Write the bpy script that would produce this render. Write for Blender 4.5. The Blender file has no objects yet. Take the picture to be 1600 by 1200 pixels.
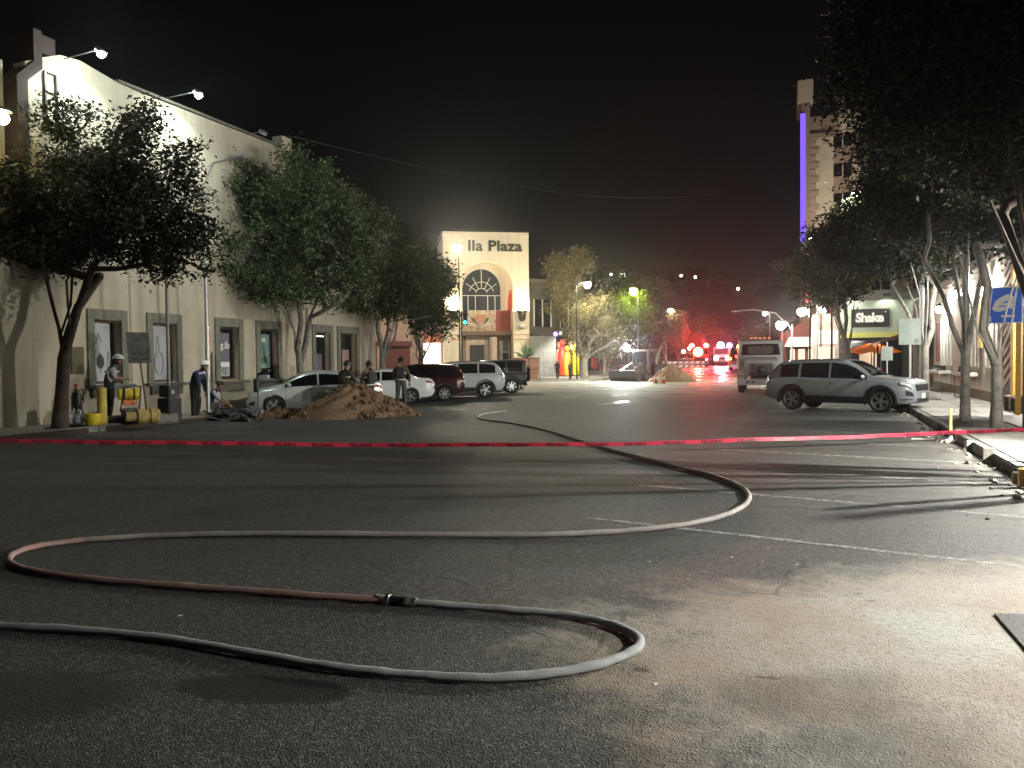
import bpy, bmesh, math, random
import numpy as np
from mathutils import Vector, Matrix
R = math.radians
sc = bpy.context.scene
C = sc.collection

# ------------------------------------------------------------------ camera
CAM_H, FPX = 1.62, 1203.0
YAW, PITCH, ROLL = R(22.16), R(-1.52), R(0.6)
cam_d = bpy.data.cameras.new('camera'); cam = bpy.data.objects.new('camera', cam_d); C.objects.link(cam)
cam_d.sensor_width = 36.0; cam_d.lens = 36.0 * FPX / 1600.0; cam_d.clip_start = 0.05; cam_d.clip_end = 3000
f_ = Vector((-math.sin(YAW)*math.cos(PITCH), math.cos(YAW)*math.cos(PITCH), math.sin(PITCH)))
r0_ = Vector((math.cos(YAW), math.sin(YAW), 0)); u0_ = r0_.cross(f_)
r_ = r0_*math.cos(ROLL) - u0_*math.sin(ROLL); u_ = u0_*math.cos(ROLL) + r0_*math.sin(ROLL)
cam.matrix_world = Matrix(((r_.x, u_.x, -f_.x, 0), (r_.y, u_.y, -f_.y, 0), (r_.z, u_.z, -f_.z, CAM_H), (0, 0, 0, 1)))
sc.camera = cam
def ray(px, py): return f_ + r_*((px-800)/FPX) - u_*((py-600)/FPX)
def at(px, py, D): return Vector((0, 0, CAM_H)) + ray(px, py)*D          # point D metres ahead
def gr(px, py, z=0.0):                                                    # point on level z
    d = ray(px, py); return Vector((0, 0, CAM_H)) + d*((z-CAM_H)/d.z)

# ------------------------------------------------------------------ world: night sky over a lit town
W = bpy.data.worlds.new('World'); sc.world = W; W.use_nodes = True
nt = W.node_tree; nt.nodes.clear()
out = nt.nodes.new('ShaderNodeOutputWorld')
sky = nt.nodes.new('ShaderNodeTexSky'); sky.sky_type = 'NISHITA'; sky.sun_disc = False
sky.sun_elevation = R(-8); sky.sun_rotation = R(200)
bg1 = nt.nodes.new('ShaderNodeBackground'); bg1.inputs['Strength'].default_value = 0.006
nt.links.new(sky.outputs[0], bg1.inputs['Color'])
tc = nt.nodes.new('ShaderNodeTexCoord'); sep = nt.nodes.new('ShaderNodeSeparateXYZ')
nt.links.new(tc.outputs['Generated'], sep.inputs[0])
ramp = nt.nodes.new('ShaderNodeValToRGB'); nt.links.new(sep.outputs['Z'], ramp.inputs[0])
ramp.color_ramp.elements[0].position = 0.0; ramp.color_ramp.elements[0].color = (0.0085, 0.0080, 0.0083, 1)
ramp.color_ramp.elements[1].position = 0.45; ramp.color_ramp.elements[1].color = (0.0026, 0.0031, 0.0032, 1)
e = ramp.color_ramp.elements.new(0.15); e.color = (0.0075, 0.0075, 0.0077, 1)
bg2 = nt.nodes.new('ShaderNodeBackground'); bg2.inputs['Strength'].default_value = 0.45
nt.links.new(ramp.outputs[0], bg2.inputs['Color'])
ad = nt.nodes.new('ShaderNodeAddShader'); nt.links.new(bg1.outputs[0], ad.inputs[0]); nt.links.new(bg2.outputs[0], ad.inputs[1])
nt.links.new(ad.outputs[0], out.inputs['Surface'])
sc.view_settings.view_transform = 'Standard'; sc.view_settings.look = 'None'
sc.view_settings.exposure = 0.0; sc.view_settings.gamma = 1.0; sc.view_settings.use_curve_mapping = False
cy = sc.cycles
cy.use_denoising = True
try: cy.denoiser = 'OPENIMAGEDENOISE'
except Exception: pass
cy.sample_clamp_indirect = 3.0; cy.max_bounces = 5; cy.diffuse_bounces = 2; cy.glossy_bounces = 3
cy.transmission_bounces = 3; cy.transparent_max_bounces = 12; cy.use_light_tree = True; cy.caustics_reflective = False; cy.caustics_refractive = False
cy.volume_bounces = 0; cy.use_adaptive_sampling = True; cy.adaptive_threshold = .02
sc.render.engine = 'CYCLES'

# ------------------------------------------------------------------ materials
MATS = {}
def mat(key, col=(.5, .5, .5), rough=.6, metal=0.0, noise=None, bump=None, emit=None, coat=0.0, spec=.5, trans=0.0, alpha=1.0, streak=None):
    """noise=(scale, amount, [second colour]); bump=(scale, strength)"""
    if key in MATS: return MATS[key]
    m = bpy.data.materials.new(key); MATS[key] = m; m.use_nodes = True
    n = m.node_tree; b = n.nodes['Principled BSDF']; L = n.links
    b.inputs['Base Color'].default_value = (*col, 1); b.inputs['Roughness'].default_value = rough
    b.inputs['Metallic'].default_value = metal; b.inputs['Coat Weight'].default_value = coat
    b.inputs['Specular IOR Level'].default_value = spec; b.inputs['Transmission Weight'].default_value = trans; b.inputs['Alpha'].default_value = alpha
    if emit:
        b.inputs['Emission Color'].default_value = (*emit[0], 1); b.inputs['Emission Strength'].default_value = emit[1]
    t = n.nodes.new('ShaderNodeTexCoord')
    if noise:
        N = n.nodes.new('ShaderNodeTexNoise'); N.inputs['Scale'].default_value = noise[0]; N.inputs['Detail'].default_value = 6; N.inputs['Roughness'].default_value = .65
        L.new(t.outputs['Object'], N.inputs['Vector'])
        mx = n.nodes.new('ShaderNodeMix'); mx.data_type = 'RGBA'
        c2 = noise[2] if len(noise) > 2 else tuple(c*(1-noise[1]) for c in col)
        mr = n.nodes.new('ShaderNodeMapRange'); mr.inputs[1].default_value = .38; mr.inputs[2].default_value = .66
        mr.inputs[3].default_value = 0; mr.inputs[4].default_value = noise[1] if len(noise) > 2 else 1
        L.new(N.outputs['Fac'], mr.inputs[0]); L.new(mr.outputs[0], mx.inputs[0])
        mx.inputs[6].default_value = (*col, 1); mx.inputs[7].default_value = (*c2, 1)
        L.new(mx.outputs[2], b.inputs['Base Color'])
    if streak:
        mp = n.nodes.new('ShaderNodeMapping'); mp.inputs['Scale'].default_value = (2.2, 2.2, .16); L.new(t.outputs['Object'], mp.inputs['Vector'])
        N3 = n.nodes.new('ShaderNodeTexNoise'); N3.inputs['Scale'].default_value = 1.0; N3.inputs['Detail'].default_value = 9; N3.inputs['Roughness'].default_value = .7; L.new(mp.outputs[0], N3.inputs['Vector'])
        m3 = n.nodes.new('ShaderNodeMapRange'); m3.inputs[1].default_value = .48; m3.inputs[2].default_value = .72; m3.inputs[4].default_value = streak; L.new(N3.outputs['Fac'], m3.inputs[0])
        x3 = n.nodes.new('ShaderNodeMix'); x3.data_type = 'RGBA'; L.new(m3.outputs[0], x3.inputs[0]); L.new(mx.outputs[2], x3.inputs[6]); x3.inputs[7].default_value = (col[0]*.42, col[1]*.38, col[2]*.34, 1); L.new(x3.outputs[2], b.inputs['Base Color'])
    if bump:
        N2 = n.nodes.new('ShaderNodeTexNoise'); N2.inputs['Scale'].default_value = bump[0]; N2.inputs['Detail'].default_value = 5
        L.new(t.outputs['Object'], N2.inputs['Vector'])
        bp = n.nodes.new('ShaderNodeBump'); bp.inputs['Strength'].default_value = bump[1]; bp.inputs['Distance'].default_value = .02
        L.new(N2.outputs['Fac'], bp.inputs['Height']); L.new(bp.outputs[0], b.inputs['Normal'])
    return m
def glow(key, col, s):
    return mat(key, (0, 0, 0), .5, emit=(col, s))

# ------------------------------------------------------------------ mesh builder
class MB:
    def __init__(s): s.v = []; s.f = []
    def add(s, vs, fs):
        o = len(s.v); s.v += [tuple(p) for p in vs]; s.f += [tuple(i+o for i in f) for f in fs]; return s
    def box(s, c, d, rz=0.0, M=None):
        hx, hy, hz = d[0]/2, d[1]/2, d[2]/2; cz, sz = math.cos(rz), math.sin(rz); vs = []
        for x in (-hx, hx):
            for y in (-hy, hy):
                for z in (-hz, hz):
                    p = Vector((x, y, z))
                    if M is not None: p = M @ p
                    vs.append((c[0]+p.x*cz-p.y*sz, c[1]+p.x*sz+p.y*cz, c[2]+p.z))
        return s.add(vs, [(0, 1, 3, 2), (4, 6, 7, 5), (0, 4, 5, 1), (2, 3, 7, 6), (0, 2, 6, 4), (1, 5, 7, 3)])
    def b2(s, a, b):      # box from two corners
        return s.box([(a[i]+b[i])/2 for i in range(3)], [abs(b[i]-a[i]) for i in range(3)])
    def bar(s, p, q, w, h=None):
        p, q = Vector(p), Vector(q); d = q-p; h = h or w
        M = d.to_track_quat('X', 'Z').to_matrix()
        return s.box((p+q)/2, (d.length, w, h), 0, M)
    def tube(s, pts, rad, n=8, caps=True):
        pts = [Vector(p) for p in pts]
        if not hasattr(rad, '__len__'): rad = [rad]*len(pts)
        vs, fs = [], []; up = None
        for i, p in enumerate(pts):
            t = (pts[min(i+1, len(pts)-1)]-pts[max(i-1, 0)])
            t = t.normalized() if t.length > 1e-9 else Vector((0, 0, 1))
            if up is None:
                a = Vector((0, 0, 1)) if abs(t.z) < .9 else Vector((1, 0, 0)); up = (a-t*a.dot(t)).normalized()
            else:
                up = up-t*up.dot(t); up = up.normalized() if up.length > 1e-6 else t.orthogonal().normalized()
            w = t.cross(up)
            for k in range(n):
                a = 2*math.pi*k/n; vs.append(p+(up*math.cos(a)+w*math.sin(a))*rad[i])
        for i in range(len(pts)-1):
            for k in range(n):
                k2 = (k+1) % n; fs.append((i*n+k, i*n+k2, (i+1)*n+k2, (i+1)*n+k))
        if caps:
            fs.append(tuple(range(n-1, -1, -1))); fs.append(tuple((len(pts)-1)*n+k for k in range(n)))
        return s.add(vs, fs)
    def cyl(s, p, q, r, r2=None, n=16): return s.tube([p, q], [r, r if r2 is None else r2], n)
    def lathe(s, prof, n=20, c=(0, 0, 0), axis='z'):
        vs, fs = [], []; m = len(prof)
        for k in range(n):
            a = 2*math.pi*k/n
            for (r, z) in prof:
                if axis == 'z': vs.append((c[0]+r*math.cos(a), c[1]+r*math.sin(a), c[2]+z))
                else: vs.append((c[0]+r*math.cos(a), c[1]+z, c[2]+r*math.sin(a)))
        for k in range(n):
            k2 = (k+1) % n
            for i in range(m-1):
                q = (k*m+i, k2*m+i, k2*m+i+1, k*m+i+1)
                fs.append(q if axis == 'z' else q[::-1])
        return s.add(vs, fs)
    def ball(s, c, r, nu=12, nv=8, sc_=(1, 1, 1)):
        prof = [(max(1e-4, math.sin(math.pi*i/nv))*r, -math.cos(math.pi*i/nv)*r) for i in range(nv+1)]
        o = len(s.v); s.lathe(prof, nu)
        for i in range(o, len(s.v)):
            x, y, z = s.v[i]; s.v[i] = (c[0]+x*sc_[0], c[1]+y*sc_[1], c[2]+z*sc_[2])
        return s
    def grid(s, fn, nu, nv):
        vs = [fn(i/nu, j/nv) for i in range(nu+1) for j in range(nv+1)]
        fs = [(i*(nv+1)+j, (i+1)*(nv+1)+j, (i+1)*(nv+1)+j+1, i*(nv+1)+j+1) for i in range(nu) for j in range(nv)]
        return s.add(vs, fs)
    def prism(s, poly, fn, d0, d1):      # poly of 2D points; fn(u,v,d)->3D
        n = len(poly)
        vs = [fn(u, v, d0) for u, v in poly]+[fn(u, v, d1) for u, v in poly]
        fs = [tuple(range(n-1, -1, -1)), tuple(range(n, 2*n))]+[(i, (i+1) % n, n+(i+1) % n, n+i) for i in range(n)]
        return s.add(vs, fs)
    def mesh(s, name, bevel=0, sharp=35, weld=False):
        me = bpy.data.meshes.new(name); me.from_pydata(s.v, [], s.f)
        bm = bmesh.new(); bm.from_mesh(me)
        if weld: bmesh.ops.remove_doubles(bm, verts=bm.verts, dist=1e-4)
        bmesh.ops.recalc_face_normals(bm, faces=bm.faces)
        if bevel:
            ed = [e for e in bm.edges if len(e.link_faces) == 2 and e.calc_face_angle(0) > R(30)]
            bmesh.ops.bevel(bm, geom=ed, offset=bevel, segments=2, affect='EDGES', clamp_overlap=True)
        bm.to_mesh(me); bm.free()
        me.shade_smooth(); me.set_sharp_from_angle(angle=R(sharp))
        return me
    def build(s, name, material, parent=None, bevel=0, sharp=35, weld=False, loc=None):
        return link(name, s.mesh(name, bevel, sharp, weld), material, parent, loc)
def link(name, me, material=None, parent=None, loc=None):
    o = bpy.data.objects.new(name, me); C.objects.link(o)
    if material is not None and len(me.materials) == 0: me.materials.append(material)
    if parent is not None: o.parent = parent
    if loc is not None: o.location = loc
    return o
def tag(o, label, cat, group=None):
    o['label'] = label; o['category'] = cat
    if group: o['group'] = group
    return o
def thing(name, label, cat, loc=(0, 0, 0), rz=0.0, group=None):
    o = bpy.data.objects.new(name, None); C.objects.link(o); o.empty_display_size = .2
    o.location = loc; o.rotation_euler = (0, 0, rz)
    return tag(o, label, cat, group)
def struct(name, mb, m, parent=None, **k):
    o = mb.build(name, m, parent, **k)
    if parent is None: o['kind'] = 'structure'
    return o
def light(name, kind, parent, loc, power, col=(1, 1, 1), size=.1, aim=None, cone=None, blend=.5):
    d = bpy.data.lights.new(name, kind); d.energy = power; d.color = col
    if kind in ('POINT', 'SPOT'): d.shadow_soft_size = size
    if kind == 'SPOT': d.spot_size = R(cone); d.spot_blend = blend
    o = bpy.data.objects.new(name, d); C.objects.link(o); o.parent = parent; o.location = loc
    if aim is not None: o.rotation_euler = Vector(aim).to_track_quat('-Z', 'Y').to_euler()
    return o
def text_mesh(txt, size, depth=.01, bold=0.0, space=1.0):
    cu = bpy.data.curves.new('text', 'FONT'); cu.body = txt; cu.size = size; cu.extrude = depth; cu.offset = bold
    cu.align_x = 'CENTER'; cu.align_y = 'CENTER'; cu.space_character = space; cu.resolution_u = 3
    o = bpy.data.objects.new('text', cu); C.objects.link(o)
    me = bpy.data.meshes.new_from_object(o.evaluated_get(bpy.context.evaluated_depsgraph_get()))
    bpy.data.objects.remove(o); bpy.data.curves.remove(cu); return me
def interp(pts, x):
    """smooth monotone interpolation through (x, y) points"""
    xs = [p[0] for p in pts]; ys = [p[1] for p in pts]
    if x <= xs[0]: return ys[0]
    if x >= xs[-1]: return ys[-1]
    n = len(xs); h = [xs[i+1]-xs[i] for i in range(n-1)]; dl = [(ys[i+1]-ys[i])/h[i] for i in range(n-1)]
    m = [dl[0]]+[0 if dl[i-1]*dl[i] <= 0 else 2*dl[i-1]*dl[i]/(dl[i-1]+dl[i]) for i in range(1, n-1)]+[dl[-1]]
    i = max(k for k in range(n-1) if xs[k] <= x); t = (x-xs[i])/h[i]
    return (2*t**3-3*t*t+1)*ys[i]+(t**3-2*t*t+t)*h[i]*m[i]+(-2*t**3+3*t*t)*ys[i+1]+(t**3-t*t)*h[i]*m[i+1]
rng = random.Random(7)
# ------------------------------------------------------------------ ground: one sheet of asphalt, rising beyond the crossing
FAR_O = Vector((-7.0, 58.0)); FA = R(8)
def far(u, v, z=0.0):      # street beyond the crossing: u to the right, v ahead, bent 8 degrees left
    x = FAR_O.x+u*math.cos(FA)-v*math.sin(FA); y = FAR_O.y+u*math.sin(FA)+v*math.cos(FA)
    return Vector((x, y, gz(x, y)+z))
def gz(x, y): return max(0.0, (y-66.0))*0.026 if y < 170 else 104*0.026
def asphalt():
    m = bpy.data.materials.new('asphalt'); m.use_nodes = True; n = m.node_tree; L = n.links; b = n.nodes['Principled BSDF']
    t = n.nodes.new('ShaderNodeTexCoord'); V = t.outputs['Object']
    def noise(scale, det=6, rough=.6, vec=V, dist=0):
        N = n.nodes.new('ShaderNodeTexNoise'); N.inputs['Scale'].default_value = scale; N.inputs['Detail'].default_value = det
        N.inputs['Roughness'].default_value = rough; N.inputs['Distortion'].default_value = dist; L.new(vec, N.inputs['Vector']); return N.outputs['Fac']
    def rg(x, a, b_, c=0, d=1, smooth=True):
        r = n.nodes.new('ShaderNodeMapRange'); r.interpolation_type = 'SMOOTHSTEP' if smooth else 'LINEAR'
        for i, v in enumerate((a, b_, c, d)): r.inputs[i+1].default_value = v
        L.new(x, r.inputs[0]); return r.outputs[0]
    def mix(fac, a, b_):
        x = n.nodes.new('ShaderNodeMix'); x.data_type = 'RGBA'
        if hasattr(fac, 'node'): L.new(fac, x.inputs[0])
        else: x.inputs[0].default_value = fac
        for i, c in ((6, a), (7, b_)):
            if hasattr(c, 'node'): L.new(c, x.inputs[i])
            else: x.inputs[i].default_value = (*c, 1)
        return x.outputs[2]
    def mth(op, a, b_=None):
        x = n.nodes.new('ShaderNodeMath'); x.operation = op
        for i, c in enumerate((a, b_)):
            if c is None: continue
            if hasattr(c, 'node'): L.new(c, x.inputs[i])
            else: x.inputs[i].default_value = c
        return x.outputs[0]
    def mapping(sx, sy, rot=0, lx=0, ly=0):
        x = n.nodes.new('ShaderNodeMapping'); x.inputs['Scale'].default_value = (sx, sy, 1); x.inputs['Rotation'].default_value = (0, 0, rot)
        x.inputs['Location'].default_value = (lx, ly, 0); L.new(V, x.inputs['Vector']); return x.outputs[0]
    def ell(cx, cy, rx, ry, rot=0.0, soft=.35, wob=.5, wsc=1.2):    # 1 inside a ragged ellipse
        x = n.nodes.new('ShaderNodeVectorMath'); x.operation = 'SUBTRACT'; L.new(V, x.inputs[0]); x.inputs[1].default_value = (cx, cy, 0)
        mp = n.nodes.new('ShaderNodeMapping'); mp.vector_type = 'TEXTURE'; mp.inputs['Rotation'].default_value = (0, 0, rot); mp.inputs['Scale'].default_value = (rx, ry, 1)
        L.new(x.outputs[0], mp.inputs['Vector'])
        ln = n.nodes.new('ShaderNodeVectorMath'); ln.operation = 'LENGTH'; L.new(mp.outputs[0], ln.inputs[0])
        w = mth('MULTIPLY', mth('SUBTRACT', noise(wsc, 7, .7), .5), wob*2)
        return rg(mth('ADD', ln.outputs['Value'], w), 1+soft, 1-soft)
    sepn = n.nodes.new('ShaderNodeSeparateXYZ'); L.new(V, sepn.inputs[0]); X, Y = sepn.outputs[0], sepn.outputs[1]
    vor = n.nodes.new('ShaderNodeTexVoronoi'); vor.inputs['Scale'].default_value = 68; L.new(V, vor.inputs['Vector'])
    agg = n.nodes.new('ShaderNodeSeparateXYZ'); L.new(vor.outputs['Color'], agg.inputs[0])
    base = mix(rg(noise(.35, 5), .35, .68), (.028, .029, .028), (.046, .047, .045))
    base = mix(rg(noise(2.6, 7, .7), .45, .75, 0, .55), base, (.020, .020, .020))
    base = mix(rg(noise(34, 4, .7), .47, .66, 0, .6), base, (.020, .020, .020))
    base = mix(rg(noise(21, 3, .6), .54, .70, 0, .6), base, (.062, .061, .056))
    base = mix(rg(agg.outputs[0], .60, 1.0, 0, .9), base, (.12, .12, .112))        # pale stones in the binder
    base = mix(rg(noise(160, 2), .55, .72, 0, .45), base, (.012, .012, .012))
    # long traffic streaks along the street and dusty drag marks across it
    st = noise(1.0, 5, .6, mapping(1.3, .05)); base = mix(rg(st, .55, .75, 0, .35), base, (.055, .053, .048))
    st2 = noise(1.0, 6, .7, mapping(.16, 2.6, R(8))); base = mix(mth('MULTIPLY', rg(st2, .5, .72, 0, .55), rg(X, -7, -1)), base, (.07, .067, .06))
    # dried mud, tan, washed over the near right of the street
    dust = ell(2.45, 5.1, 3.7, 2.1, R(16), .20, .60, 1.1)
    dn = rg(noise(1.6, 8, .75, mapping(.6, 1.6, R(10))), .22, .45, .62, 1)
    dcol = mix(rg(noise(.55, 4), .40, .62), (.275, .235, .185), (.36, .35, .31))
    dgr = rg(noise(26, 5, .7), .36, .52, .62, 1)
    base = mix(mth('MULTIPLY', mth('MULTIPLY', dust, dn), dgr), base, dcol)
    d2 = ell(2.2, 12.5, 3.2, 5.5, 0, .5, .6, .9); base = mix(mth('MULTIPLY', d2, rg(noise(2.1, 7, .7, mapping(.35, 1.8)), .35, .7, 0, .75)), base, (.105, .095, .083))
    gut = rg(X, 1.5, 2.3); base = mix(mth('MULTIPLY', gut, rg(noise(5, 6, .7), .4, .65, .1, .8)), base, (.20, .19, .165))
    # tar seams, hairline cracks and tyre sweeps
    vc = n.nodes.new('ShaderNodeTexVoronoi'); vc.feature = 'DISTANCE_TO_EDGE'; vc.inputs['Scale'].default_value = .30; vw = n.nodes.new('ShaderNodeVectorMath'); vw.operation = 'ADD'; L.new(V, vw.inputs[0])
    nv = n.nodes.new('ShaderNodeTexNoise'); nv.inputs['Scale'].default_value = 1.3; nv.inputs['Detail'].default_value = 6; L.new(V, nv.inputs['Vector']); vs_ = n.nodes.new('ShaderNodeVectorMath'); vs_.operation = 'SCALE'; vs_.inputs[3].default_value = .55; L.new(nv.outputs['Color'], vs_.inputs[0]); L.new(vs_.outputs[0], vw.inputs[1]); L.new(vw.outputs[0], vc.inputs['Vector'])
    crk = mth('MULTIPLY', rg(vc.outputs['Distance'], .0075, .002), rg(noise(.6, 3), .50, .58)); base = mix(mth('MULTIPLY', crk, .6), base, (.006, .006, .006))
    wv = n.nodes.new('ShaderNodeTexWave'); wv.inputs['Scale'].default_value = .10; wv.inputs['Distortion'].default_value = 3.2; wv.inputs['Detail'].default_value = 2; wv.inputs['Detail Scale'].default_value = .35; L.new(mapping(1, .45, R(70)), wv.inputs['Vector'])
    ty = mth('MULTIPLY', rg(wv.outputs['Fac'], .86, .97), rg(noise(.45, 4), .46, .60, 0, .55)); base = mix(ty, base, (.010, .010, .010))
    pt_ = ell(-6.5, 12.0, 3.2, 1.5, R(10), .05, .22, .7); base = mix(mth('MULTIPLY', pt_, .55), base, (.012, .012, .012))
    # dark wet stains
    wet1 = ell(-2.62, 3.06, .46, .16, R(13), .06, .28, 4.0); wet2 = ell(-3.75, 2.55, .62, .30, R(16), .2, .5, 2.6)
    wet = mth('MAXIMUM', wet1, wet2)
    drip = rg(noise(3.2, 3, .5, mapping(.8, 2.4)), .69, .73, 0, .7); wet = mth('MAXIMUM', wet, mth('MULTIPLY', drip, rg(Y, 9, 6)))
    base = mix(mth('MULTIPLY', wet, .9), base, (.008, .008, .008))
    # pale crossing dust, its tone raised to stand in for lamp light
    cr = mth('MULTIPLY', rg(Y, 30, 46), rg(Y, 80, 62)); base = mix(mth('MULTIPLY', cr, rg(noise(.5, 6, .65, mapping(.5, 1.2)), .33, .55, .15, 1)), base, (.27, .25, .20))
    L.new(base, b.inputs['Base Color'])
    # wet sheen far down the street
    fw = mth('MULTIPLY', rg(Y, 44, 70), rg(noise(.7, 4, .6, mapping(1, .45)), .40, .58))
    fw = mth('MAXIMUM', fw, mth('MULTIPLY', rg(Y, 20, 32), rg(noise(.55, 4, .6, mapping(1, .5)), .60, .70, 0, .8)))
    fw = mth('MAXIMUM', fw, mth('MULTIPLY', wet, .35))
    rn = n.nodes.new('ShaderNodeMix'); L.new(fw, rn.inputs[0]); rn.inputs[2].default_value = .70; rn.inputs[3].default_value = .20
    L.new(rn.outputs[0], b.inputs['Roughness'])
    b.inputs['Specular IOR Level'].default_value = .35
    hgt = mth('ADD', mth('MULTIPLY', noise(75, 3, .6), 1.0), mth('MULTIPLY', rg(vor.outputs['Distance'], 0, .5, 1, 0), .9))
    hgt = mth('ADD', hgt, mth('MULTIPLY', noise(9, 4), 1.3))
    bp = n.nodes.new('ShaderNodeBump'); bp.inputs['Distance'].default_value = .009
    L.new(mth('SUBTRACT', mth('SUBTRACT', .9, mth('MULTIPLY', fw, .7)), mth('MULTIPLY', dust, .45)), bp.inputs['Strength']); L.new(hgt, bp.inputs['Height']); L.new(bp.outputs[0], b.inputs['Normal'])
    return m
M_ASPH = asphalt()
xs = [-400, -120, -60, -30, -17, 0, 3, 12, 40, 120, 400]
ys = [-120, -30, 0, 20, 45, 60, 66, 70, 80, 95, 115, 140, 170, 260, 600]
g = MB(); g.v = [(x, y, gz(x, y)) for y in ys for x in xs]; nx = len(xs)
g.f = [(j*nx+i, j*nx+i+1, (j+1)*nx+i+1, (j+1)*nx+i) for j in range(len(ys)-1) for i in range(nx-1)]
struct('road', g, M_ASPH)

# worn white bay lines, set at the angle of the parked cars
def worn_paint():
    m = mat('worn_paint', (.36, .36, .34), .7); n = m.node_tree; L = n.links; b = n.nodes['Principled BSDF']
    t = n.nodes.new('ShaderNodeTexCoord'); N = n.nodes.new('ShaderNodeTexNoise'); N.inputs['Scale'].default_value = 9; N.inputs['Detail'].default_value = 9; N.inputs['Roughness'].default_value = .8
    L.new(t.outputs['Object'], N.inputs['Vector'])
    r = n.nodes.new('ShaderNodeMapRange'); r.inputs[1].default_value = .30; r.inputs[2].default_value = .70; L.new(N.outputs['Fac'], r.inputs[0])
    L.new(r.outputs[0], b.inputs['Alpha']); return m
M_LINE = worn_paint()
def strip(p, q, w, z=.004):
    p, q = Vector((*p, 0)), Vector((*q, 0)); d = (q-p).normalized(); s = Vector((-d.y, d.x, 0))*w/2; mb = MB()
    n = 6
    for i in range(n):
        a, b_ = p+(q-p)*i/n, p+(q-p)*(i+1)/n
        mb.add([(*(a-s).xy, z), (*(b_-s).xy, z), (*(b_+s).xy, z), (*(a+s).xy, z)], [(0, 1, 2, 3)])
    return mb
for k in range(12):
    y0 = 7.30+2.3*k
    o = strip((-2.3, y0+.40), (2.1, y0-.45), .085).build('road_marking', M_LINE); o['kind'] = 'structure'
for k in range(9):
    y0 = 14.5+2.7*k
    o = strip((-12.2, y0+.9), (-16.9, y0-.9), .10).build('road_marking', M_LINE); o['kind'] = 'structure'
o = strip((-22, 46.6), (-2, 45.4), .35).build('road_marking', M_LINE); o['kind'] = 'structure'
o = strip((-22, 49.6), (-2, 48.4), .35).build('road_marking', M_LINE); o['kind'] = 'structure'
# iron plate let into the road on the right
pa = gr(1553, 961); pu = (gr(1640, 964)-pa).normalized(); pv0 = (gr(1606, 1022)-pa).normalized(); pl = MB(); pl.prism([(0, 0), (1.1, 0), (1.1, .9), (0, .9)], lambda u, v, d: tuple(pu*u+pv0*v+Vector((0, 0, d))), .002, .014); M_PLATE = mat('plate_iron', (.05, .05, .048), .55, .6, noise=(6, .5), bump=(60, .3))
o = pl.build('road_plate', M_PLATE, bevel=.003); o.location = (pa.x, pa.y, 0)
tag(o, 'dark iron cover plate lying in the road at the right edge', 'plate')

# ------------------------------------------------------------------ pavements with kerbs and slabs
M_CONC = mat('paving_concrete', (.30, .285, .26), .85, noise=(3.5, .35), bump=(40, .35))
M_CONC2 = mat('paving_concrete_worn', (.25, .235, .215), .88, noise=(2.2, .4), bump=(40, .35))
M_KERB = mat('kerb_concrete', (.19, .185, .17), .85, noise=(6, .5), bump=(25, .5))
M_SOIL = mat('soil', (.05, .036, .024), .95, noise=(12, .5), bump=(30, 1.0))
KX, KL, WR, WL = 2.4, -17.15, 5.2, -19.0
TREES_R = [(3.32, 31.3), (3.12, 21.3), (3.40, 19.2), (3.35, 12.2)]
def pavement(name, x0, x1, y0, y1, kerb_x, wells, kname):
    base = struct(name, MB().b2((x0, y0, -.2), (x1, y1, .118)), M_SOIL)
    ny = int((y1-y0)/1.22); dy = (y1-y0)/ny; nxs = 2; lo, hi = (x0+.17, x1-.004) if kerb_x == x0 else (x0+.004, x1-.17)
    dx = (hi-lo)/nxs; r = random.Random(3)
    meshes = [MB().box((0, 0, 0), (dx-.012, dy-.012, .05)).mesh('slab', bevel=.006) for _ in range(2)]
    meshes[0].materials.append(M_CONC); meshes[1].materials.append(M_CONC2)
    for j in range(ny):
        for i in range(nxs):
            cx, cy_ = lo+(i+.5)*dx, y0+(j+.5)*dy
            if any(abs(cx-wx) < dx*.5 and abs(cy_-wy) < dy*.52 for wx, wy in wells): continue
            o = link('slab', meshes[r.random() > .62], None, base); o.location = (cx, cy_, .125+r.uniform(-.003, .003)); o.rotation_euler = (r.uniform(-.003, .003), r.uniform(-.003, .003), 0)
    nk = int((y1-y0)/1.83); dk = (y1-y0)/nk
    km = MB().box((0, 0, 0), (.165, dk-.01, .36)).mesh('kerb_stone', bevel=.018); km.materials.append(M_KERB)
    for j in range(nk):
        o = link('kerb_stone', km, None, base); kx = x0+.083 if kerb_x == x0 else x1-.083
        o.location = (kx+r.uniform(-.008, .008), y0+(j+.5)*dk, -.03+r.uniform(-.006, .004)); o.rotation_euler = (0, 0, r.uniform(-.006, .006))
    return base
pavement('pavement_right', KX, WR+.0, -2.0, 46.0, KX, TREES_R, 'k')
pavement('pavement_left', WL, KL, 3.0, 44.0, KL, [(-17.95, 13.7), (-17.9, 23.3), (-17.9, 29.0), (-17.9, 32.4)], 'k')
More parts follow.
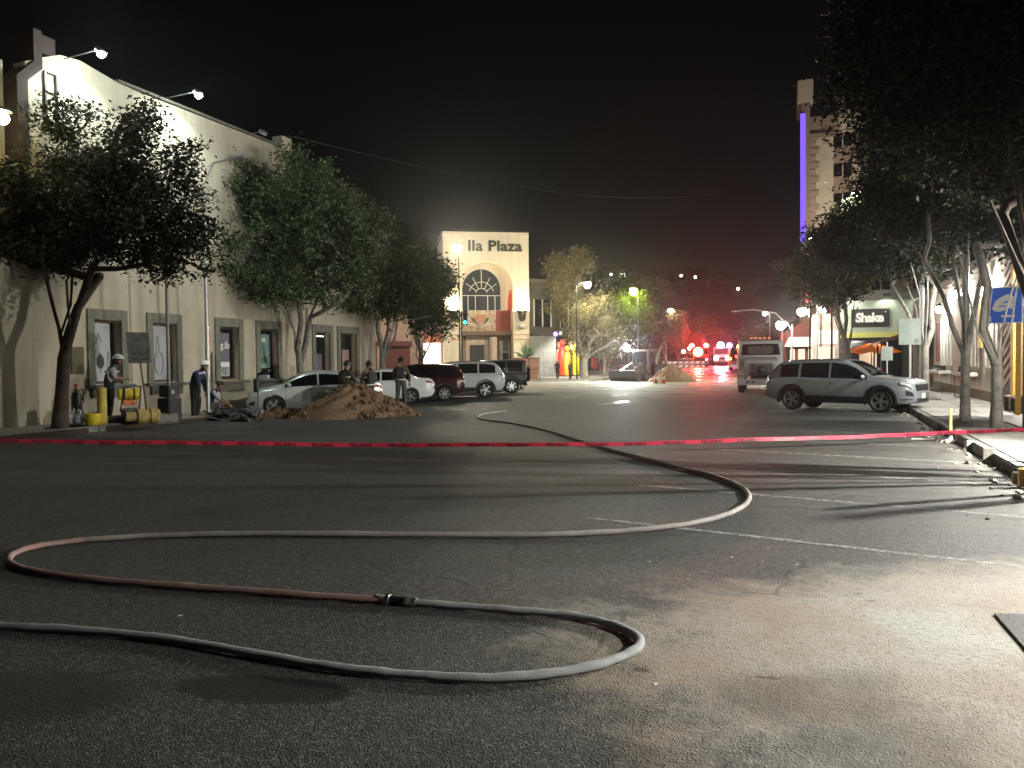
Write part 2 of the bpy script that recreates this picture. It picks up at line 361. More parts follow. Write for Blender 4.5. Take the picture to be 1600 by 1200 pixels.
# pavement round the plaza corner and along the far left side
pv = MB(); poly = [(-60, 62.0), (-31, 62.6), (-24.5, 63.4), (-21.2, 65.0), (-19.4, 67.5), (-19.2, 70.5)]
farl = [far(-9.4, v) for v in (20, 30, 60, 100)]; poly2 = poly+[(p.x, p.y) for p in farl]+[(-60, 160)]
pv.prism(poly2, lambda u, v, d: (u, v, gz(u, v)+d), -.3, .14)
struct('pavement_plaza', pv, mat('plaza_paving', (.26, .245, .215), .8, noise=(1.4, .35), bump=(20, .3)))
pr = MB(); pr.prism([(0.9, 51.5), (30, 51.5), (30, 160)]+[(far(8.6, v).x, far(8.6, v).y) for v in (100, 60, 30, 12)]+[(-.2, 55.0)], lambda u, v, d: (u, v, gz(u, v)+d), -.3, .14)
struct('pavement_far_right', pr, MATS['plaza_paving'])
# ------------------------------------------------------------------ big cream building on the left
M_CREAM = mat('cream_plaster', (.44, .395, .305), .9, noise=(1.1, .6, (.34, .295, .22)), bump=(7, .5), streak=.55)
M_CREAM_D = mat('shaded_brown_plaster', (.045, .030, .026), .9, noise=(3, .4))  # dark brown puts the unlit corner's shade into the plaster colour
M_STONE = mat('grey_stone_trim', (.185, .18, .14), .85, noise=(6, .35), bump=(20, .3))
M_STONE_D = mat('sill_stone', (.13, .125, .10), .85, noise=(6, .3))
M_DARKWIN = mat('dark_glass', (.012, .014, .016), .06, spec=.5)
M_WOOD = mat('wood_frame', (.11, .06, .035), .6, noise=(9, .4))
M_BLACK = mat('black_metal', (.012, .012, .013), .45)
M_GREYMET = mat('grey_metal', (.28, .28, .28), .45, .6)
M_POLE = mat('pole_galvanised', (.42, .43, .42), .4, .55, noise=(8, .25))
wins = [(15.43, 16.66), (17.46, 18.73), (20.26, 21.51), (22.27, 23.57), (25.55, 26.85), (27.25, 28.78)]
B = thing('cream_building', 'large cream plaster building on the left with stone framed shop windows', 'building', (WL, 14, 0))
def bl(mb, name, m, parent=B, **k):
    o = mb.build(name, m, None, **k)
    o.parent = parent; o.matrix_parent_inverse = Matrix.Translation((-WL, -14, 0)) if parent is B else Matrix.Identity(4)
    return o
# main wall is built round its openings: piers, band above, band below
w = MB(); D0 = WL-.45
edges = [13.8]+[v for a, b in wins for v in (a+.16, b-.16)]+[30.2]
Z0, Z1 = 1.16, 3.10
top = [(13.8, 9.50), (14.3, 9.78), (14.8, 10.02), (15.4, 10.08), (16.0, 9.98), (16.6, 9.88), (17.4, 9.84), (23.86, 9.84), (23.9, 10.32), (24.45, 10.32), (24.5, 5.6), (30.2, 5.6)]
ytop = sorted(set([13.8, 30.2]+[t[0] for t in top]))
for i in range(0, len(edges), 2): w.b2((D0, edges[i], Z0), (WL, edges[i+1], Z1))
w.b2((D0, 13.8, 0.0), (WL, 30.2, Z0)); w.prism([(13.8, Z1)]+[(30.2, Z1)]+top[::-1], lambda u, v, d: (d, u, v), D0, WL)
w.b2((WL-14, 29.8, 0), (WL-.451, 30.2, 5.59)); w.b2((WL-14, 24.05, 5.6), (WL-.451, 24.44, 9.8))
bl(w, 'wall', M_CREAM)
cp = MB(); cp.prism([(16.6, 9.885), (23.85, 9.845), (23.85, 9.93), (16.6, 9.97)], lambda u, v, d: (d, u, v), WL-.5, WL+.05); bl(cp, 'coping', M_STONE_D)
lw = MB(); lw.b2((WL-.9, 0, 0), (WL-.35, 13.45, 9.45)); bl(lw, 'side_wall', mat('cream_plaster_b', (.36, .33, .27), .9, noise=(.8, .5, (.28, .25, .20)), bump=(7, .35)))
lw = MB(); lw.b2((WL-.349, 0, 0), (WL-.002, 13.798, 6.29)); bl(lw, 'lower_wall', M_CREAM)
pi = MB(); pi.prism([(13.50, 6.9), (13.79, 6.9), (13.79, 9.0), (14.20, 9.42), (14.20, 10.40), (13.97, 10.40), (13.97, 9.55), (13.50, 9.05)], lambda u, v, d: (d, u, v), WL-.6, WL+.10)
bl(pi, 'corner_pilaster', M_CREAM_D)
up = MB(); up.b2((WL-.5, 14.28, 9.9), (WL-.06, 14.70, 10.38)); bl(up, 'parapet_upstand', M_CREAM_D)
fr = MB()
for a, b_ in (((14.30, 8.3), (14.30, 9.42)), ((14.30, 9.42), (14.62, 9.42)), ((14.62, 9.42), (14.62, 8.3))): fr.bar((WL+.05, *a), (WL+.05, *b_), .05)
bl(fr, 'sign_bracket', M_BLACK)
M_POSTER = mat('poster_paper', (.40, .40, .42), .6, noise=(.8, .25)); M_INK = mat('poster_ink', (.03, .03, .03), .6)
M_RED = mat('poster_red', (.5, .09, .07), .6); M_GREENP = mat('poster_teal', (.22, .36, .33), .5, noise=(2, .4)); M_PURP = mat('poster_mauve', (.16, .15, .19), .5, noise=(3, .3))
M_WHITEP = mat('white_print', (.75, .75, .73), .6)
for i, (a, b_) in enumerate(wins):
    wr = MB(); wr.b2((WL-.02, a-.05, Z0-.02), (WL+.06, a+.17, 3.28)); wr.b2((WL-.02, b_-.17, Z0-.02), (WL+.06, b_+.05, 3.28)); wr.b2((WL-.02, a+.171, 2.98), (WL+.058, b_-.171, 3.28))
    win = bl(wr, 'window', M_STONE, bevel=.01)
    s = MB(); s.b2((WL+.001, a-.16, 1.05), (WL+.22, b_+.16, 1.139)); bl(s, 'sill', M_STONE_D, win, bevel=.01)
    s = MB(); s.b2((WL+.001, a+.02, .78), (WL+.11, b_-.02, 1.049)); bl(s, 'apron', M_STONE_D, win, bevel=.01)
    y0, y1 = a+.171, b_-.171
    f2 = MB()
    for q in ((y0, y0+.05), (y1-.05, y1)): f2.b2((WL-.28, q[0], Z0), (WL-.2, q[1], 2.979))
    f2.b2((WL-.28, y0+.051, 2.92), (WL-.2, y1-.051, 2.979)); f2.b2((WL-.28, y0+.051, Z0), (WL-.2, y1-.051, Z0+.06)); bl(f2, 'frame', M_WOOD, win)
    p = MB(); p.b2((WL-.262, y0+.051, Z0+.061), (WL-.25, y1-.051, 2.919)); bl(p, 'pane', M_DARKWIN, win)
    X = WL-.244
    def sheet(z0, z1, ya, yb, m, nm, dx=0.0):
        k = MB(); k.b2((X+dx, ya, z0), (X+dx+.004, yb, z1)); return bl(k, nm, m, win)
    yc = (y0+y1)/2
    if i in (0, 1):
        sheet(1.23, 2.90, y0+.06, y1-.16, M_POSTER, 'poster'); po = [(.0, 2.05), (.11, 1.9), (.13, 1.72), (.05, 1.6), (-.05, 1.6), (-.13, 1.72), (-.11, 1.9)]
        k = MB(); off = -.05
        if i == 0:
            k.prism(po, lambda u, v, d: (X+d, yc+off+u, v), .006, .009)
            for q0, q1 in (((-.15, 2.3), (-.06, 2.62)), ((-.06, 2.62), (.04, 2.34)), ((-.16, 2.46), (.02, 2.44)), ((-.3, 1.95), (-.12, 2.1)), ((0, 1.6), (0, 1.45)), ((.2, 1.5), (.26, 2.1)), ((.26, 2.1), (.34, 1.5)), ((.2, 1.5), (.3, 1.34)), ((.1, 2.78), (.3, 2.78)), ((.1, 2.7), (.3, 2.7))):
                k.bar((X+.008, yc-.05+q0[0], q0[1]), (X+.008, yc-.05+q1[0], q1[1]), .022, .004)
        else:
            for t in range(14):
                a0, a1 = R(t*360/14), R((t+1)*360/14)
                k.bar((X+.008, yc-.02+.17*math.cos(a0), 1.75+.36*math.sin(a0)), (X+.008, yc-.02+.17*math.cos(a1), 1.75+.36*math.sin(a1)), .035, .004)
            for q0, q1 in (((-.06, 2.1), (-.02, 2.6)), ((.02, 2.6), (.06, 2.1)), ((.15, 2.75), (.33, 2.75)), ((.15, 2.67), (.33, 2.67))): k.bar((X+.008, yc-.05+q0[0], q0[1]), (X+.008, yc-.05+q1[0], q1[1]), .022, .004)
            q = MB(); q.b2((X+.005, yc-.33, 1.75), (X+.007, yc-.22, 1.98)); bl(q, 'poster_patch', M_RED, win)
        bl(k, 'poster_print', M_INK, win)
    elif i == 2:
        sheet(1.75, 2.78, y0+.07, y1-.18, M_PURP, 'poster'); sheet(1.28, 1.62, y0+.07, y1-.18, M_POSTER, 'poster'); sheet(1.62, 1.78, y0+.07, y1-.18, M_WHITEP, 'poster', .001)
        me = text_mesh('g.ib', .34, .002, .008); t = link('lettering', me, M_WHITEP, win); t.rotation_euler = (R(90), 0, R(90)); t.location = (X+.012, yc+.05, 2.35)
        me = text_mesh('CJ', .24, .002, .004); t = link('lettering', me, M_INK, win); t.rotation_euler = (R(90), 0, R(90)); t.location = (X+.012, yc, 1.46)
    elif i == 3:
        sheet(1.55, 2.80, y0+.06, y1-.12, M_GREENP, 'poster'); k = MB()
        for q in range(3): k.b2((X+.005, yc-.1+q*.11, 1.72), (X+.008, yc-.03+q*.11, 1.95+.06*(q % 2)))
        bl(k, 'poster_print', M_INK, win); sheet(2.5, 2.66, yc-.2, yc+.1, M_WHITEP, 'poster', .002)
    elif i == 4:
        k = MB(); k.b2((X, y0+.06, 2.80), (X+.03, y1-.1, 2.85)); bl(k, 'lit_strip', glow('cool_strip', (.9, 1, .95), 2.2), win)
        sheet(1.4, 2.1, yc-.1, yc+.28, M_PURP, 'poster')
    else:
        sheet(1.3, 2.3, yc-.1, yc+.42, mat('poster_rose', (.42, .28, .25), .6, noise=(3, .4)), 'poster')
# hatch of dark metal low on the wall beside the tree, two storm drains
h = MB(); h.b2((WL+.001, 14.86, 1.45), (WL+.06, 15.24, 2.2)); bl(h, 'meter_hatch', mat('hatch_ochre', (.085, .07, .025), .6, noise=(5, .4)), bevel=.01)
dp = MB(); dp.tube([(WL+.07, 20.05, .2), (WL+.07, 20.05, 2.1)], .045, 8); bl(dp, 'drain_pipe', mat('pipe_grey', (.26, .25, .21), .7))
for a, b_ in ((8.5, 9.6), (11.4, 12.4)):
    p = MB(); p.b2((WL-.01, a, 1.16), (WL+.05, b_, 3.2)); bl(p, 'blind_window', M_STONE, bevel=.01)

# ------------------------------------------------------------------ floodlights on arms above the cream wall
def flood(y, lit, label, arm=1.20, z=9.85, power=380):
    t = thing('roof_floodlight', label, 'floodlight', (WL+.02, y, z), 0, 'floodlights on the roof edge')
    a = MB(); a.tube([(-.2, -.04, .10), (arm, -.02, .15)], .016, 6); a.build('arm', M_GREYMET, t)
    hd = MB(); M = Matrix.Rotation(R(38), 3, 'Y'); hd.box((arm+.10, 0, .13), (.20, .26, .08), 0, M); hd.build('housing', M_GREYMET, t, bevel=.015)
    ln = MB(); ln.box((arm+.072, 0, .082), (.17, .22, .018), 0, M)
    ln.build('lens', glow('flood_lens', (.85, 1, .95), 300.0) if lit else mat('lens_off', (.6, .62, .62), .3), t)
    if lit: k = MB(); k.ball((arm+.10, 0, .04), .10, 12, 8); k.build('bulb', glow('flood_bulb', (.88, 1, .96), 480.0), t)
    if lit: light('flood_lamp', 'SPOT', t, (arm-.04, 0, -.06), power, (.88, 1, .93), .10, (-.52, 0, -1), 118, .45)
    return t
flood(14.95, True, 'lit roof floodlight nearest the dark corner pilaster')
flood(18.35, True, 'lit roof floodlight in the middle of the cream building')
flood(22.1, False, 'small unlit roof floodlight at the far end of the cream parapet', .5, 9.75)

# ------------------------------------------------------------------ pink block behind the trees, then the arched corner building
M_PINK = mat('pink_plaster', (.40, .27, .22), .9, noise=(2, .3), bump=(9, .2)); M_MAROON = mat('maroon_paint', (.13, .035, .03), .7, noise=(2, .3))
M_CREAM2 = mat('plaza_cream', (.68, .58, .45), .88, noise=(1.5, .35, (.58, .48, .36)), bump=(8, .25), streak=.3); M_LEAF_T = None
def pin(mb, name, m, parent, base, **k):
    o = mb.build(name, m, None, **k); o.parent = parent; o.location = base; return o
ang = R(32); ex, ey = math.cos(ang), math.sin(ang)
T0 = Vector((-34.2, 66.6, 0)); TW, TH, TD = 8.45, 14.45, 7.0
tower = thing('arched_corner_building', 'cream corner building with tall arched window and dark lettering', 'building', tuple(T0), ang)
w = MB(); NW = 40
def ring(cx, cz, r, a0, a1, n): return [(cx+r*math.cos(a0+(a1-a0)*i/n), cz+r*math.sin(a0+(a1-a0)*i/n)) for i in range(n+1)]
# front wall with arched recess: left pier, right pier, top piece with arch cut
AX0, AX1, AR = 1.70, 6.85, 2.575; ACX = (AX0+AX1)/2; AZ = 9.05
MAX = 0.62
arch = ring(ACX, AZ, AR, 0, math.pi, 22)
left = [(0, 0), (AX0, 0), (AX0, AZ)]+[(p[0], p[1]) for p in arch[::-1][1:12]]+[(ACX, TH), (0, TH)]
right = [(ACX, TH)]+[(p[0], p[1]) for p in arch[11::-1]][0:11]+[(AX1, AZ), (AX1, 0), (TW, 0), (TW, TH)]
fn = lambda u, v, d: (u, d, v)
w.prism(left, fn, 0, 1.55); w.prism(right, fn, 0, 1.55)
w.b2((0, 1.551, 0), (.4, TD, TH-.4)); w.b2((TW-.4, 1.551, 0), (TW, TD, TH-.4)); w.b2((.401, TD-.4, 0), (TW-.401, TD, TH-.4))
w.build('wall', M_CREAM2, tower)
cpb = MB(); cpb.b2((.0, -.07, TH-.42), (.8, -.001, TH-.30)); cpb.build('cornice', mat('white_trim', (.72, .68, .6), .7), tower)
cpb = MB(); cpb.b2((TW-.8, -.07, TH-.42), (TW, -.001, TH-.30)); cpb.build('cornice', MATS['white_trim'], tower)
rf = MB(); rf.b2((-.1, -.1, TH+.001), (TW+.1, TD, TH+.12)); rf.build('roof', mat('roof_dark', (.03, .028, .026), .9), tower)
# inner wall behind the arch with round-headed window
iw = MB(); iw.b2((AX0, 1.56, 6.5), (AX1, 1.9, 11.8)); iw.build('inner_wall', M_CREAM2, tower)
WCX, WZ, WRr = ACX-.35, 8.95, 1.95
gl = MB(); gp = ring(WCX, WZ, WRr, 0, math.pi, 20)
gp = [(WCX+WRr, 6.95)]+[(p[0], WZ+(p[1]-WZ)*1.08) for p in gp]+[(WCX-WRr, 6.95)]
gl.prism(gp, fn, 1.52, 1.555); aw = gl.build('arched_window', mat('night_glass', (.03, .035, .04), .08, spec=.8), tower)
gf = MB(); M_FRAMEW = mat('frame_pale', (.55, .53, .48), .6)
gf.tube([(p[0], 1.50, p[1]) for p in gp], .045, 5); gf.build('frame', M_FRAMEW, aw)
for a_, b_ in (((WCX-WRr, 8.4), (WCX+WRr, 8.4)), ((WCX-.62, 6.95), (WCX-.62, 8.4)), ((WCX+.62, 6.95), (WCX+.62, 8.4)), ((WCX+1.35, 6.95), (WCX+1.35, 8.4)), ((WCX-1.35, 6.95), (WCX-1.35, 8.4)), ((WCX, 9.2), (WCX, 10.95))):
    k = MB(); k.bar((a_[0], 1.49, a_[1]), (b_[0], 1.49, b_[1]), .06); k.build('mullion', M_FRAMEW, aw)
for rr, a0, a1 in ((.62, 20, 160), (1.25, 15, 165)):
    k = MB(); k.tube([(p[0], 1.49, p[1]) for p in ring(WCX, 8.5, rr, R(a0), R(a1), 12)], .032, 5); k.build('mullion', M_FRAMEW, aw)
for aa in (35, 62, 118, 145):
    k = MB(); k.bar((WCX+.62*math.cos(R(aa)), 1.49, 8.5+.62*math.sin(R(aa))), (WCX+1.85*math.cos(R(aa)), 1.49, 8.5+1.9*math.sin(R(aa))), .05); k.build('mullion', M_FRAMEW, aw)
# mural panel, entablature, doorway
M_MURAL = mat('mural', (.45, .38, .28), .8, noise=(2.6, .9, (.22, .07, .05)))
k = MB(); k.b2((AX0+.2, 1.44, 4.85), (5.35, 1.555, 6.93)); mu = k.build('mural_panel', M_MURAL, tower)
for i, (a0, rr, cm) in enumerate(((20, .95, (.50, .44, .32)), (48, 1.05, (.10, .08, .07)), (76, 1.1, (.45, .16, .06)), (104, 1.1, (.45, .16, .06)), (132, 1.05, (.10, .08, .07)), (160, .95, (.50, .44, .32)))):
    a = R(a0); c0 = (3.75, 5.25); k = MB()
    k.prism([(c0[0]+.25*math.cos(a), c0[1]+.25*math.sin(a)), (c0[0]+rr*math.cos(a-.16), c0[1]+rr*math.sin(a-.16)), (c0[0]+(rr+.3)*math.cos(a), c0[1]+(rr+.3)*math.sin(a)), (c0[0]+rr*math.cos(a+.16), c0[1]+rr*math.sin(a+.16))], fn, 1.41, 1.438)
    k.build('mural_ray', mat('mural_ray%d' % i, cm, .8), mu)
k = MB(); k.tube([(p[0], 1.41, p[1]) for p in ring(3.75, 5.2, 1.45, 0, math.pi, 16)], .04, 5); k.build('mural_ring', mat('mural_ring', (.5, .42, .28), .8), mu)
k = MB(); k.b2((5.36, 1.42, 4.6), (AX1-.001, 1.9, 6.92)); k.build('red_panel', mat('red_panel', (.24, .04, .03), .7, noise=(2, .5)), tower)
k = MB(); k.prism([(6.55, 6.93), (6.845, 6.93), (6.845, 8.35), (6.72, 8.9), (6.60, 8.2)], fn, .55, 1.5); k.build('red_banner', mat('red_banner', (.62, .07, .03), .7, noise=(2, .4)), tower)
k = MB(); k.b2((AX0+.001, .9, 4.45), (AX1-.001, 1.42, 4.84)); k.build('beam', mat('beam_brown', (.14, .085, .06), .8), tower)
k = MB(); k.b2((AX0+.001, 2.2, 0), (AX1-.001, 2.4, 4.6)); k.build('entrance_wall', M_PINK, tower)
d_ = MB(); d_.b2((2.75, 2.05, .14), (4.15, 2.195, 3.5)); dr = d_.build('door', mat('door_black', (.02, .021, .022), .4), tower)
for i in range(7): k = MB(); k.cyl((2.9+i*.18, 2.02, .3), (2.9+i*.18, 2.02, 3.4), .014, n=6); k.build('door_bar', M_BLACK, dr)
k = MB(); k.b2((2.35, 1.9, 3.52), (4.6, 2.19, 4.45)); k.build('door_lintel', mat('lintel_rose', (.48, .36, .29), .85, noise=(3, .3)), tower)
for xx in (2.55, 4.38): k = MB(); k.b2((xx-.17, 1.95, .14), (xx+.17, 2.19, 3.52)); k.build('door_jamb', MATS['lintel_rose'], tower)
k = MB(); k.cyl((5.05, 1.5, .14), (5.05, 1.5, 4.3), .42, n=20); k.build('column', mat('column_rose', (.43, .33, .27), .85), tower)
k = MB(); k.b2((6.0, 2.08, 1.2), (6.75, 2.19, 3.9)); wn = k.build('window', M_DARKWIN, tower)
for q in ((6.0, 6.05), (6.70, 6.75)): k = MB(); k.b2((q[0], 2.05, 1.2), (q[1], 2.079, 3.9)); k.build('frame', M_FRAMEW, wn)
k = MB(); k.b2((6.05, 2.05, 2.75), (6.70, 2.079, 2.83)); k.build('frame', M_FRAMEW, wn)
for x0, x1 in ((.0, AX0-.0), (AX1+.0, TW)):
    for z, mm in ((4.42, 'red_line'), (3.95, 'red_line')):
        k = MB(); k.b2((x0+.01, -.03, z), (x1-.01, -.001, z+.07)); k.build('painted_band', mat('red_line', (.36, .12, .07), .8), tower)
    k = MB(); k.lathe([(.001, 0), (.32, .0), (.42, .12), (.46, .3)], 16, ((x0+x1)/2, -.32, 5.15)); k.build('medallion', MATS['white_trim'], tower)
# uplighters: dark bowls on the piers with a lamp inside
M_BOWL = mat('bowl_iron', (.03, .026, .02), .6)
for cx in ((AX0)/2+.05, (AX1+TW)/2+.0):
    k = MB(); k.lathe([(.18, .0), (.34, .25), (.36, .75), (.52, .95), (.55, 1.05), (.46, 1.05), (.30, .8)], 14, (cx, -.42, 5.75)); sb = k.build('wall_uplighter', M_BOWL, tower)
    k = MB(); k.ball((cx, -.42, 6.82), .16, 10, 6); k.build('bulb', glow('uplighter_bulb', (1, .84, .52), 1500.0), sb)
# sign letters stand off the wall on pins, with drip rods above
me = text_mesh('lla Plaza', 1.42, .06, .04, 1.05)
xs_ = [v.co.x for v in me.vertices]; me.transform(Matrix.Diagonal((5.3/(max(xs_)-min(xs_)), 1, 1, 1)))
M_SIGN = mat('sign_letters_dark', (.045, .05, .04), .5); t = link('lettering', me, M_SIGN, tower); t.rotation_euler = (R(90), 0, 0); t.location = (5.08, -.12, 13.05)
for xx in (1.85, 3.4, 5.9, 6.75):
    k = MB(); k.bar((xx, -.05, 14.30), (xx+.35, -.05, 13.25), .035, .03); k.build('drip_rod', MATS['white_trim'], tower)
# pink wing to the left of the tower
M_LITSHOP = glow('lit_shopfront', (1, .90, .72), 5.5)
wg = MB(); wg.b2((-22, 1.2, 0), (-.01, 8, 6.4)); wing = wg.build('side_wing', M_PINK, tower)
for x0, x1, z1 in ((-1.9, -1.05, 3.7), (-.95, -.25, 3.7)):
    k = MB(); k.b2((x0, 1.13, .5), (x1, 1.199, z1)); s = k.build('lit_shop_window', M_LITSHOP, wing)
    for zz in (1.5, 2.5): k = MB(); k.b2((x0, 1.10, zz), (x1, 1.129, zz+.04)); k.build('glazing_bar', M_GREYMET, s)
k = MB(); k.b2((-2.0, .9, 3.8), (-.2, 1.199, 4.7)); k.build('shop_fascia', mat('fascia_red', (.55, .16, .09), .6), wing)
for x0, x1 in ((-5.6, -3.2), (-8.6, -6.4), (-12, -10)):
    k = MB(); k.b2((x0, 1.14, .14), (x1, 1.199, 3.4)); dd = k.build('shutter', M_MAROON, wing)
    k = MB(); k.b2((x0-.2, .5, 3.45), (x1+.2, 1.199, 3.9)); k.build('canopy', M_MAROON, wing, bevel=.03)
k = MB(); k.b2((-22.2, 1.0, 6.401), (-.011, 8, 6.7)); k.build('parapet', M_MAROON, wing)

# dark two storey block right of the tower, grey hoarding in front
RB = Vector((T0.x+ex*TW, T0.y+ey*TW, 0)); M_OLIVE = mat('olive_plaster', (.075, .07, .055), .9, noise=(1, .4))
db = thing('dark_corner_block', 'dim two storey block with balcony right of the arch', 'building', tuple(RB), R(62))
k = MB(); k.b2((.05, .35, 0), (8, 9, 9.6)); k.build('wall', M_OLIVE, db)
k = MB(); k.b2((0, .0, 9.601), (8.1, 9, 10.0)); k.build('parapet', mat('parapet_brown', (.10, .08, .06), .9), db)
for i in range(2):
    k = MB(); k.b2((.8+i*3.6, .30, 5.3), (3.2+i*3.6, .349, 8.0)); wq = k.build('window', M_DARKWIN, db)
    for q in range(3): k = MB(); k.b2((.8+i*3.6+q*1.15, .22, 5.3), (.9+i*3.6+q*1.15, .299, 8.0)); k.build('mullion', M_FRAMEW, wq)
k = MB(); k.b2((0, -.6, 4.3), (8, .349, 4.6)); k.build('balcony', M_OLIVE, db)
hd = thing('grey_hoarding', 'grey panel hoarding beside the arched building corner', 'hoarding', (RB.x+.35, RB.y-.6, 0), R(30))
M_HOARD = mat('hoarding_grey', (.20, .20, .19), .7, noise=(1.6, .35))
for i in range(2):
    k = MB(); k.b2((i*1.22, -.02, .14), (i*1.22+1.19, .03, 4.25)); k.build('panel', M_HOARD, hd, bevel=.008)
for i in range(3): k = MB(); k.b2((i*1.22-.06, .031, .14), (i*1.22+.03, .12, 4.3)); k.build('post', M_GREYMET, hd)
# ------------------------------------------------------------------ shopfront along the right pavement
M_SHOPW = mat('shop_cream', (.60, .55, .45), .85, noise=(1.3, .3), bump=(8, .2)); M_SHOPP = mat('shop_rose', (.52, .38, .32), .85, noise=(1.6, .3))
M_PLINTH = mat('plinth_brown', (.13, .105, .075), .85, noise=(5, .4), bump=(18, .4)); M_ORANGE = mat('ochre_paint', (.62, .34, .05), .6, noise=(3, .2))
M_CURTAIN = mat('curtain_white', (.70, .69, .64), .8, noise=(2, .15))
rs = thing('shopfront_row', 'low cream and rose shopfront row along the right pavement', 'building', (WR, 30, 0))
def bs(mb, name, m, parent=None, **k):
    o = mb.build(name, m, None, **k); p = parent or rs; o.parent = p
    o.matrix_parent_inverse = Matrix.Translation((-WR, -30, 0)) if p is rs else Matrix.Identity(4)
    return o
segs = [(-2, 10, M_SHOPW), (10, 17.5, M_SHOPP), (17.5, 26.0, M_SHOPW), (27.9, 31.5, M_SHOPW), (31.5, 36.0, M_SHOPW), (36.0, 38.4, M_SHOPP), (38.4, 45.2, M_SHOPW)]
for a, b_, m in segs:
    k = MB(); k.b2((WR, a+.003, .5), (WR+.5, b_-.003, 4.9)); bs(k, 'wall', m)
    k = MB(); k.b2((WR-.05, a+.003, 0), (WR+.5, b_-.003, .499)); bs(k, 'plinth', M_PLINTH, bevel=.01)
k = MB(); k.b2((WR+.501, -2, 0), (WR+9, 45.2, 5.4)); bs(k, 'rear_mass', mat('roofing_brown', (.09, .07, .055), .9))
k = MB(); k.b2((WR-.12, -2, 4.901), (WR+.5, 45.2, 5.25)); bs(k, 'cornice', mat('cornice_brown', (.16, .12, .09), .8))
# glazed bays with white blinds, counters with bunting
for a, b_ in ((28.3, 31.0), (32.3, 35.3), (39.0, 42.2)):
    k = MB(); k.b2((WR-.02, a, 1.35), (WR-.001, b_, 3.6)); wn = bs(k, 'shop_window', M_CURTAIN)
    n = 4
    for i in range(n+1):
        y = a+(b_-a)*i/n; k = MB(); k.b2((WR-.06, y-.03, 1.3), (WR-.021, y+.03, 3.65)); bs(k, 'mullion', M_FRAMEW, wn)
    for z in (1.3, 3.6): k = MB(); k.b2((WR-.058, a, z), (WR-.022, b_, z+.06)); bs(k, 'mullion', M_FRAMEW, wn)
M_YEL = mat('yellow_banner', (.62, .50, .06), .6, noise=(4, .5, (.25, .2, .1)))
k = MB(); k.b2((WR-.12, 31.35, 2.0), (WR-.08, 32.05, 4.3)); bs(k, 'wall_banner', M_YEL)
k = MB(); k.b2((WR-.10, 42.9, 1.5), (WR-.001, 43.5, 3.4)); bs(k, 'dark_shutter', M_MAROON)
def counter(a, b_, label):
    t = thing('bunting_counter', label, 'counter', (WR-.30, (a+b_)/2, 0.13)); L = b_-a
    k = MB(); k.b2((-.28, -L/2, .84), (.22, L/2, .98)); k.build('top', M_CURTAIN, t, bevel=.02)
    for y in (-L/2+.15, L/2-.15): k = MB(); k.cyl((-.18, y, .0), (-.18, y, .84), .025, n=8); k.build('leg', M_GREYMET, t)
    n = int(L/.42)
    for i in range(n):
        y = -L/2+(i+.5)*L/n; k = MB(); k.prism([(y-.13, .86), (y+.13, .86), (y, .52)], lambda u, v, d: (d, u, v), -.295, -.285); k.build('pennant', mat('pennant_brown', (.16, .07, .035), .8), t)
    for i in range(5):
        y = -L/2+.3+i*(L-.6)/4; k = MB(); k.lathe([(.001, 0), (.08, 0), (.10, .04), (.05, .12), (.07, .22), (.001, .22)], 10, (-.02, y, .98)); k.build('pot', M_BLACK, t)
counter(38.6, 42.6, 'white topped counter with brown pennants farther along the right wall')
counter(32.2, 34.8, 'white topped counter with brown pennants between the right hand trees')
# striped corner pillar and ochre post
pil = thing('striped_pillar', 'cream pillar with black diagonal stripes beside the ochre post', 'pillar', (WR, 27.0, 0))
k = MB(); k.b2((-.12, -.62, .7), (.4, .62, 4.9)); k.build('core', mat('pillar_black', (.02, .018, .016), .6), pil)
k = MB(); k.b2((-.16, -.66, .0), (.4, .66, .699)); k.build('base', M_PLINTH, pil)
M_STRIPE = mat('stripe_cream', (.56, .42, .30), .75)
for i in range(13):
    z = .72+i*.31; k = MB(); k.prism([(-.60, z+.42), (.60, z), (.60, z+.15), (-.60, z+.57)], lambda u, v, d: (d, u, v), -.150, -.121); k.build('stripe', M_STRIPE, pil)
k = MB(); k.b2((-.2, -1.05, .14), (.3, -.68, 4.9)); k.build('ochre_jamb', M_ORANGE, pil, bevel=.01)
# wall lanterns: the ones outside the frame light the near road
def lantern(y, z, label, s, col=(1, .98, .90), x=WR-.32, hood=.16, spot=None):
    t = thing('wall_lantern', label, 'lantern', (x, y, z), 0, 'lanterns on the right shopfronts')
    k = MB(); k.tube([(.33, 0, .28), (.1, 0, .36), (0, 0, .30)], .02, 6); k.build('bracket', M_BLACK, t)
    k = MB(); k.lathe([(.001, .32), (hood, .20-max(0, hood-.17)*1.2), (hood+.01, .17-max(0, hood-.17)*1.2), (.001, .19)], 14); k.build('cap', M_BLACK, t)
    k = MB(); k.ball((0, 0, 0), .14, 12, 8); k.build('globe', glow('lantern_globe_%d' % int(s), col, s), t)
    if spot: light('lantern_spot', 'SPOT', t, (-.03, 0, -.17), spot[0], col, spot[3], spot[1], spot[2], spot[4])
    return t
lantern(35.2, 4.2, 'white globe lantern high on the cream wall behind the trees', 500)
lantern(40.6, 3.9, 'white globe lantern farthest along the right shopfronts', 1001)
lantern(30.2, 3.9, 'white globe lantern beside the yellow banner', 1000)
lantern(24.0, 3.6, 'white globe lantern just past the right edge by the blue sign', 2200, hood=.26)
lantern(16.6, 3.2, 'white globe lantern on the wall beside the overhanging tree', 650, hood=.26)
lantern(12.9, 2.45, 'white globe lantern behind the nearest pavement tree', 120, hood=.30, spot=(6200, (-1, -.06, -.30), 140, .03, .5))
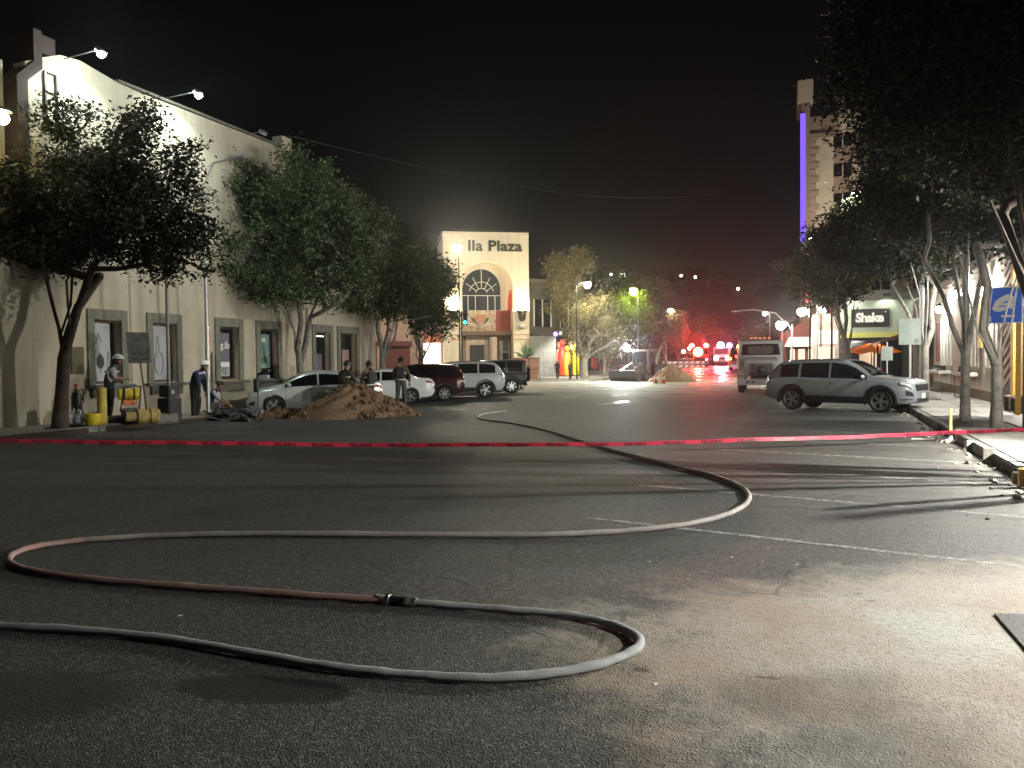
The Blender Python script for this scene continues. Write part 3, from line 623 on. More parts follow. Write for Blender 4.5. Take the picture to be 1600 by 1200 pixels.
lantern(5.2, 3.3, 'white globe lantern over the near right pavement', 120, hood=.30, spot=(2700, (-3.5, -.40, -3.0), 98, .06, 1.0))
# ------------------------------------------------------------------ maroon canopied cafe, then the mint fascia shop
cf = thing('maroon_cafe', 'dark maroon cafe with sloping canopy behind the white sign', 'building', (5.0, 52, 0))
k = MB(); k.b2((.6, -4.5, 0), (9, 8, 5.6)); k.build('wall', mat('cafe_dark', (.05, .028, .026), .8), cf)
k = MB(); k.prism([(-2.2, 2.5), (.6, 3.6), (.6, 3.75), (-2.2, 2.65)], lambda u, v, d: (u, d, v), -4.4, 6.5); k.build('canopy', M_MAROON, cf)
for y in (-4.2, -.8, 2.6, 6.2): k = MB(); k.cyl((-2.1, y, .1), (-2.1, y, 2.55), .05, n=8); k.build('canopy_post', M_BLACK, cf)
k = MB(); k.b2((-2.15, -4.3, .14), (-2.05, 6.3, 1.15)); k.build('screen', M_MAROON, cf)
M_MINT = mat('mint_fascia', (.46, .52, .42), .7, noise=(1, .2)); M_DKBAND = mat('dark_band', (.05, .05, .045), .7)
sh = thing('mint_fascia_shop', 'shop with pale mint fascia and dark sign board beyond the crossing', 'building', (1.0, 65.6, 0), R(2))
k = MB(); k.b2((0, .3, 0), (9, 9, 6.9)); k.build('wall', M_DKBAND, sh)
k = MB(); k.b2((.1, .0, 3.35), (7.5, .299, 6.2)); fa = k.build('fascia', M_MINT, sh)
k = MB(); k.b2((.1, -.03, 3.34), (7.5, -.001, 3.75)); k.build('yellow_edge', mat('yellow_edge', (.60, .56, .16), .6), fa)
k = MB(); k.b2((0, .1, 6.201), (9, 9, 7.0)); k.build('parapet', mat('parapet_grey', (.17, .17, .15), .8), sh)
k = MB(); k.b2((.85, -.12, 4.15), (3.55, -.031, 5.55)); sb = k.build('sign_board', mat('sign_board_dark', (.028, .027, .024), .6), sh)
me = text_mesh('Shake', .95, .03, .045, .92); xs_ = [v.co.x for v in me.vertices]; me.transform(Matrix.Diagonal((2.0/(max(xs_)-min(xs_)), 1, 1, 1)))
t = link('lettering', me, glow('sign_white', (1, .96, .80), .95), sb); t.rotation_euler = (R(90), 0, 0); t.location = (2.15, -.15, 4.85)
k = MB(); k.cyl((3.26, -.15, 5.3), (3.26, -.12, 5.3), .05, n=8); k.build('sign_dot', MATS['sign_white'], sb)
for i, x in enumerate((.5, 2.6, 5.0)):
    k = MB(); k.b2((x, .24, .15), (x+1.8, .299, 3.1)); q = k.build('shop_window', M_DARKWIN, sh)
for i in range(3):
    x = .9+i*2.4; k = MB(); k.box((x, -.62, 6.55), (.5, .3, .14)); q = k.build('sign_spotlight', M_BLACK, sh); k = MB(); k.bar((x, 0.1, 6.5), (x, -.5, 6.6), .04); k.build('arm', M_BLACK, q)
    light('sign_lamp', 'SPOT', q, (x, -.66, 6.46), 130, (.95, 1, .85), .08, (0, .55, -1), 120, .6)
k = MB(); k.b2((-1.9, .3, 0), (-.01, 6, 5.3)); wx = k.build('pink_annex', M_SHOPP, sh)
k = MB(); k.b2((-1.8, .25, 2.9), (-.1, .299, 4.0)); k.build('annex_fascia', M_CURTAIN, wx)
k = MB(); k.b2((-1.7, .24, .4), (-.3, .299, 2.7)); k.build('annex_window', glow('annex_lit', (1, .85, .65), 1.1), wx)
# red brick gable left of it
rb = thing('red_gable_shop', 'dark red gabled shop with white lean to beyond the lorry', 'building', (-3.6, 78, gz(0, 78)), R(6))
k = MB(); k.prism([(0, 0), (4.2, 0), (4.2, 6.2), (2.6, 5.6), (0, 4.0)], lambda u, v, d: (u, d, v), 0, 8); k.build('wall', mat('gable_red', (.22, .055, .045), .85, noise=(3, .3)), rb)
k = MB(); k.prism([(-.1, 2.6), (3.0, 2.6), (2.6, 3.5), (.3, 3.5)], lambda u, v, d: (u, d, v), -1.6, -.01); k.build('lean_to', M_CURTAIN, rb)
for x in (.3, 1.2, 2.1): k = MB(); k.b2((x, -.06, .3), (x+.6, -.01, 2.4)); k.build('lit_window', MATS['annex_lit'], rb)

# ------------------------------------------------------------------ tall tower with violet light strip
TB = Vector((-3.3, 113.5, 0)); tz = gz(0, 113.5)
tt = thing('tall_tower', 'tall cream tower with violet light strip on its corner', 'building', (TB.x, TB.y, tz), R(3))
M_TW = mat('tower_cream', (.42, .37, .30), .9, noise=(.3, .25)); M_TWD = mat('tower_brown', (.20, .15, .12), .9); M_QUOIN = mat('quoin_brown', (.24, .18, .14), .9)
k = MB(); k.b2((1.35, 0, 0), (14, 12, 31)); k.build('wall', M_TW, tt)
k = MB(); k.b2((.25, -.3, 0), (1.34, 8, 36.2)); fin = k.build('corner_fin', M_TWD, tt)
k = MB(); k.b2((-.25, -.5, 35.6), (1.75, 8.2, 38.6)); k.build('fin_cap', M_TW, fin, bevel=.1)
k = MB(); k.b2((.1, -.55, 16.6), (.75, -.31, 34.0)); k.build('light_strip', glow('violet_strip', (.20, .10, .95), 1.5), fin)
for i in range(17):
    z = 15.2+i*.95; wd = .75 if i % 2 else 1.15
    k = MB(); k.b2((1.345, -.16, z), (1.35+wd, -.001, z+.75)); k.build('quoin', M_QUOIN, tt)
k = MB(); k.b2((1.36, .2, 31.001), (5, 8, 33.6)); k.build('roof_room', M_TWD, tt)
k = MB(); k.b2((5.0, -.3, 31.01), (12, 9, 35.5)); k.build('roof_room', M_TW, tt); k = MB(); k.b2((4.4, -.7, 35.501), (12.4, 9.4, 36.3)); k.build('roof_cornice', M_TWD, tt)
k = MB(); k.b2((1.2, -.25, 30.6), (14, -.001, 31.2)); k.build('cornice', M_TWD, tt)
for j in range(7):
    z = 10.2+j*4.0-1.0
    for i, x in enumerate((4.3, 9.0)):
        k = MB(); k.b2((x, -.05, z), (x+2.3, -.001, z+1.75)); q = k.build('window', M_DARKWIN, tt)
        k = MB(); k.b2((x+1.1, -.09, z), (x+1.2, -.051, z+1.75)); k.build('mullion', M_FRAMEW, q)
        k = MB(); k.b2((x, -.04, z-2.2), (x+2.3, -.001, z-.02)); k.build('spandrel', M_QUOIN, tt)
# mast lamp added in front of the tower to wash its face
fl = thing('added_floodlight', 'floodlight added on a mast to wash the tower face', 'floodlight', (0.5, 97, gz(0, 97)), 0)
k = MB(); k.cyl((0, 0, 0), (0, 0, 8.0), .08, n=8); k.build('mast', M_GREYMET, fl)
k = MB(); k.box((0, .0, 8.1), (.5, .2, .4), 0, Matrix.Rotation(R(35), 3, 'X')); k.build('housing', M_BLACK, fl)
light('tower_wash', 'SPOT', fl, (0, .3, 8.3), 24000, (1, .88, .70), .2, (.25, .8, .9), 80, .8)

# ------------------------------------------------------------------ hillside with houses and lights
hl = MB(); hr = random.Random(11)
def hz(x, y):
    if y < 150: return 2.0
    t = min(1, (y-150)/170.0); t = t*t*(3-2*t)
    return 2.7+t*(33+4*math.sin(x*.021+1)+3*math.sin(x*.055)+1.2*math.sin(x*.17+y*.05))-max(0, (y-330))*.02
hx = [-330+i*12 for i in range(56)]; hy = [150+j*12 for j in range(26)]
hl.v = [(x, y, hz(x, y)) for y in hy for x in hx]; n_ = len(hx)
hl.f = [(j*n_+i, j*n_+i+1, (j+1)*n_+i+1, (j+1)*n_+i) for j in range(len(hy)-1) for i in range(n_-1)]
struct('hillside', hl, mat('hill_scrub', (.025, .026, .018), 1.0, noise=(.08, .6)))
M_HOUSE = [mat('house_%d' % i, tuple(q*.4 for q in c), .9) for i, c in enumerate(((.25, .2, .17), (.16, .13, .12), (.22, .21, .2), (.18, .12, .10)))]
M_HRF = mat('house_roof', (.06, .035, .03), .9)
hs = [(962, 428, 2, 'cool'), (976, 427, 0, 'cool'), (1071, 430, 1, 'white'), (1094, 432, 1, 'green'), (1128, 437, 2, 'warm'), (1147, 438, 2, 'warm'), (1169, 442, 1, 'white'), (1162, 450, 1, 'warm'), (1020, 446, 0, ''), (1040, 455, 0, ''), (1085, 452, 0, ''), (1200, 440, 0, ''), (1132, 446, 0, ''), (1010, 462, 0, '')]
hc = {'cool': (.75, .82, 1), 'white': (1, .97, .88), 'green': (.85, 1, .85), 'warm': (1, .70, .38)}
nm = {0: '', 1: ' with one lit lamp', 2: ' with two lit windows'}
wh = ['at the far left of the hill', 'left of the first pair of hill lights', 'alone in the middle of the hill', 'with a greenish lamp on the hill', 'left in the warm lit row on the hill', 'right in the warm lit row on the hill', 'highest at the right of the hill', 'below the white lamp at the right of the hill', 'dim on the hill above the green street lamp', 'dim on the lower left of the hill', 'dim under the middle of the hill', 'dim at the right end of the hill', 'dim under the warm lit row', 'dim and lowest on the hill']
for i, (px, py, nl, kind) in enumerate(hs):
    D = 235
    while D < 420:
        p = at(px, py, D)
        if p.z < hz(p.x, p.y)+2.0: break
        D += 2
    p = at(px, py, D); z0 = hz(p.x, p.y)-2
    t = thing('hill_house', 'far hillside house '+wh[i], 'house', (p.x, p.y, z0), R(hr.uniform(5, 30)), 'houses on the far hillside')
    h_ = max(5.0, p.z-z0+1.5); k = MB(); k.b2((-4, 0, 0), (4, 7, h_)); k.build('wall', M_HOUSE[i % 4], t)
    k = MB(); k.prism([(-4.4, h_+.01), (4.4, h_+.01), (0, h_+1.6)], lambda u, v, d: (u, d, v), -.4, 7.4); k.build('roof', M_HRF, t)
    for q in range(max(nl, 1)):
        x = -1.7 if q == 0 else 1.9; k = MB(); k.b2((x-.38, -.06, h_-2.1), (x+.38, -.01, h_-1.3))
        k.build('window', glow('hill_'+kind, hc[kind], 7.0) if nl else M_DARKWIN, t)
        if nl == 2: k = MB(); k.b2((x+1.5-.3, -.06, h_-2.4), (x+1.5+.2, -.01, h_-1.4)); k.build('window', MATS['hill_'+kind], t)
# dark blocks lining the street beyond the crossing
M_FARB = [mat('far_block_%d' % i, c, .9, noise=(.6, .3)) for i, c in enumerate(((.12, .10, .085), (.16, .11, .09), (.10, .095, .09)))]
for i, (u, v, wd, dp, h_, nmx) in enumerate([(-13.4, 32, 13, 14, 7.0, 'in the middle of the left side past the crossing'), (-13.0, 50, 14, 16, 6.0, 'behind the emergency lights on the left'), (12.3, 34, 12, 13, 6.0, 'on the right side behind the lorry'), (12.0, 64, 12, 18, 6.5, 'farthest on the right side of the street')]):
    p = far(u, v); t = thing('far_block', 'dim flat roofed block '+nmx, 'building', tuple(p), FA, 'blocks lining the far street'); s = -1 if u < 0 else 1
    k = MB(); k.b2((0, 0, -1), (s*wd, dp, h_)); k.build('wall', M_FARB[i % 3], t)
    k = MB(); k.b2((-s*.25, -.25, h_+.001), (s*wd, dp+.2, h_+.4)); k.build('parapet', M_HRF, t)
    for q in range(3):
        y = 1.0+q*(dp-2)/3; k = MB(); k.b2((-s*.05, y, .6), (-s*.001, y+2.2, 3.0)); k.build('shop_window', M_DARKWIN, t)
        k = MB(); k.prism([(-s*1.2, 3.1), (-s*.001, 3.6), (-s*.001, 3.75), (-s*1.2, 3.2)], lambda a, b_, d: (a, d, b_), y-.2, y+2.4); k.build('awning', M_MAROON if q % 2 else M_OLIVE, t)
    if u < 0:
        k = MB(); k.b2((1, -.05, .8), (wd-14+1.5, -.001, 3)); k.build('window', M_DARKWIN, t)
# ------------------------------------------------------------------ cars: lofted bodies with cut wheel arches, glazing laid on the body surface
M_TYRE = mat('tyre', (.012, .012, .012), .85, noise=(20, .3)); M_RIM = mat('rim_alloy', (.55, .56, .57), .3, .9); M_RIMD = mat('rim_dark', (.03, .03, .03), .5)
M_GLASS = mat('car_glass', (.005, .006, .007), .04, spec=.35); M_TRIM = mat('car_trim', (.015, .015, .016), .6); M_CHROME = mat('car_chrome', (.6, .6, .6), .18, 1.0)
M_TAIL = mat('tail_lamp', (.25, .010, .012), .2, coat=.6); M_HEAD = mat('head_lamp', (.62, .64, .66), .10, .3, coat=.8); M_PLATEW = mat('number_plate', (.70, .70, .68), .5)
M_CAB = mat('cabin_dark', (.02, .02, .022), .8)
def paint(key, col, metal=.35, rough=.32): return mat(key, col, rough, metal, coat=.7, noise=(9, .06))
WHEELS = {}
def wheel_meshes(r, wd, style):
    key = (r, wd, style)
    if key in WHEELS: return WHEELS[key]
    t = MB(); ri = r*.71
    t.lathe([(ri, -wd/2+.01), (ri+.02, -wd/2), (r-.035, -wd/2), (r-.008, -wd/2+.03), (r, -wd/2+.06), (r, wd/2-.06), (r-.008, wd/2-.03), (r-.035, wd/2), (ri+.02, wd/2), (ri, wd/2-.01), (ri, -wd/2+.01)], 28, axis='y')
    rim = MB(); s = -1
    rim.lathe([(.001, -.05), (ri*.9, -.05), (ri*.96, -wd/2+.02), (ri+.004, -wd/2+.005), (ri+.004, wd/2-.01), (.001, wd/2-.02)], 28, axis='y')
    d = rim.mesh('rim'); d.materials.append(M_RIMD)
    sp = MB(); y = -wd/2+.025
    sp.lathe([(ri*.90, y-.005), (ri*.995, y-.02), (ri*.995, y+.02), (ri*.90, y+.02), (ri*.90, y-.005)], 28, axis='y')
    sp.lathe([(.001, y-.012), (.055, y-.012), (.075, y+.015), (.001, y+.03)], 12, axis='y')
    n = 5 if style != 'ten' else 7
    for i in range(n):
        for off in ((-.16, .16) if style == 'split' else (0,)):
            a = 2*math.pi*i/n+.3; b_ = a+off
            p = (math.cos(a+off*.3)*.05, y, math.sin(a+off*.3)*.05); q = (math.cos(b_)*ri*.93, y, math.sin(b_)*ri*.93)
            sp.bar(p, q, .028 if style == 'split' else .05, .034 if style == 'split' else .055)
    WHEELS[key] = (t.mesh('wheel'), d, sp.mesh('spokes')); WHEELS[key][0].materials.append(M_TYRE); WHEELS[key][2].materials.append(M_RIM if style != 'dark' else M_RIMD)
    return WHEELS[key]
class Car:
    def __init__(s, name, label, loc, heading, sp, pm):
        s.sp = sp; s.pm = pm; s.t = thing(name, label, 'car', (loc[0], loc[1], 0.0), heading); s.L = sp['L']; s.body()
    def section(s, x):
        sp = s.sp; zb, zB, zT, w = interp(sp['bot'], x), interp(sp['belt'], x), interp(sp['top'], x), interp(sp['wid'], x)
        zT = max(zT, zB+.012); g = max(0.0, min(1.0, (zT-zB-.02)/.42)); g = g*g*(3-2*g); tum = sp.get('tum', .20)
        h = zB-zb; yr = w*(.945-tum*g); zr = zT-(.018+.06*g)
        if zr < zB+.006: zr = zB+.006
        return [(0, zb), (w*.72, zb), (w-.05, zb+.015), (w-.012, zb+.10*min(1, h/.5)), (w*.988, zb+.42*h), (w, zb+.74*h), (w*.968, zB-.02), (w*.945, zB),
                ((w*.945+yr)/2+.018*g, (zB+zr)/2), (yr, zr), (yr*.86, zT-.010-.016*g), (yr*.45, zT-.003), (0, zT)]
    def pt(s, x, k, side, off=0.0):     # k = index along the section, may be fractional
        sec = s.section(x); i = min(int(k), len(sec)-2); f = k-i
        y = sec[i][0]*(1-f)+sec[i+1][0]*f; z = sec[i][1]*(1-f)+sec[i+1][1]*f
        ty, tz = sec[i+1][0]-sec[i][0], sec[i+1][1]-sec[i][1]; l = math.hypot(ty, tz) or 1
        return Vector((x, side*(y+off*tz/l), z-off*ty/l))
    def body(s):
        sp = s.sp; hl = s.L/2; xs = sorted(set([round(-hl+s.L*i/64, 4) for i in range(65)]+[hl-.02, hl-.05, -hl+.02, -hl+.05]))
        mb = MB(); rings = []
        for x in xs:
            sec = s.section(x); ring = [(x, y, z) for y, z in sec]+[(x, -y, z) for y, z in sec[-2:0:-1]]; rings.append(ring)
        n = len(rings[0]); vs = [p for r in rings for p in r]; fs = []
        for i in range(len(rings)-1):
            for k in range(n): fs.append((i*n+k, (i+1)*n+k, (i+1)*n+(k+1) % n, i*n+(k+1) % n))
        fs.append(tuple(range(n))); fs.append(tuple((len(rings)-1)*n+k for k in range(n-1, -1, -1)))
        mb.add(vs, fs); me = mb.mesh('body', weld=True)
        r = sp['r']; cut = MB()
        for x in (sp['xf'], sp['xr']):
            for sd in (-1, 1): cut.cyl((x, sd*(sp['W']/2-.30), r+.01), (x, sd*(sp['W']/2+.2), r+.01), r+.065, n=28)
        cm = cut.mesh('cut'); co = link('cut', cm); bo = link('body', me, s.pm)
        md = bo.modifiers.new('b', 'BOOLEAN'); md.operation = 'DIFFERENCE'; md.object = co; md.solver = 'EXACT'
        bpy.context.view_layer.update(); dg = bpy.context.evaluated_depsgraph_get()
        nm = bpy.data.meshes.new_from_object(bo.evaluated_get(dg)); bo.modifiers.clear()
        if len(nm.polygons) > 200:
            bo.data = nm; nm.shade_smooth(); nm.set_sharp_from_angle(angle=R(32)); nm.name = 'body'
        bpy.data.objects.remove(co); s.bo = bo; bo.parent = s.t
        if len(bo.data.materials) == 0: bo.data.materials.append(s.pm)
        well = MB()
        for x in (sp['xf'], sp['xr']):
            for sd in (-1, 1): well.box((x, sd*(sp['W']/2-.36), r+.1), (2*r+.1, .1, 2*r))
        t, d, k = wheel_meshes(r, sp.get('tw', .225), sp.get('rim', 'split'))
        for x in (sp['xf'], sp['xr']):
            for sd in (-1, 1):
                wo = link('wheel', t, None, s.t); wo.location = (x, sd*(sp['W']/2-.125), r); wo.rotation_euler = (0, R(17*x), 0 if sd < 0 else math.pi)
                link('rim', d, None, wo); link('spokes', k, None, wo)
                lip = MB()
                def lf(u, v, x=x, sd=sd):
                    a = R(-18)+u*R(216); rr = r+.055+v*sp.get('lip', .05)
                    xx, zz = x+math.cos(a)*rr, r+.01+math.sin(a)*rr; xx = max(-s.L/2+.02, min(s.L/2-.02, xx))
                    sec = s.section(xx); yy = np.interp(zz, [p[1] for p in sec[3:8]], [p[0] for p in sec[3:8]])
                    return (xx, sd*(yy+.008), zz)
                lip.grid(lf, 22, 1); lip.build('arch_trim', M_TRIM if sp.get('clad', 1) else s.pm, s.t)
    def patch(s, name, m, x0, x1, k0, k1, side, off=.006, nu=10, nv=4, parent=None):
        a0 = k0 if callable(k0) else (lambda x: k0); a1 = k1 if callable(k1) else (lambda x: k1); mb = MB()
        mb.grid(lambda u, v: s.pt(x0+(x1-x0)*u, a0(x0+(x1-x0)*u)*(1-v)+a1(x0+(x1-x0)*u)*v, side, off), nu, nv)
        return mb.build(name, m, parent or s.t)
    def top_patch(s, name, m, x0, x1, yfrac=.86, off=.006, nu=10):
        mb = MB()
        def fn(u, v):
            x = x0+(x1-x0)*u; sec = s.section(x); ym = sec[9][0]*yfrac; y = -ym+2*ym*v
            z = np.interp(abs(y), [p[0] for p in sec[:8:-1]], [p[1] for p in sec[:8:-1]])
            dz = (interp(s.sp['top'], x+.02)-interp(s.sp['top'], x-.02))/.04; l = math.hypot(1, dz)
            return (x-off*dz/l, y, z+off/l)
        mb.grid(fn, nu, 10); return mb.build(name, m, s.t)
    def seam(s, x, k0, k1, side, w=.010):
        return s.patch('door_seam', M_TRIM, x-w/2, x+w/2, k0, k1, side, .003, 1, 8)
    def windows(s, spans, inset_lo=7.16, top_gap=.055):
        for sd in (-1, 1):
            for x0, x1 in spans:
                def hi(x):
                    sec = s.section(x); d = max(.02, math.hypot(sec[9][0]-sec[7][0], sec[9][1]-sec[7][1])); return max(inset_lo+.02, 9-2*top_gap/d)
                s.patch('side_window', M_GLASS, x0, x1, inset_lo, hi, sd, .007, 12, 4)
    def mirror(s, x, z, m):
        for sd in (-1, 1):
            y = interp(s.sp['wid'], x)*.93; mb = MB(); mb.ball((x, sd*(y+.13), z), .1, 10, 7, (.75, 1.05, .72)); mo = mb.build('wing_mirror', m, s.t)
            k = MB(); k.bar((x+.02, sd*(y-.03), z-.05), (x, sd*(y+.08), z-.03), .04); k.build('mirror_stalk', M_TRIM, mo)
            k = MB(); k.ball((x-.06, sd*(y+.13), z), .085, 10, 7, (.2, 1, .68)); k.build('mirror_glass', M_GLASS, mo)
    def handle(s, x, k, m=None):
        for sd in (-1, 1):
            p = s.pt(x, k, sd, .02); mb = MB(); mb.box(p, (.19, .03, .028)); mb.build('door_handle', m or s.pm, s.t, bevel=.008)
    def plate(s, x, z, sg):
        mb = MB(); mb.box((x+sg*.012, 0, z), (.015, .36, .16)); mb.build('number_plate', M_PLATEW, s.t)
    def block(s, name, m, c, d, bevel=.01):
        mb = MB(); mb.box(c, d); return mb.build(name, m, s.t, bevel=bevel)
SUV = dict(L=4.70, W=1.84, r=.36, xf=1.42, xr=-1.37, tum=.19, lip=.075, clad=1, rim='split',
    top=[(-2.35, .72), (-2.33, .95), (-2.27, 1.12), (-2.05, 1.42), (-1.92, 1.55), (-1.6, 1.63), (-.9, 1.668), (-.2, 1.67), (.30, 1.625), (.62, 1.50), (1.20, 1.13), (1.34, 1.10), (1.8, 1.06), (2.08, 1.015), (2.24, .955), (2.31, .86), (2.35, .62)],
    belt=[(-2.35, .70), (-2.30, .93), (-2.1, 1.045), (-1.5, 1.045), (0, 1.01), (1.15, .995), (1.8, .965), (2.12, .90), (2.28, .80), (2.35, .58)],
    bot=[(-2.35, .52), (-2.28, .40), (-2.0, .33), (-1.7, .27), (1.8, .25), (2.1, .27), (2.35, .33)],
    wid=[(-2.35, .70), (-2.28, .82), (-2.1, .885), (-1.6, .915), (0, .92), (1.5, .915), (1.9, .895), (2.15, .83), (2.28, .74), (2.35, .64)])
def car_suv(name, label, rear_or_mid, heading, pm, sp=SUV, detail=True):
    c = Car(name, label, rear_or_mid, heading, sp, pm); hl = c.L/2
    c.windows([(-1.78, -1.16), (-1.08, -.17), (-.09, 1.02)])
    c.top_patch('windscreen', M_GLASS, .42, 1.18, .93); c.top_patch('rear_window', M_GLASS, -2.18, -1.98, .86)
    for sd in (-1, 1):
        for x in (-1.12, -.13): c.seam(x, 3.2, 7, sd)
        c.seam(1.02, 3.2, 6.6, sd)
        c.patch('sill_trim', M_TRIM, -.98, 1.0, 2.0, 3.6, sd, .008, 14, 3)
        c.patch('tail_lamp', M_TAIL, -2.325, -2.06, 5.9, 6.95, sd, .008, 6, 3)
        c.patch('head_lamp', M_HEAD, 1.98, 2.30, 5.75, lambda x: 6.8-.2*(2.30-x), sd, .008, 6, 3)
        c.patch('lamp_surround', M_TRIM, 1.92, 2.325, 5.45, lambda x: 6.95-.2*(2.30-x), sd, .005, 6, 3)
        c.patch('body_crease', pm, -1.9, 1.9, 6.0, 6.25, sd, .007, 20, 2)
        r = MB(); r.tube([(x, sd*(c.section(x)[9][0]-.05), c.section(x)[9][1]+.055+(-.05 if i in (0, 7) else 0)) for i, x in enumerate(np.linspace(-1.75, .35, 8))], .018, 6); r.build('roof_rail', M_CHROME, c.t)
    c.handle(-.86, 5.8); c.handle(.12, 5.8); c.mirror(.93, 1.09, pm)
    for i in range(3): c.block('grille_bar', M_CHROME, (2.335-.03*i, 0, .69+.065*i), (.05, 1.0-.06*i, .018), .004)
    c.block('grille', M_TRIM, (2.305, 0, .755), (.075, 1.10, .22)); c.plate(2.36, .52, 1)
    em = MB(); em.lathe([(.045, -.004), (.055, -.004), (.055, .01), (.045, .01), (.045, -.004)], 16, axis='y'); em.bar((-.03, 0, .03), (0, 0, -.035), .008); em.bar((0, 0, -.035), (.03, 0, .03), .008)
    eo = em.build('emblem', M_CHROME, c.t); eo.location = (2.352, 0, .77); eo.rotation_euler = (0, 0, R(90))
    c.block('lower_intake', M_TRIM, (2.325, 0, .40), (.06, 1.05, .12)); c.block('skid_strip', M_CHROME, (2.33, 0, .315), (.06, 1.15, .03), .008)
    for sd in (-1, 1):
        c.patch('fog_recess', M_TRIM, 2.13, 2.31, 4.0, 4.8, sd, .006, 6, 3)
        c.patch('chrome_strip', M_CHROME, 2.02, 2.33, 3.2, 3.38, sd, .012, 6, 1)
    c.block('rear_bumper', M_TRIM, (-2.30, 0, .50), (.14, 1.5, .16), .03); c.plate(-2.36, .85, -1)
    return c
# silver people carrier, nose to the right kerb
M_SILVER = paint('silver_blue_paint', (.42, .45, .48), .35, .26)
hd_ = math.atan2(-1.08, 2.6); fw = Vector((math.cos(hd_), math.sin(hd_))); lf = Vector((-fw.y, fw.x)); mid = Vector((.28, 26.52))+lf*.80-fw*.02
car_suv('parked_car', 'silver blue sport utility car parked nose first at the right kerb', mid, hd_, M_SILVER)

SEDAN = dict(L=4.42, W=1.76, r=.315, xf=1.38, xr=-1.24, tum=.22, lip=.025, clad=0, rim='five', tw=.2,
    top=[(-2.21, .66), (-2.19, .86), (-2.12, .99), (-1.95, 1.045), (-1.62, 1.075), (-1.05, 1.34), (-.6, 1.44), (-.1, 1.47), (.3, 1.43), (.62, 1.32), (1.18, 1.03), (1.4, .97), (1.8, .89), (2.05, .80), (2.18, .66), (2.21, .52)],
    belt=[(-2.21, .64), (-2.15, .88), (-1.9, .96), (-1.0, .955), (0, .93), (1.1, .90), (1.7, .82), (2.05, .70), (2.21, .48)],
    bot=[(-2.21, .42), (-2.1, .30), (-1.7, .24), (1.7, .20), (2.0, .2), (2.21, .26)],
    wid=[(-2.21, .66), (-2.12, .78), (-1.8, .85), (-1, .88), (0, .88), (1.3, .87), (1.8, .82), (2.05, .72), (2.21, .52)])
def car_sedan(label, pos, heading, pm, sp=SEDAN):
    c = Car('parked_car', label, pos, heading, sp, pm)
    c.windows([(-1.18, -.94), (-.88, -.06), (.01, 1.02)]); c.top_patch('windscreen', M_GLASS, .45, 1.16, .92); c.top_patch('rear_window', M_GLASS, -1.58, -1.02, .9)
    for sd in (-1, 1):
        for x in (-.91, -.025): c.seam(x, 3.2, 7, sd)
        c.seam(1.02, 3.2, 6.6, sd)
        c.patch('tail_lamp', M_TAIL, -2.19, -1.88, 5.6, 6.8, sd, .008, 6, 3); c.patch('head_lamp', M_HEAD, 1.72, 2.16, 5.7, 6.75, sd, .008, 6, 3)
        c.patch('fog_recess', M_TRIM, 1.98, 2.17, 3.4, 4.4, sd, .006, 5, 3)
    c.handle(-.72, 5.9); c.handle(.2, 5.9); c.mirror(.90, .99, pm)
    c.block('grille', M_TRIM, (2.175, 0, .50), (.05, .9, .2)); c.block('lower_intake', M_TRIM, (2.18, 0, .30), (.05, 1.1, .10)); c.plate(2.21, .42, 1); c.plate(-2.22, .78, -1)
    c.block('rear_bumper', pm, (-2.16, 0, .52), (.14, 1.45, .2), .05)
    return c
H5 = math.atan2(-.46, -.888); fw5 = Vector((math.cos(H5), math.sin(H5))); lf5 = Vector((-fw5.y, fw5.x))
def pos_from_wheel(wx, wy, xw, W, h=H5):       # centre of a car whose near (left) wheel stands at (wx, wy)
    f = Vector((math.cos(h), math.sin(h))); l = Vector((-f.y, f.x)); return Vector((wx, wy))-f*xw-l*(W/2-.125)
hS = math.atan2(-.66, -.75)
car_sedan('light silver saloon parked by the cream building behind the soil heap', pos_from_wheel(-16.65, 20.3, 1.38, 1.76, hS), hS, paint('pale_silver_paint', (.52, .56, .55), .4, .3))
car_sedan('white saloon seen from its rear corner beside the standing firefighter', pos_from_wheel(-15.95, 28.0, -1.24, 1.76), H5, paint('white_paint', (.70, .72, .72), .0, .3))
DARK = dict(SUV); DARK.update(L=4.35, W=1.80, r=.34, xf=1.30, xr=-1.28, rim='ten', lip=.05,
    top=[(-2.17, .75), (-2.15, 1.0), (-2.05, 1.30), (-1.9, 1.50), (-1.6, 1.60), (-.9, 1.655), (-.2, 1.655), (.28, 1.61), (.6, 1.48), (1.1, 1.14), (1.25, 1.08), (1.7, 1.02), (2.0, .95), (2.12, .85), (2.17, .6)],
    belt=[(-2.17, .73), (-2.1, .98), (-1.9, 1.04), (0, 1.0), (1.1, .97), (1.7, .92), (2.0, .82), (2.17, .55)], bot=[(-2.17, .5), (-2.08, .38), (-1.7, .28), (1.7, .25), (2.17, .32)],
    wid=[(-2.17, .70), (-2.08, .82), (-1.8, .88), (0, .9), (1.5, .885), (1.85, .83), (2.05, .74), (2.17, .56)])
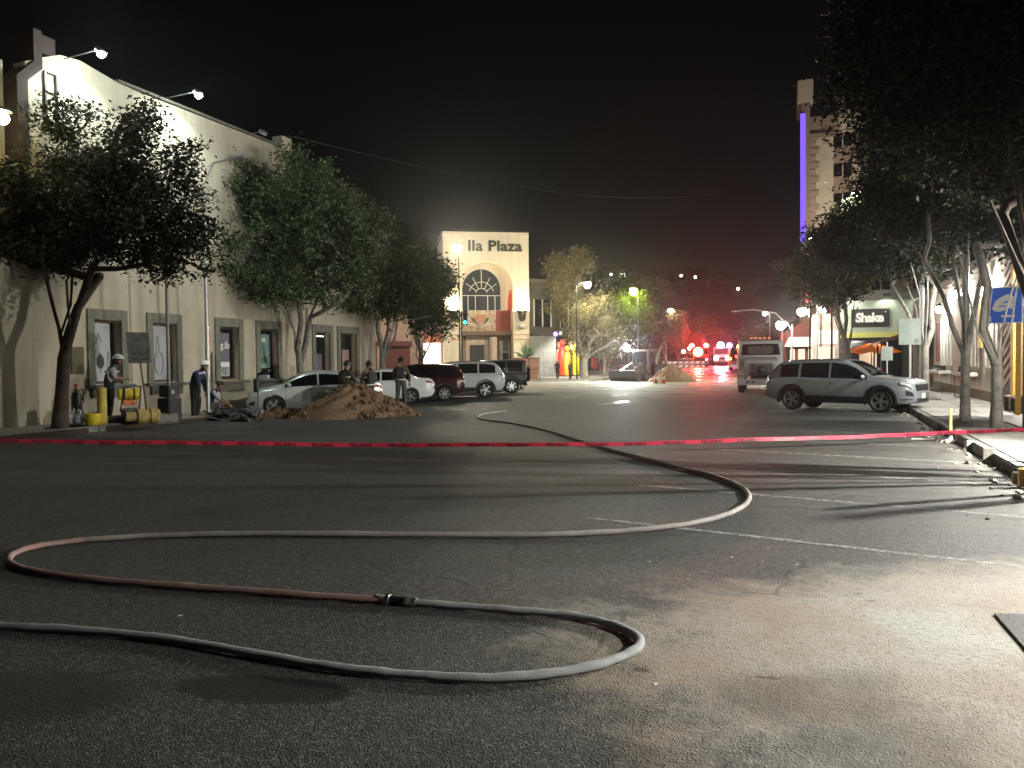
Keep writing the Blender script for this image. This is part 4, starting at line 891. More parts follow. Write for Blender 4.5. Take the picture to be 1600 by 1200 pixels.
def car_boxy(label, pos, heading, pm, sp, spans, ws, rw, hx=None, rails=False):
    c = Car('parked_car', label, pos, heading, sp, pm); hl = c.L/2; x = lambda f: f*hl
    c.windows(spans); c.top_patch('windscreen', M_GLASS, ws[0], ws[1], .92); c.top_patch('rear_window', M_GLASS, rw[0], rw[1], .84)
    for sd in (-1, 1):
        for a, b_ in zip(spans[:-1], spans[1:]): c.seam((a[1]+b_[0])/2, 3.2, 7, sd)
        c.patch('tail_lamp', M_TAIL, -hl+.03, -hl+.26, 5.9, 6.95, sd, .008, 6, 3); c.patch('head_lamp', M_HEAD, hl-.36, hl-.06, 5.7, 6.7, sd, .008, 6, 3)
        c.patch('sill_trim', M_TRIM, sp['xr']+.42, sp['xf']-.42, 2.0, 3.4, sd, .008, 12, 3)
        if rails: r = MB(); r.tube([(q, sd*(c.section(q)[9][0]-.05), c.section(q)[9][1]+.06) for q in np.linspace(-1.7, .3, 8)], .018, 6); r.build('roof_rail', M_CHROME, c.t)
    for a in spans[1:]: c.handle(a[0]+.25, 5.9)
    c.mirror(ws[1]-.2, 1.12, pm); c.plate(-hl-.005, .85, -1); c.block('rear_bumper', M_TRIM, (-hl+.06, 0, .5), (.16, 1.5, .2), .04); c.block('grille', M_TRIM, (hl-.05, 0, .72), (.08, 1.0, .22))
    return c
car_boxy('dark maroon compact sport utility car between the white saloon and white wagon', pos_from_wheel(-15.55, 30.3, -1.28, 1.80), H5, paint('maroon_black_paint', (.045, .010, .012), .3, .25), DARK, [(-1.75, -1.1), (-1.02, -.15), (-.07, .95)], (.40, 1.06), (-2.08, -1.90))
GC = dict(SUV); GC.update(L=4.80, W=1.92, r=.385, xf=1.42, xr=-1.48, rim='five', lip=.05,
    top=[(-2.4, .80), (-2.38, 1.05), (-2.3, 1.28), (-2.1, 1.55), (-1.95, 1.66), (-1.6, 1.73), (-.9, 1.76), (-.1, 1.76), (.35, 1.71), (.65, 1.58), (1.15, 1.22), (1.3, 1.15), (1.9, 1.10), (2.2, 1.05), (2.36, .92), (2.4, .65)],
    belt=[(-2.4, .78), (-2.33, 1.06), (-2.1, 1.14), (0, 1.12), (1.1, 1.08), (1.9, 1.04), (2.25, .96), (2.4, .62)], bot=[(-2.4, .55), (-2.3, .42), (-2, .33), (1.8, .30), (2.4, .36)],
    wid=[(-2.4, .78), (-2.3, .88), (-2.1, .93), (0, .96), (1.6, .945), (2.1, .88), (2.3, .80), (2.4, .68)])
car_boxy('white sport utility wagon with dark windows parked before the arched building', pos_from_wheel(-15.05, 33.6, -1.48, 1.92), H5, MATS['white_paint'], GC, [(-1.95, -1.18), (-1.10, -.18), (-.10, 1.02)], (.45, 1.12), (-2.26, -2.06), rails=True)
JP = dict(SUV); JP.update(L=4.2, W=1.85, r=.40, xf=1.18, xr=-1.25, tum=.06, rim='ten', lip=.10,
    top=[(-2.1, .85), (-2.09, 1.2), (-2.06, 1.72), (-2.0, 1.80), (-1.5, 1.84), (.1, 1.83), (.45, 1.77), (.55, 1.70), (.85, 1.25), (.92, 1.17), (1.9, 1.10), (2.05, 1.03), (2.1, .75)],
    belt=[(-2.1, .83), (-2.05, 1.12), (-1.8, 1.14), (.8, 1.12), (1.9, 1.06), (2.05, .98), (2.1, .72)], bot=[(-2.1, .58), (-1.9, .45), (1.8, .45), (2.1, .55)],
    wid=[(-2.1, .76), (-2.05, .80), (.8, .80), (1.9, .70), (2.1, .62)])
cj = car_boxy('black boxy off road car at the end of the parked row', pos_from_wheel(-15.75, 38.6, -1.25, 1.85), H5, paint('black_paint', (.012, .013, .018), .2, .35), JP, [(-1.85, -1.05), (-.95, -.18), (-.08, .62)], (.60, .84), (-2.092, -2.07))
t_, d_w, k_ = wheel_meshes(.40, .225, 'ten'); wo = link('spare_wheel', t_, None, cj.t); wo.location = (-2.22, .0, 1.05); wo.rotation_euler = (0, 0, R(-90)); link('rim', d_w, None, wo); link('spokes', k_, None, wo)

# ------------------------------------------------------------------ white bonneted lorry facing us beyond the silver car
M_LW = mat('lorry_white', (.66, .67, .64), .4, coat=.3, noise=(3, .18)); M_AMBER = mat('amber_lens', (.6, .22, .02), .3, coat=.5); M_GRILLE = mat('grille_grey', (.14, .145, .15), .5, .3)
tr = thing('white_lorry', 'white bonneted lorry facing the camera behind the silver car', 'truck', (-3.0, 40.9, 0), R(6))
def tb(name, m, a, b_, parent=None, bevel=.03): k = MB(); k.b2(a, b_); return k.build(name, m, parent or tr, bevel=bevel)
k = MB(); k.prism([(0.0, .95), (0.0, 1.55), (.10, 1.66), (1.5, 1.86), (1.5, .95)], lambda u, v, d: (d, u, v), -.80, .80); k.build('bonnet', M_LW, tr, bevel=.05)
k = MB(); k.prism([(1.505, .85), (1.505, 1.86), (1.80, 2.62), (1.95, 2.72), (3.6, 2.75), (3.6, .85)], lambda u, v, d: (d, u, v), -1.10, 1.10); k.build('cab', M_LW, tr, bevel=.06)
k = MB(); k.prism([(-.98, 1.93), (.98, 1.93), (.90, 2.52), (-.90, 2.52)], lambda u, v, d: (u, 1.505+(v-1.86)*.395-.012-d, v), 0, .012); k.build('windscreen', M_GLASS, tr)
k = MB(); k.prism([(-.62, 2.02), (-.62, 2.40), (-.06, 2.40), (0, 2.30), (.06, 2.40), (.62, 2.40), (.62, 2.02), (.40, 2.0), (.30, 1.98), (-.3, 1.98)], lambda u, v, d: (u, 1.505+(v-1.86)*.395-.028-d, v), 0, .004); k.build('screen_reflection', mat('screen_reflection', (.10, .09, .085), .5), tr)  # flat sheet on the glass, painted to imitate a reflection
tb('grille', M_GRILLE, (-.55, -.05, 1.02), (.55, -.001, 1.50))
for i in range(9): tb('grille_bar', M_LW, (-.50+i*.122, -.075, 1.04), (-.475+i*.122, -.051, 1.48), None, .004)
for sd in (-1, 1):
    k = MB(); k.prism([(-.05, .70), (-.05, 1.05), (.25, 1.28), (.9, 1.30), (1.25, 1.05), (1.3, .8), (1.05, .78), (.95, 1.0), (.35, 1.0), (.22, .70)], lambda u, v, d: (sd*d, u, v), .82, 1.18); k.build('wing', M_LW, tr, bevel=.04)
    tb('head_lamp', M_HEAD, (sd*.62-.0, -.08, .78), (sd*1.04, -.051, .95), None, .01); tb('indicator', M_AMBER, (sd*1.05, -.08, .80), (sd*1.14, -.051, .93), None, .01)
    k = MB(); k.bar((sd*1.1, 1.75, 2.3), (sd*1.36, 1.6, 2.35), .03); k.bar((sd*1.1, 1.75, 1.6), (sd*1.36, 1.6, 1.62), .03); mo = k.build('mirror_arm', M_CHROME, tr); k = MB(); k.b2((sd*1.28, 1.55, 1.62), (sd*1.46, 1.63, 2.32)); k.build('mirror', M_BLACK, mo, bevel=.02)
    k = MB(); k.lathe([(.001, -.14), (.48, -.14), (.5, -.1), (.5, .1), (.48, .14), (.001, .14)], 24); w_ = k.build('wheel', M_TYRE, tr); w_.location = (sd*.98, .62, .5); w_.rotation_euler = (0, R(90), 0)
    for y in (4.9, 6.1): k = MB(); k.lathe([(.001, -.25), (.48, -.25), (.5, -.2), (.5, .2), (.48, .25), (.001, .25)], 24); w_ = k.build('wheel', M_TYRE, tr); w_.location = (sd*.9, y, .5); w_.rotation_euler = (0, R(90), 0)
tb('bumper', M_LW, (-1.2, -.32, .40), (1.2, -.09, .72)); tb('number_plate', M_PLATEW, (.12, -.34, .48), (.52, -.321, .64), None, .004); tb('bumper_slot', M_BLACK, (-.75, -.335, .52), (-.60, -.321, .60), None, .004); tb('bumper_slot', M_BLACK, (-.5, -.335, .52), (-.35, -.321, .60), None, .004)
k = MB(); k.lathe([(.001, 0), (.17, 0), (.19, .05), (.10, .12), (.001, .13)], 14); o = k.build('hose_reel', M_BLACK, tr); o.location = (-.05, -.08, 1.18); o.rotation_euler = (R(90), 0, 0)
k = MB(); k.bar((-.55, -.16, .98), (.6, -.16, .98), .05); k.build('pull_bar', M_BLACK, tr)
tb('light_bar', M_BLACK, (-.55, 1.95, 2.76), (.55, 2.2, 2.80), None, .01)
for i in range(5): k = MB(); k.ball((-.46+i*.23, 2.05, 2.83), .07, 8, 6, (1, .8, .8)); k.build('marker_lamp', glow('amber_marker', (1, .32, .05), .9), tr)
tb('chassis', M_BLACK, (-.5, .2, .45), (.5, 8, .84), None, .02); tb('tank', mat('tank_dark', (.10, .09, .085), .5, .3, noise=(2, .4)), (-1.15, 3.8, .9), (1.15, 8.2, 2.5), None, .2)
# ------------------------------------------------------------------ trees: grown limbs, crowns of small leaves in clumps
def leaf_mat(key, c1, c2, tr=.25):
    m = bpy.data.materials.new(key); m.use_nodes = True; n = m.node_tree; L = n.links; b = n.nodes['Principled BSDF']; o = n.nodes['Material Output']
    t = n.nodes.new('ShaderNodeTexCoord'); N = n.nodes.new('ShaderNodeTexNoise'); N.inputs['Scale'].default_value = 3.0; N.inputs['Detail'].default_value = 8; L.new(t.outputs['Object'], N.inputs['Vector'])
    mr = n.nodes.new('ShaderNodeMapRange'); mr.inputs[1].default_value = .35; mr.inputs[2].default_value = .65; L.new(N.outputs['Fac'], mr.inputs[0])
    x = n.nodes.new('ShaderNodeMix'); x.data_type = 'RGBA'; x.inputs[6].default_value = (*c1, 1); x.inputs[7].default_value = (*c2, 1); L.new(mr.outputs[0], x.inputs[0])
    L.new(x.outputs[2], b.inputs['Base Color']); b.inputs['Roughness'].default_value = .58; b.inputs['Specular IOR Level'].default_value = .22
    tl = n.nodes.new('ShaderNodeBsdfTranslucent'); L.new(x.outputs[2], tl.inputs['Color']); ms = n.nodes.new('ShaderNodeMixShader'); ms.inputs[0].default_value = tr
    L.new(b.outputs[0], ms.inputs[1]); L.new(tl.outputs[0], ms.inputs[2]); L.new(ms.outputs[0], o.inputs['Surface']); return m
M_LEAF = leaf_mat('ficus_leaf', (.018, .032, .010), (.050, .070, .024), .12); M_LEAFG = leaf_mat('lit_green_leaf', (.035, .060, .026), (.10, .135, .07), .15); M_LEAFD = leaf_mat('shaded_leaf', (.007, .012, .004), (.022, .031, .011), .08); M_LEAF2 = leaf_mat('dry_leaf', (.13, .115, .055), (.20, .175, .085)); M_LEAF3 = leaf_mat('lime_leaf', (.07, .10, .02), (.13, .16, .035))  # darkest leaf colour stands in for unlit crowns, grey green one for lit leaves
M_BARK = mat('ficus_bark', (.22, .20, .175), .9, noise=(5, .8, (.055, .045, .038)), bump=(16, .9)); M_BARKG = mat('grey_bark', (.36, .34, .30), .88, noise=(4, .85, (.14, .125, .11)), bump=(14, 1.0)); M_BARKD = mat('brown_bark', (.075, .052, .038), .9, noise=(5, .6), bump=(16, .9)); M_BARKP = mat('pale_bark', (.30, .26, .20), .85, noise=(4, .5), bump=(12, .6))
def crown_points(ells, n, r):
    vol = np.array([e[3]*e[4]*e[5] for e in ells]); vol = vol/vol.sum(); out = []
    while len(out) < n:
        e = ells[r.choice(len(ells), p=vol)]; d = r.normal(size=3); d /= np.linalg.norm(d); q = r.random()**(1/2.2)
        out.append(np.array(e[:3])+d*q*np.array(e[3:6]))
    return np.array(out)
def leaves_mesh(clumps, n, r, size, spread, name):
    idx = r.integers(0, len(clumps), n); pos = clumps[idx]+r.normal(size=(n, 3))*np.array([spread, spread, spread*.75])
    d = r.normal(size=(n, 3)); d[:, 2] = d[:, 2]*.6-.35; d /= np.linalg.norm(d, axis=1)[:, None]
    a = r.normal(size=(n, 3)); s = np.cross(d, a); s /= np.linalg.norm(s, axis=1)[:, None]; u = np.cross(s, d)
    L = size*r.uniform(.5, 1.5, n)[:, None]; wd = L*.24
    v = np.empty((n, 4, 3)); v[:, 0] = pos; v[:, 1] = pos+d*L*.5+s*wd+u*L*.06; v[:, 2] = pos+d*L; v[:, 3] = pos+d*L*.5-s*wd+u*L*.06
    me = bpy.data.meshes.new(name); me.vertices.add(n*4); me.vertices.foreach_set('co', v.reshape(-1)); me.loops.add(n*4); me.loops.foreach_set('vertex_index', np.arange(n*4, dtype=np.int32))
    me.polygons.add(n); me.polygons.foreach_set('loop_start', np.arange(0, n*4, 4, dtype=np.int32)); me.polygons.foreach_set('loop_total', np.full(n, 4, dtype=np.int32)); me.update(); me.validate(); return me
def tree(label, base, ells, fork, seed, n_leaves, n_limbs=46, r0=.16, leaf=M_LEAF, bark=M_BARK, size=.15, spread=.26, n_clumps=None, stems=4, lean=(0, 0), group='street trees', name='street_tree', twig=.016):
    r = np.random.default_rng(seed); base = np.array(base, float)
    E = [(e[0]-base[0], e[1]-base[1], e[2]-base[2], *e[3:6]) for e in [(*tuple(c), *rad) for c, rad in ells]]
    t = thing(name, label, 'tree', tuple(base), 0, group)
    cl = crown_points(E, n_clumps or max(90, n_leaves//70), r)
    # skeleton: nodes grow from a few stems towards clump points
    P = [np.zeros(3), np.array([lean[0]*.5, lean[1]*.5, fork*.5]), np.array([lean[0], lean[1], fork])]; par = [-1, 0, 1]
    cen = np.average(np.array([e[:3] for e in E]), axis=0, weights=[e[3]*e[4]*e[5] for e in E])
    low = min(e[2]-e[5] for e in E)
    for k in range(stems):
        a = 2*math.pi*(k+r.random()*.6)/stems; rad = r.uniform(.45, .95)*(1.0+.25*(cen[2]-fork))*.45
        tip = np.array([lean[0]+math.cos(a)*rad+(cen[0]-lean[0])*.35, lean[1]+math.sin(a)*rad+(cen[1]-lean[1])*.35, fork+max(.9, (low-fork)*.9+.5)*r.uniform(.8, 1.25)])
        prev = 2
        for s_ in (.3, .62, 1.0):
            q = P[2]+(tip-P[2])*s_+r.normal(size=3)*np.array([.07, .07, .03]); P.append(q); par.append(prev); prev = len(P)-1
    targets = cl[r.permutation(len(cl))[:n_limbs]]; targets = targets[np.argsort(np.linalg.norm(targets-np.array(P[2]), axis=1))]
    kc = {}
    for tg in targets:
        A = np.array(P[2:]); dd = np.linalg.norm(A-tg, axis=1)+np.where(A[:, 2] > tg[2]-.05, 1.2, 0); dd[0] += 1.5; dd = dd+np.array([.55*max(0, kc.get(q+2, 0)-1) for q in range(len(A))])
        i = int(np.argmin(dd))+2; kc[i] = kc.get(i, 0)+1; st = P[i]; L = np.linalg.norm(tg-st); ns = max(2, int(L/.7)); prev = i
        for q in range(1, ns+1):
            f = q/ns; p = st+(tg-st)*f+np.array([0, 0, -.10*L*math.sin(math.pi*f)*(.5 if tg[2] > st[2] else -1)])+(r.normal(size=3)*.06 if q < ns else 0); P.append(p); par.append(prev); prev = len(P)-1
    n = len(P); ar = np.zeros(n); kids = [[] for _ in range(n)]
    for i in range(1, n): kids[par[i]].append(i)
    for i in range(n-1, -1, -1):
        ar[i] = sum(ar[k] for k in kids[i]) if kids[i] else 1.0
    rad = np.maximum(twig, r0*np.sqrt(ar/ar[0])); 
    for i in range(n-1, 2, -1):
        if kids[i]: rad[i] = min(rad[i], 1.5*max(rad[k] for k in kids[i]))
    rad[0] = r0*1.32; rad[1] = r0*1.02; rad[2] = r0*.98
    mb = MB(); done = set()
    def chain(i):
        c = [i]
        while kids[c[-1]]:
            k = max(kids[c[-1]], key=lambda q: ar[q]); c.append(k)
        return c
    stack = [0]
    starts = [(None, 0)]
    while starts:
        p, i = starts.pop(); c = chain(i); pts = ([P[p]] if p is not None else [])+[P[q] for q in c]; rr = ([min(rad[p]*.8, rad[c[0]]*1.15)] if p is not None else [])+[rad[q] for q in c]
        if len(pts) > 1: mb.tube(pts, rr, 9 if rr[0] > .06 else 5, caps=(p is None))
        for q in c:
            for k in kids[q]:
                if k not in c: starts.append((q, k))
    for i in range(2, n):
        if rad[i] > .05 and kids[i]: mb.ball(P[i], rad[i]*1.01, 9, 6)
    mb.build('trunk', bark, t, sharp=80)
    me = leaves_mesh(cl, n_leaves, r, size, spread, 'crown'); link('crown', me, leaf, t)
    return t
# left pavement
A_ = lambda px, py, D: at(px, py, D)
tree('dark leafy tree in front of the cream wall at far left', (-17.95, 13.7, .12), [(A_(85, 330, 19.8), (1.7, 1.8, 1.75)), (A_(205, 305, 19.4), (1.8, 1.7, 1.75)), (A_(275, 380, 19.0), (1.05, 1.1, 1.0)), (A_(110, 205, 20), (.85, .9, .85)), (A_(215, 205, 19.6), (.75, .8, .8)), (A_(10, 360, 19.8), (1.3, 1.4, 1.25)), (A_(292, 245, 19.2), (.45, .5, .65))], 1.75, 1, 46000, 60, .155, M_LEAFD, M_BARKD, lean=(.15, .05), stems=5, size=.115, spread=.20, n_clumps=520)
tree('grey green tree lit from the right behind the silver saloon', (-17.9, 23.3, .12), [(A_(395, 300, 27.3), (1.25, 1.3, 1.15)), (A_(480, 335, 27), (1.75, 1.8, 1.95)), (A_(392, 405, 27), (1.05, 1.2, .95)), (A_(462, 262, 27), (.7, .8, .75)), (A_(548, 372, 28), (1.4, 1.5, 1.6)), (A_(440, 450, 27), (1.3, 1.3, .75)), (A_(530, 440, 27.5), (1.3, 1.3, .9))], 1.5, 2, 44000, 60, .14, M_LEAFG, stems=5, size=.125, spread=.21, n_clumps=560)
tree('dark crowned tree at the end of the cream building', (-17.9, 29.0, .12), [(A_(592, 400, 33), (2.0, 2.0, 1.7)), (A_(558, 335, 33), (.9, 1, .9)), (A_(640, 450, 33.5), (1.7, 1.7, 1.5)), (A_(612, 385, 33.5), (1.4, 1.4, 1.0)), (A_(600, 460, 33), (1.5, 1.5, 1.0))], 1.4, 3, 30000, 46, .14, stems=5, size=.14, spread=.25)
tree('smaller tree farthest along the left pavement before the arch', (-17.9, 32.4, .12), [(A_(658, 445, 37), (1.6, 1.6, 1.7)), (A_(685, 435, 37), (.8, 1, 1.0)), (A_(650, 425, 37.5), (1.3, 1.3, .9)), (A_(675, 500, 37), (1.1, 1.1, 1.0))], 1.5, 4, 15000, 36, .13, stems=6, size=.17, spread=.25)
# right pavement, crowns running together overhead
tree('pale barked tree standing behind the nose of the silver car', (3.32, 31.3, .12), [(A_(1400, 372, 30), (2.1, 2.1, 1.5)), (A_(1322, 385, 31), (1.5, 1.6, 1.2)), (A_(1405, 300, 31), (1.5, 1.7, 1.5)), (A_(1450, 400, 29), (1.4, 1.5, .9)), (A_(1350, 345, 31), (1.4, 1.5, 1.1))], 1.9, 5, 38000, 46, .125, M_LEAFD, M_BARKG, stems=5, size=.17, spread=.27)
tree('grey barked forked tree in the right pavement by the low yellow post', (3.12, 21.3, .12), [(A_(1480, 330, 20.5), (1.9, 1.9, 1.15)), (A_(1420, 300, 21), (1.6, 1.6, 1.3)), (A_(1545, 320, 20.5), (1.5, 1.5, 1.0)), (A_(1450, 220, 21.5), (1.7, 1.7, 1.3))], 1.55, 6, 46000, 56, .10, M_LEAFD, M_BARKG, stems=4, size=.12, spread=.24)
tree('stout grey barked tree behind the tape at the right edge', (3.40, 19.2, .12), [(A_(1565, 290, 18.5), (1.6, 1.6, 1.3)), (A_(1500, 215, 18.8), (1.6, 1.6, 1.2)), (A_(1620, 330, 18), (1.5, 1.5, 1.2)), (A_(1395, 225, 19), (.9, 1.0, .9))], 1.35, 17, 46000, 52, .105, M_LEAFD, M_BARKG, stems=4, size=.115, spread=.24)
tree('overhanging dark tree whose trunk stands just outside the right edge', (3.45, 12.3, .12), [(A_(1500, 110, 13), (1.75, 1.7, 1.25)), (A_(1400, 130, 13.5), (1.05, 1.3, 1.15)), (A_(1570, 200, 12.5), (1.5, 1.6, 1.1)), (A_(1335, 62, 13.6), (.55, .7, .6)), (A_(1620, 40, 12.5), (1.6, 1.8, 1.3)), (A_(1450, 20, 13), (1.3, 1.4, 1.0)), (A_(1380, 40, 13.5), (.8, .8, .7))], .32, 8, 84000, 80, .09, M_LEAFD, M_BARKD, lean=(-.02, .02), stems=7, size=.095, spread=.21)
tree('tree with lit yellow edge rising behind the lorry and traffic light', (1.3, 53.2, .14), [(A_(1255, 430, 49), (1.5, 1.6, 1.7)), (A_(1310, 405, 49), (2.2, 2.2, 2.2)), (A_(1275, 380, 49.5), (1.0, 1.0, 1.0)), (A_(1360, 395, 49), (2.0, 2.0, 1.8)), (A_(1300, 450, 49), (2.0, 2.0, 1.2))], 2.0, 9, 22000, 40, .18, stems=5, size=.22, spread=.35)
# plaza and far street
def ftree(label, px, D, ells, seed, n, leaf=M_LEAF, bark=M_BARKP, fork=2.2, r0=.2, size=.28, limbs=40, spread=.4, stems=5):
    p = at(px, 590, D); return tree(label, (p.x, p.y, gz(p.x, p.y)+.1), ells, fork, seed, n, limbs, r0, leaf, bark, size, spread, stems=stems, group='trees beyond the crossing', twig=.035)
ftree('sparse pale tree lit by the lamp beside the plaza corner', 913, 71, [(A_(925, 490, 71), (2.2, 2.2, 2.0)), (A_(945, 510, 71), (1.6, 1.6, 1.8)), (A_(900, 530, 71), (1.2, 1.2, 1.5))], 21, 5200, M_LEAF2, limbs=70, r0=.34, fork=1.6, stems=7, size=.26)
ftree('tall brownish tree above the dim block right of the arch', 885, 78, [(A_(880, 425, 78), (2.0, 2.0, 2.4)), (A_(900, 410, 78), (1.6, 1.6, 1.5)), (A_(870, 470, 78), (1.5, 1.5, 1.8))], 22, 7000, M_LEAF2, M_BARKD, fork=5, r0=.25)
ftree('leafy tree holding the lime green street lamp', 980, 84, [(A_(985, 480, 84), (2.4, 2.4, 2.0)), (A_(1010, 500, 84), (1.6, 1.6, 1.3)), (A_(960, 510, 84), (2.4, 2.4, 2.0))], 23, 9000, M_LEAF3, M_BARKD, r0=.25)
ftree('big dark tree above the backhoe loader', 1012, 92, [(A_(1005, 470, 92), (3.6, 3.4, 3.6)), (A_(1020, 510, 92), (2.6, 2.6, 2.6)), (A_(960, 450, 94), (3.2, 3.0, 2.8))], 24, 12000, M_LEAF, M_BARKD, r0=.28)
ftree('narrow tawny tree beside the red emergency lights', 1058, 96, [(A_(1058, 520, 96), (.9, .9, 2.2)), (A_(1056, 500, 96), (1.1, 1.1, 1.2))], 25, 3600, M_LEAF2, M_BARKD, fork=1.5, r0=.14, stems=3)
ftree('pale leafed tree above the red emergency vehicle', 1100, 118, [(A_(1098, 505, 118), (2.2, 2.2, 1.6)), (A_(1112, 515, 118), (1.8, 1.8, 1.4))], 26, 4500, M_LEAF3, M_BARKP, r0=.22)
ftree('slim grey trunked tree behind the loader on the plaza side', 945, 80, [(A_(945, 545, 80), (1.4, 1.4, 1.3)), (A_(955, 530, 80), (1.4, 1.4, 1.2))], 27, 3200, M_LEAF2, M_BARKP, fork=1.6, r0=.16)
ftree('dim tree far down the right side of the street', 1175, 125, [(A_(1178, 520, 125), (2.6, 2.6, 2.2)), (A_(1160, 525, 125), (2.0, 2.0, 1.6))], 28, 4500, M_LEAF, M_BARKD, r0=.22)
# ------------------------------------------------------------------ street lamps and poles
def post_lamp(name, label, base, h, head, s, col, gr_=.20, mat_=M_BLACK, r=.075, group='street lamps'):
    """pole with a curved bracket; head = offset of the globe from the pole top"""
    b = Vector(base); t = thing(name, label, 'street lamp', tuple(b), 0, group)
    k = MB(); k.tube([(0, 0, 0), (0, 0, .5), (0, 0, h)], [r*1.3, r, r*.6], 8); k.build('pole', mat_, t)
    hx_, hy_, hz_ = head
    k = MB(); k.tube([(0, 0, h-.5), (hx_*.4, hy_*.4, h+hz_*.6+.15), (hx_, hy_, h+hz_+gr_+.1)], .035, 6); k.build('bracket', mat_, t)
    k = MB(); k.lathe([(.001, gr_+.12), (gr_*.9, gr_*.75), (gr_*.95, gr_*.6), (.001, gr_*.7)], 10, (hx_, hy_, h+hz_)); k.build('hood', mat_, t)
    k = MB(); k.ball((hx_, hy_, h+hz_), gr_, 12, 8); k.build('globe', glow('lamp_%s' % ''.join(c for c in label[:18] if c.isalpha()), col, s), t)
    return t
def lamp_at(label, px, py, D, s, col, gr_=.2, arm=(-.8, 0), pole_m=None, base_z=None):
    p = at(px, py, D); bx, by = p.x+arm[0], p.y+arm[1]; bz = gz(bx, by)+.13 if base_z is None else base_z
    return post_lamp('street_lamp', label, (bx, by, bz), p.z-bz+.0, (-arm[0], -arm[1], 0), s, col, gr_, pole_m or M_BLACK)
WARM, NEUT, COOL = (1, .80, .50), (1, .93, .78), (.86, 1, .96)
lamp_at('lit globe lamp standing in front of the sign letters', 714, 387, 60, 2500, (1, .93, .70), .30, (.12, .05))
lamp_at('lit globe lamp on a dark pole at the plaza kerb', 918, 445, 69, 1000, (1, .90, .60), .30, (-.95, -.35))
lamp_at('lime green lit lamp among leaves past the plaza', 990, 455, 82, 300, (.85, 1, .22), .40, (.3, .6), M_GREYMET)
lamp_at('white lit lamp on the left before the red vehicles', 1048, 485, 95, 260, NEUT, .27, (-.6, 0), M_GREYMET)
lamp_at('small white lit lamp right of the red lights', 1195, 490, 95, 200, NEUT, .25, (.6, 0), M_GREYMET)
lamp_at('brightest low lamp above the lorry', 1220, 508, 66, 620, (1, .95, .78), .38, (.9, .2), M_POLE)
lamp_at('bright oval lamp right of the lorry', 1253, 487, 58, 620, (1, .97, .84), .32, (.55, .2), M_POLE)
lamp_at('white lamp under the violet tower strip', 1268, 371, 60, 260, NEUT, .26, (.4, .4), M_POLE)
lamp_at('white lamp beside the dark red gable', 1284, 484, 62, 160, COOL, .26, (.3, .3), M_POLE)
t = thing('street_lamp', 'tall pole with long curved unlit arm over the far lorry', 'street lamp', tuple(far(6.0, 20)), 0, 'street lamps')
k = MB(); k.tube([(0, 0, 0), (0, 0, 5.2), (-.6, 0, 5.9), (-2.6, -.2, 6.3), (-4.2, -.3, 6.2)], [.09, .07, .06, .05, .04], 8); k.build('pole', M_POLE, t); k = MB(); k.box((-4.4, -.3, 6.18), (.6, .22, .12)); k.build('lamp_head', M_POLE, t, bevel=.03)
# wall lamp at the left frame edge
lp = thing('wall_lamp', 'yellow lit lamp on a wall arm at the left edge', 'lamp', (WL+.02, 12.15, 7.35)); k = MB(); k.tube([(0, 0, -.3), (.5, 0, .1), (1.4, 0, .22)], .03, 6); k.build('arm', M_BLACK, lp)
k = MB(); k.lathe([(.001, .22), (.2, .12), (.21, .08), (.001, .1)], 10, (1.45, 0, .1)); k.build('hood', M_BLACK, lp); k = MB(); k.ball((1.45, 0, .03), .14, 12, 8); k.build('bulb', glow('left_lamp', (1, .86, .45), 170), lp)
# tall street lights on both kerbs; the right pair light the wall, lorry and crossing
def cobra(label, base, h, arm, power, col, cone=150, aim=(0, 0, -1), pr_=1.0):
    t = thing('street_light', label, 'street light', base, 0, 'tall arm street lights'); k = MB(); k.tube([(0, 0, 0), (0, 0, h-.8), (arm[0]*.3, arm[1]*.3, h-.1), (arm[0], arm[1], h)], [.1*pr_, .075*pr_, .05*pr_, .035*pr_], 8); k.build('pole', M_POLE, t)
    k = MB(); k.box((arm[0], arm[1], h), (.55, .28, .10), math.atan2(arm[1], arm[0])); k.build('lamp_head', M_GREYMET, t, bevel=.03)
    if power:
        k = MB(); k.box((arm[0], arm[1], h-.056), (.40, .20, .01), math.atan2(arm[1], arm[0])); k.build('lens', glow('cobra_lens', (1, .95, .85), 40), t); light('street_bulb', 'SPOT', t, (arm[0], arm[1], h-.08), power, col, .12, aim, cone, .8)
    return t
cobra('thin white pole with a dark unlit lamp arm against the cream wall', (-17.5, 18.3, .13), 7.75, (1.25, .1), 0, WARM, pr_=.6)
cobra('lit street light standing in the right pavement trees', (3.36, 22.95, .13), 8.3, (-2.1, .7), 9000, (.99, 1, .90), 94, (-1, -.36, -.22))
cobra('unseen street light added in the far right pavement crowns', (3.4, 33.2, .13), 8.2, (-2.3, .6), 2800, (1, .98, .88), 140, (-.35, 1, -.62))  # added out of sight to light the lorry front and crossing
bx = thing('pole_with_box', 'grey pole with a black utility box at its foot by the kerb', 'pole', (-17.25, 16.55, .13))
k = MB(); k.tube([(0, 0, 0), (0, 0, 5.6)], [.05, .04], 8); k.build('pole', mat('pole_weathered', (.17, .17, .165), .6, .3), bx)
k = MB(); k.b2((-.22, -.24, 0), (.24, .24, .62)); k.build('base_box', M_BLACK, bx, bevel=.03); k = MB(); k.b2((-.18, -.2, .64), (.2, .2, .98)); k.build('switch_box', M_BLACK, bx, bevel=.02); k = MB(); k.b2((.19, -.12, .74), (.215, -.02, .84)); k.build('dial', mat('dial', (.35, .34, .3), .4), bx)
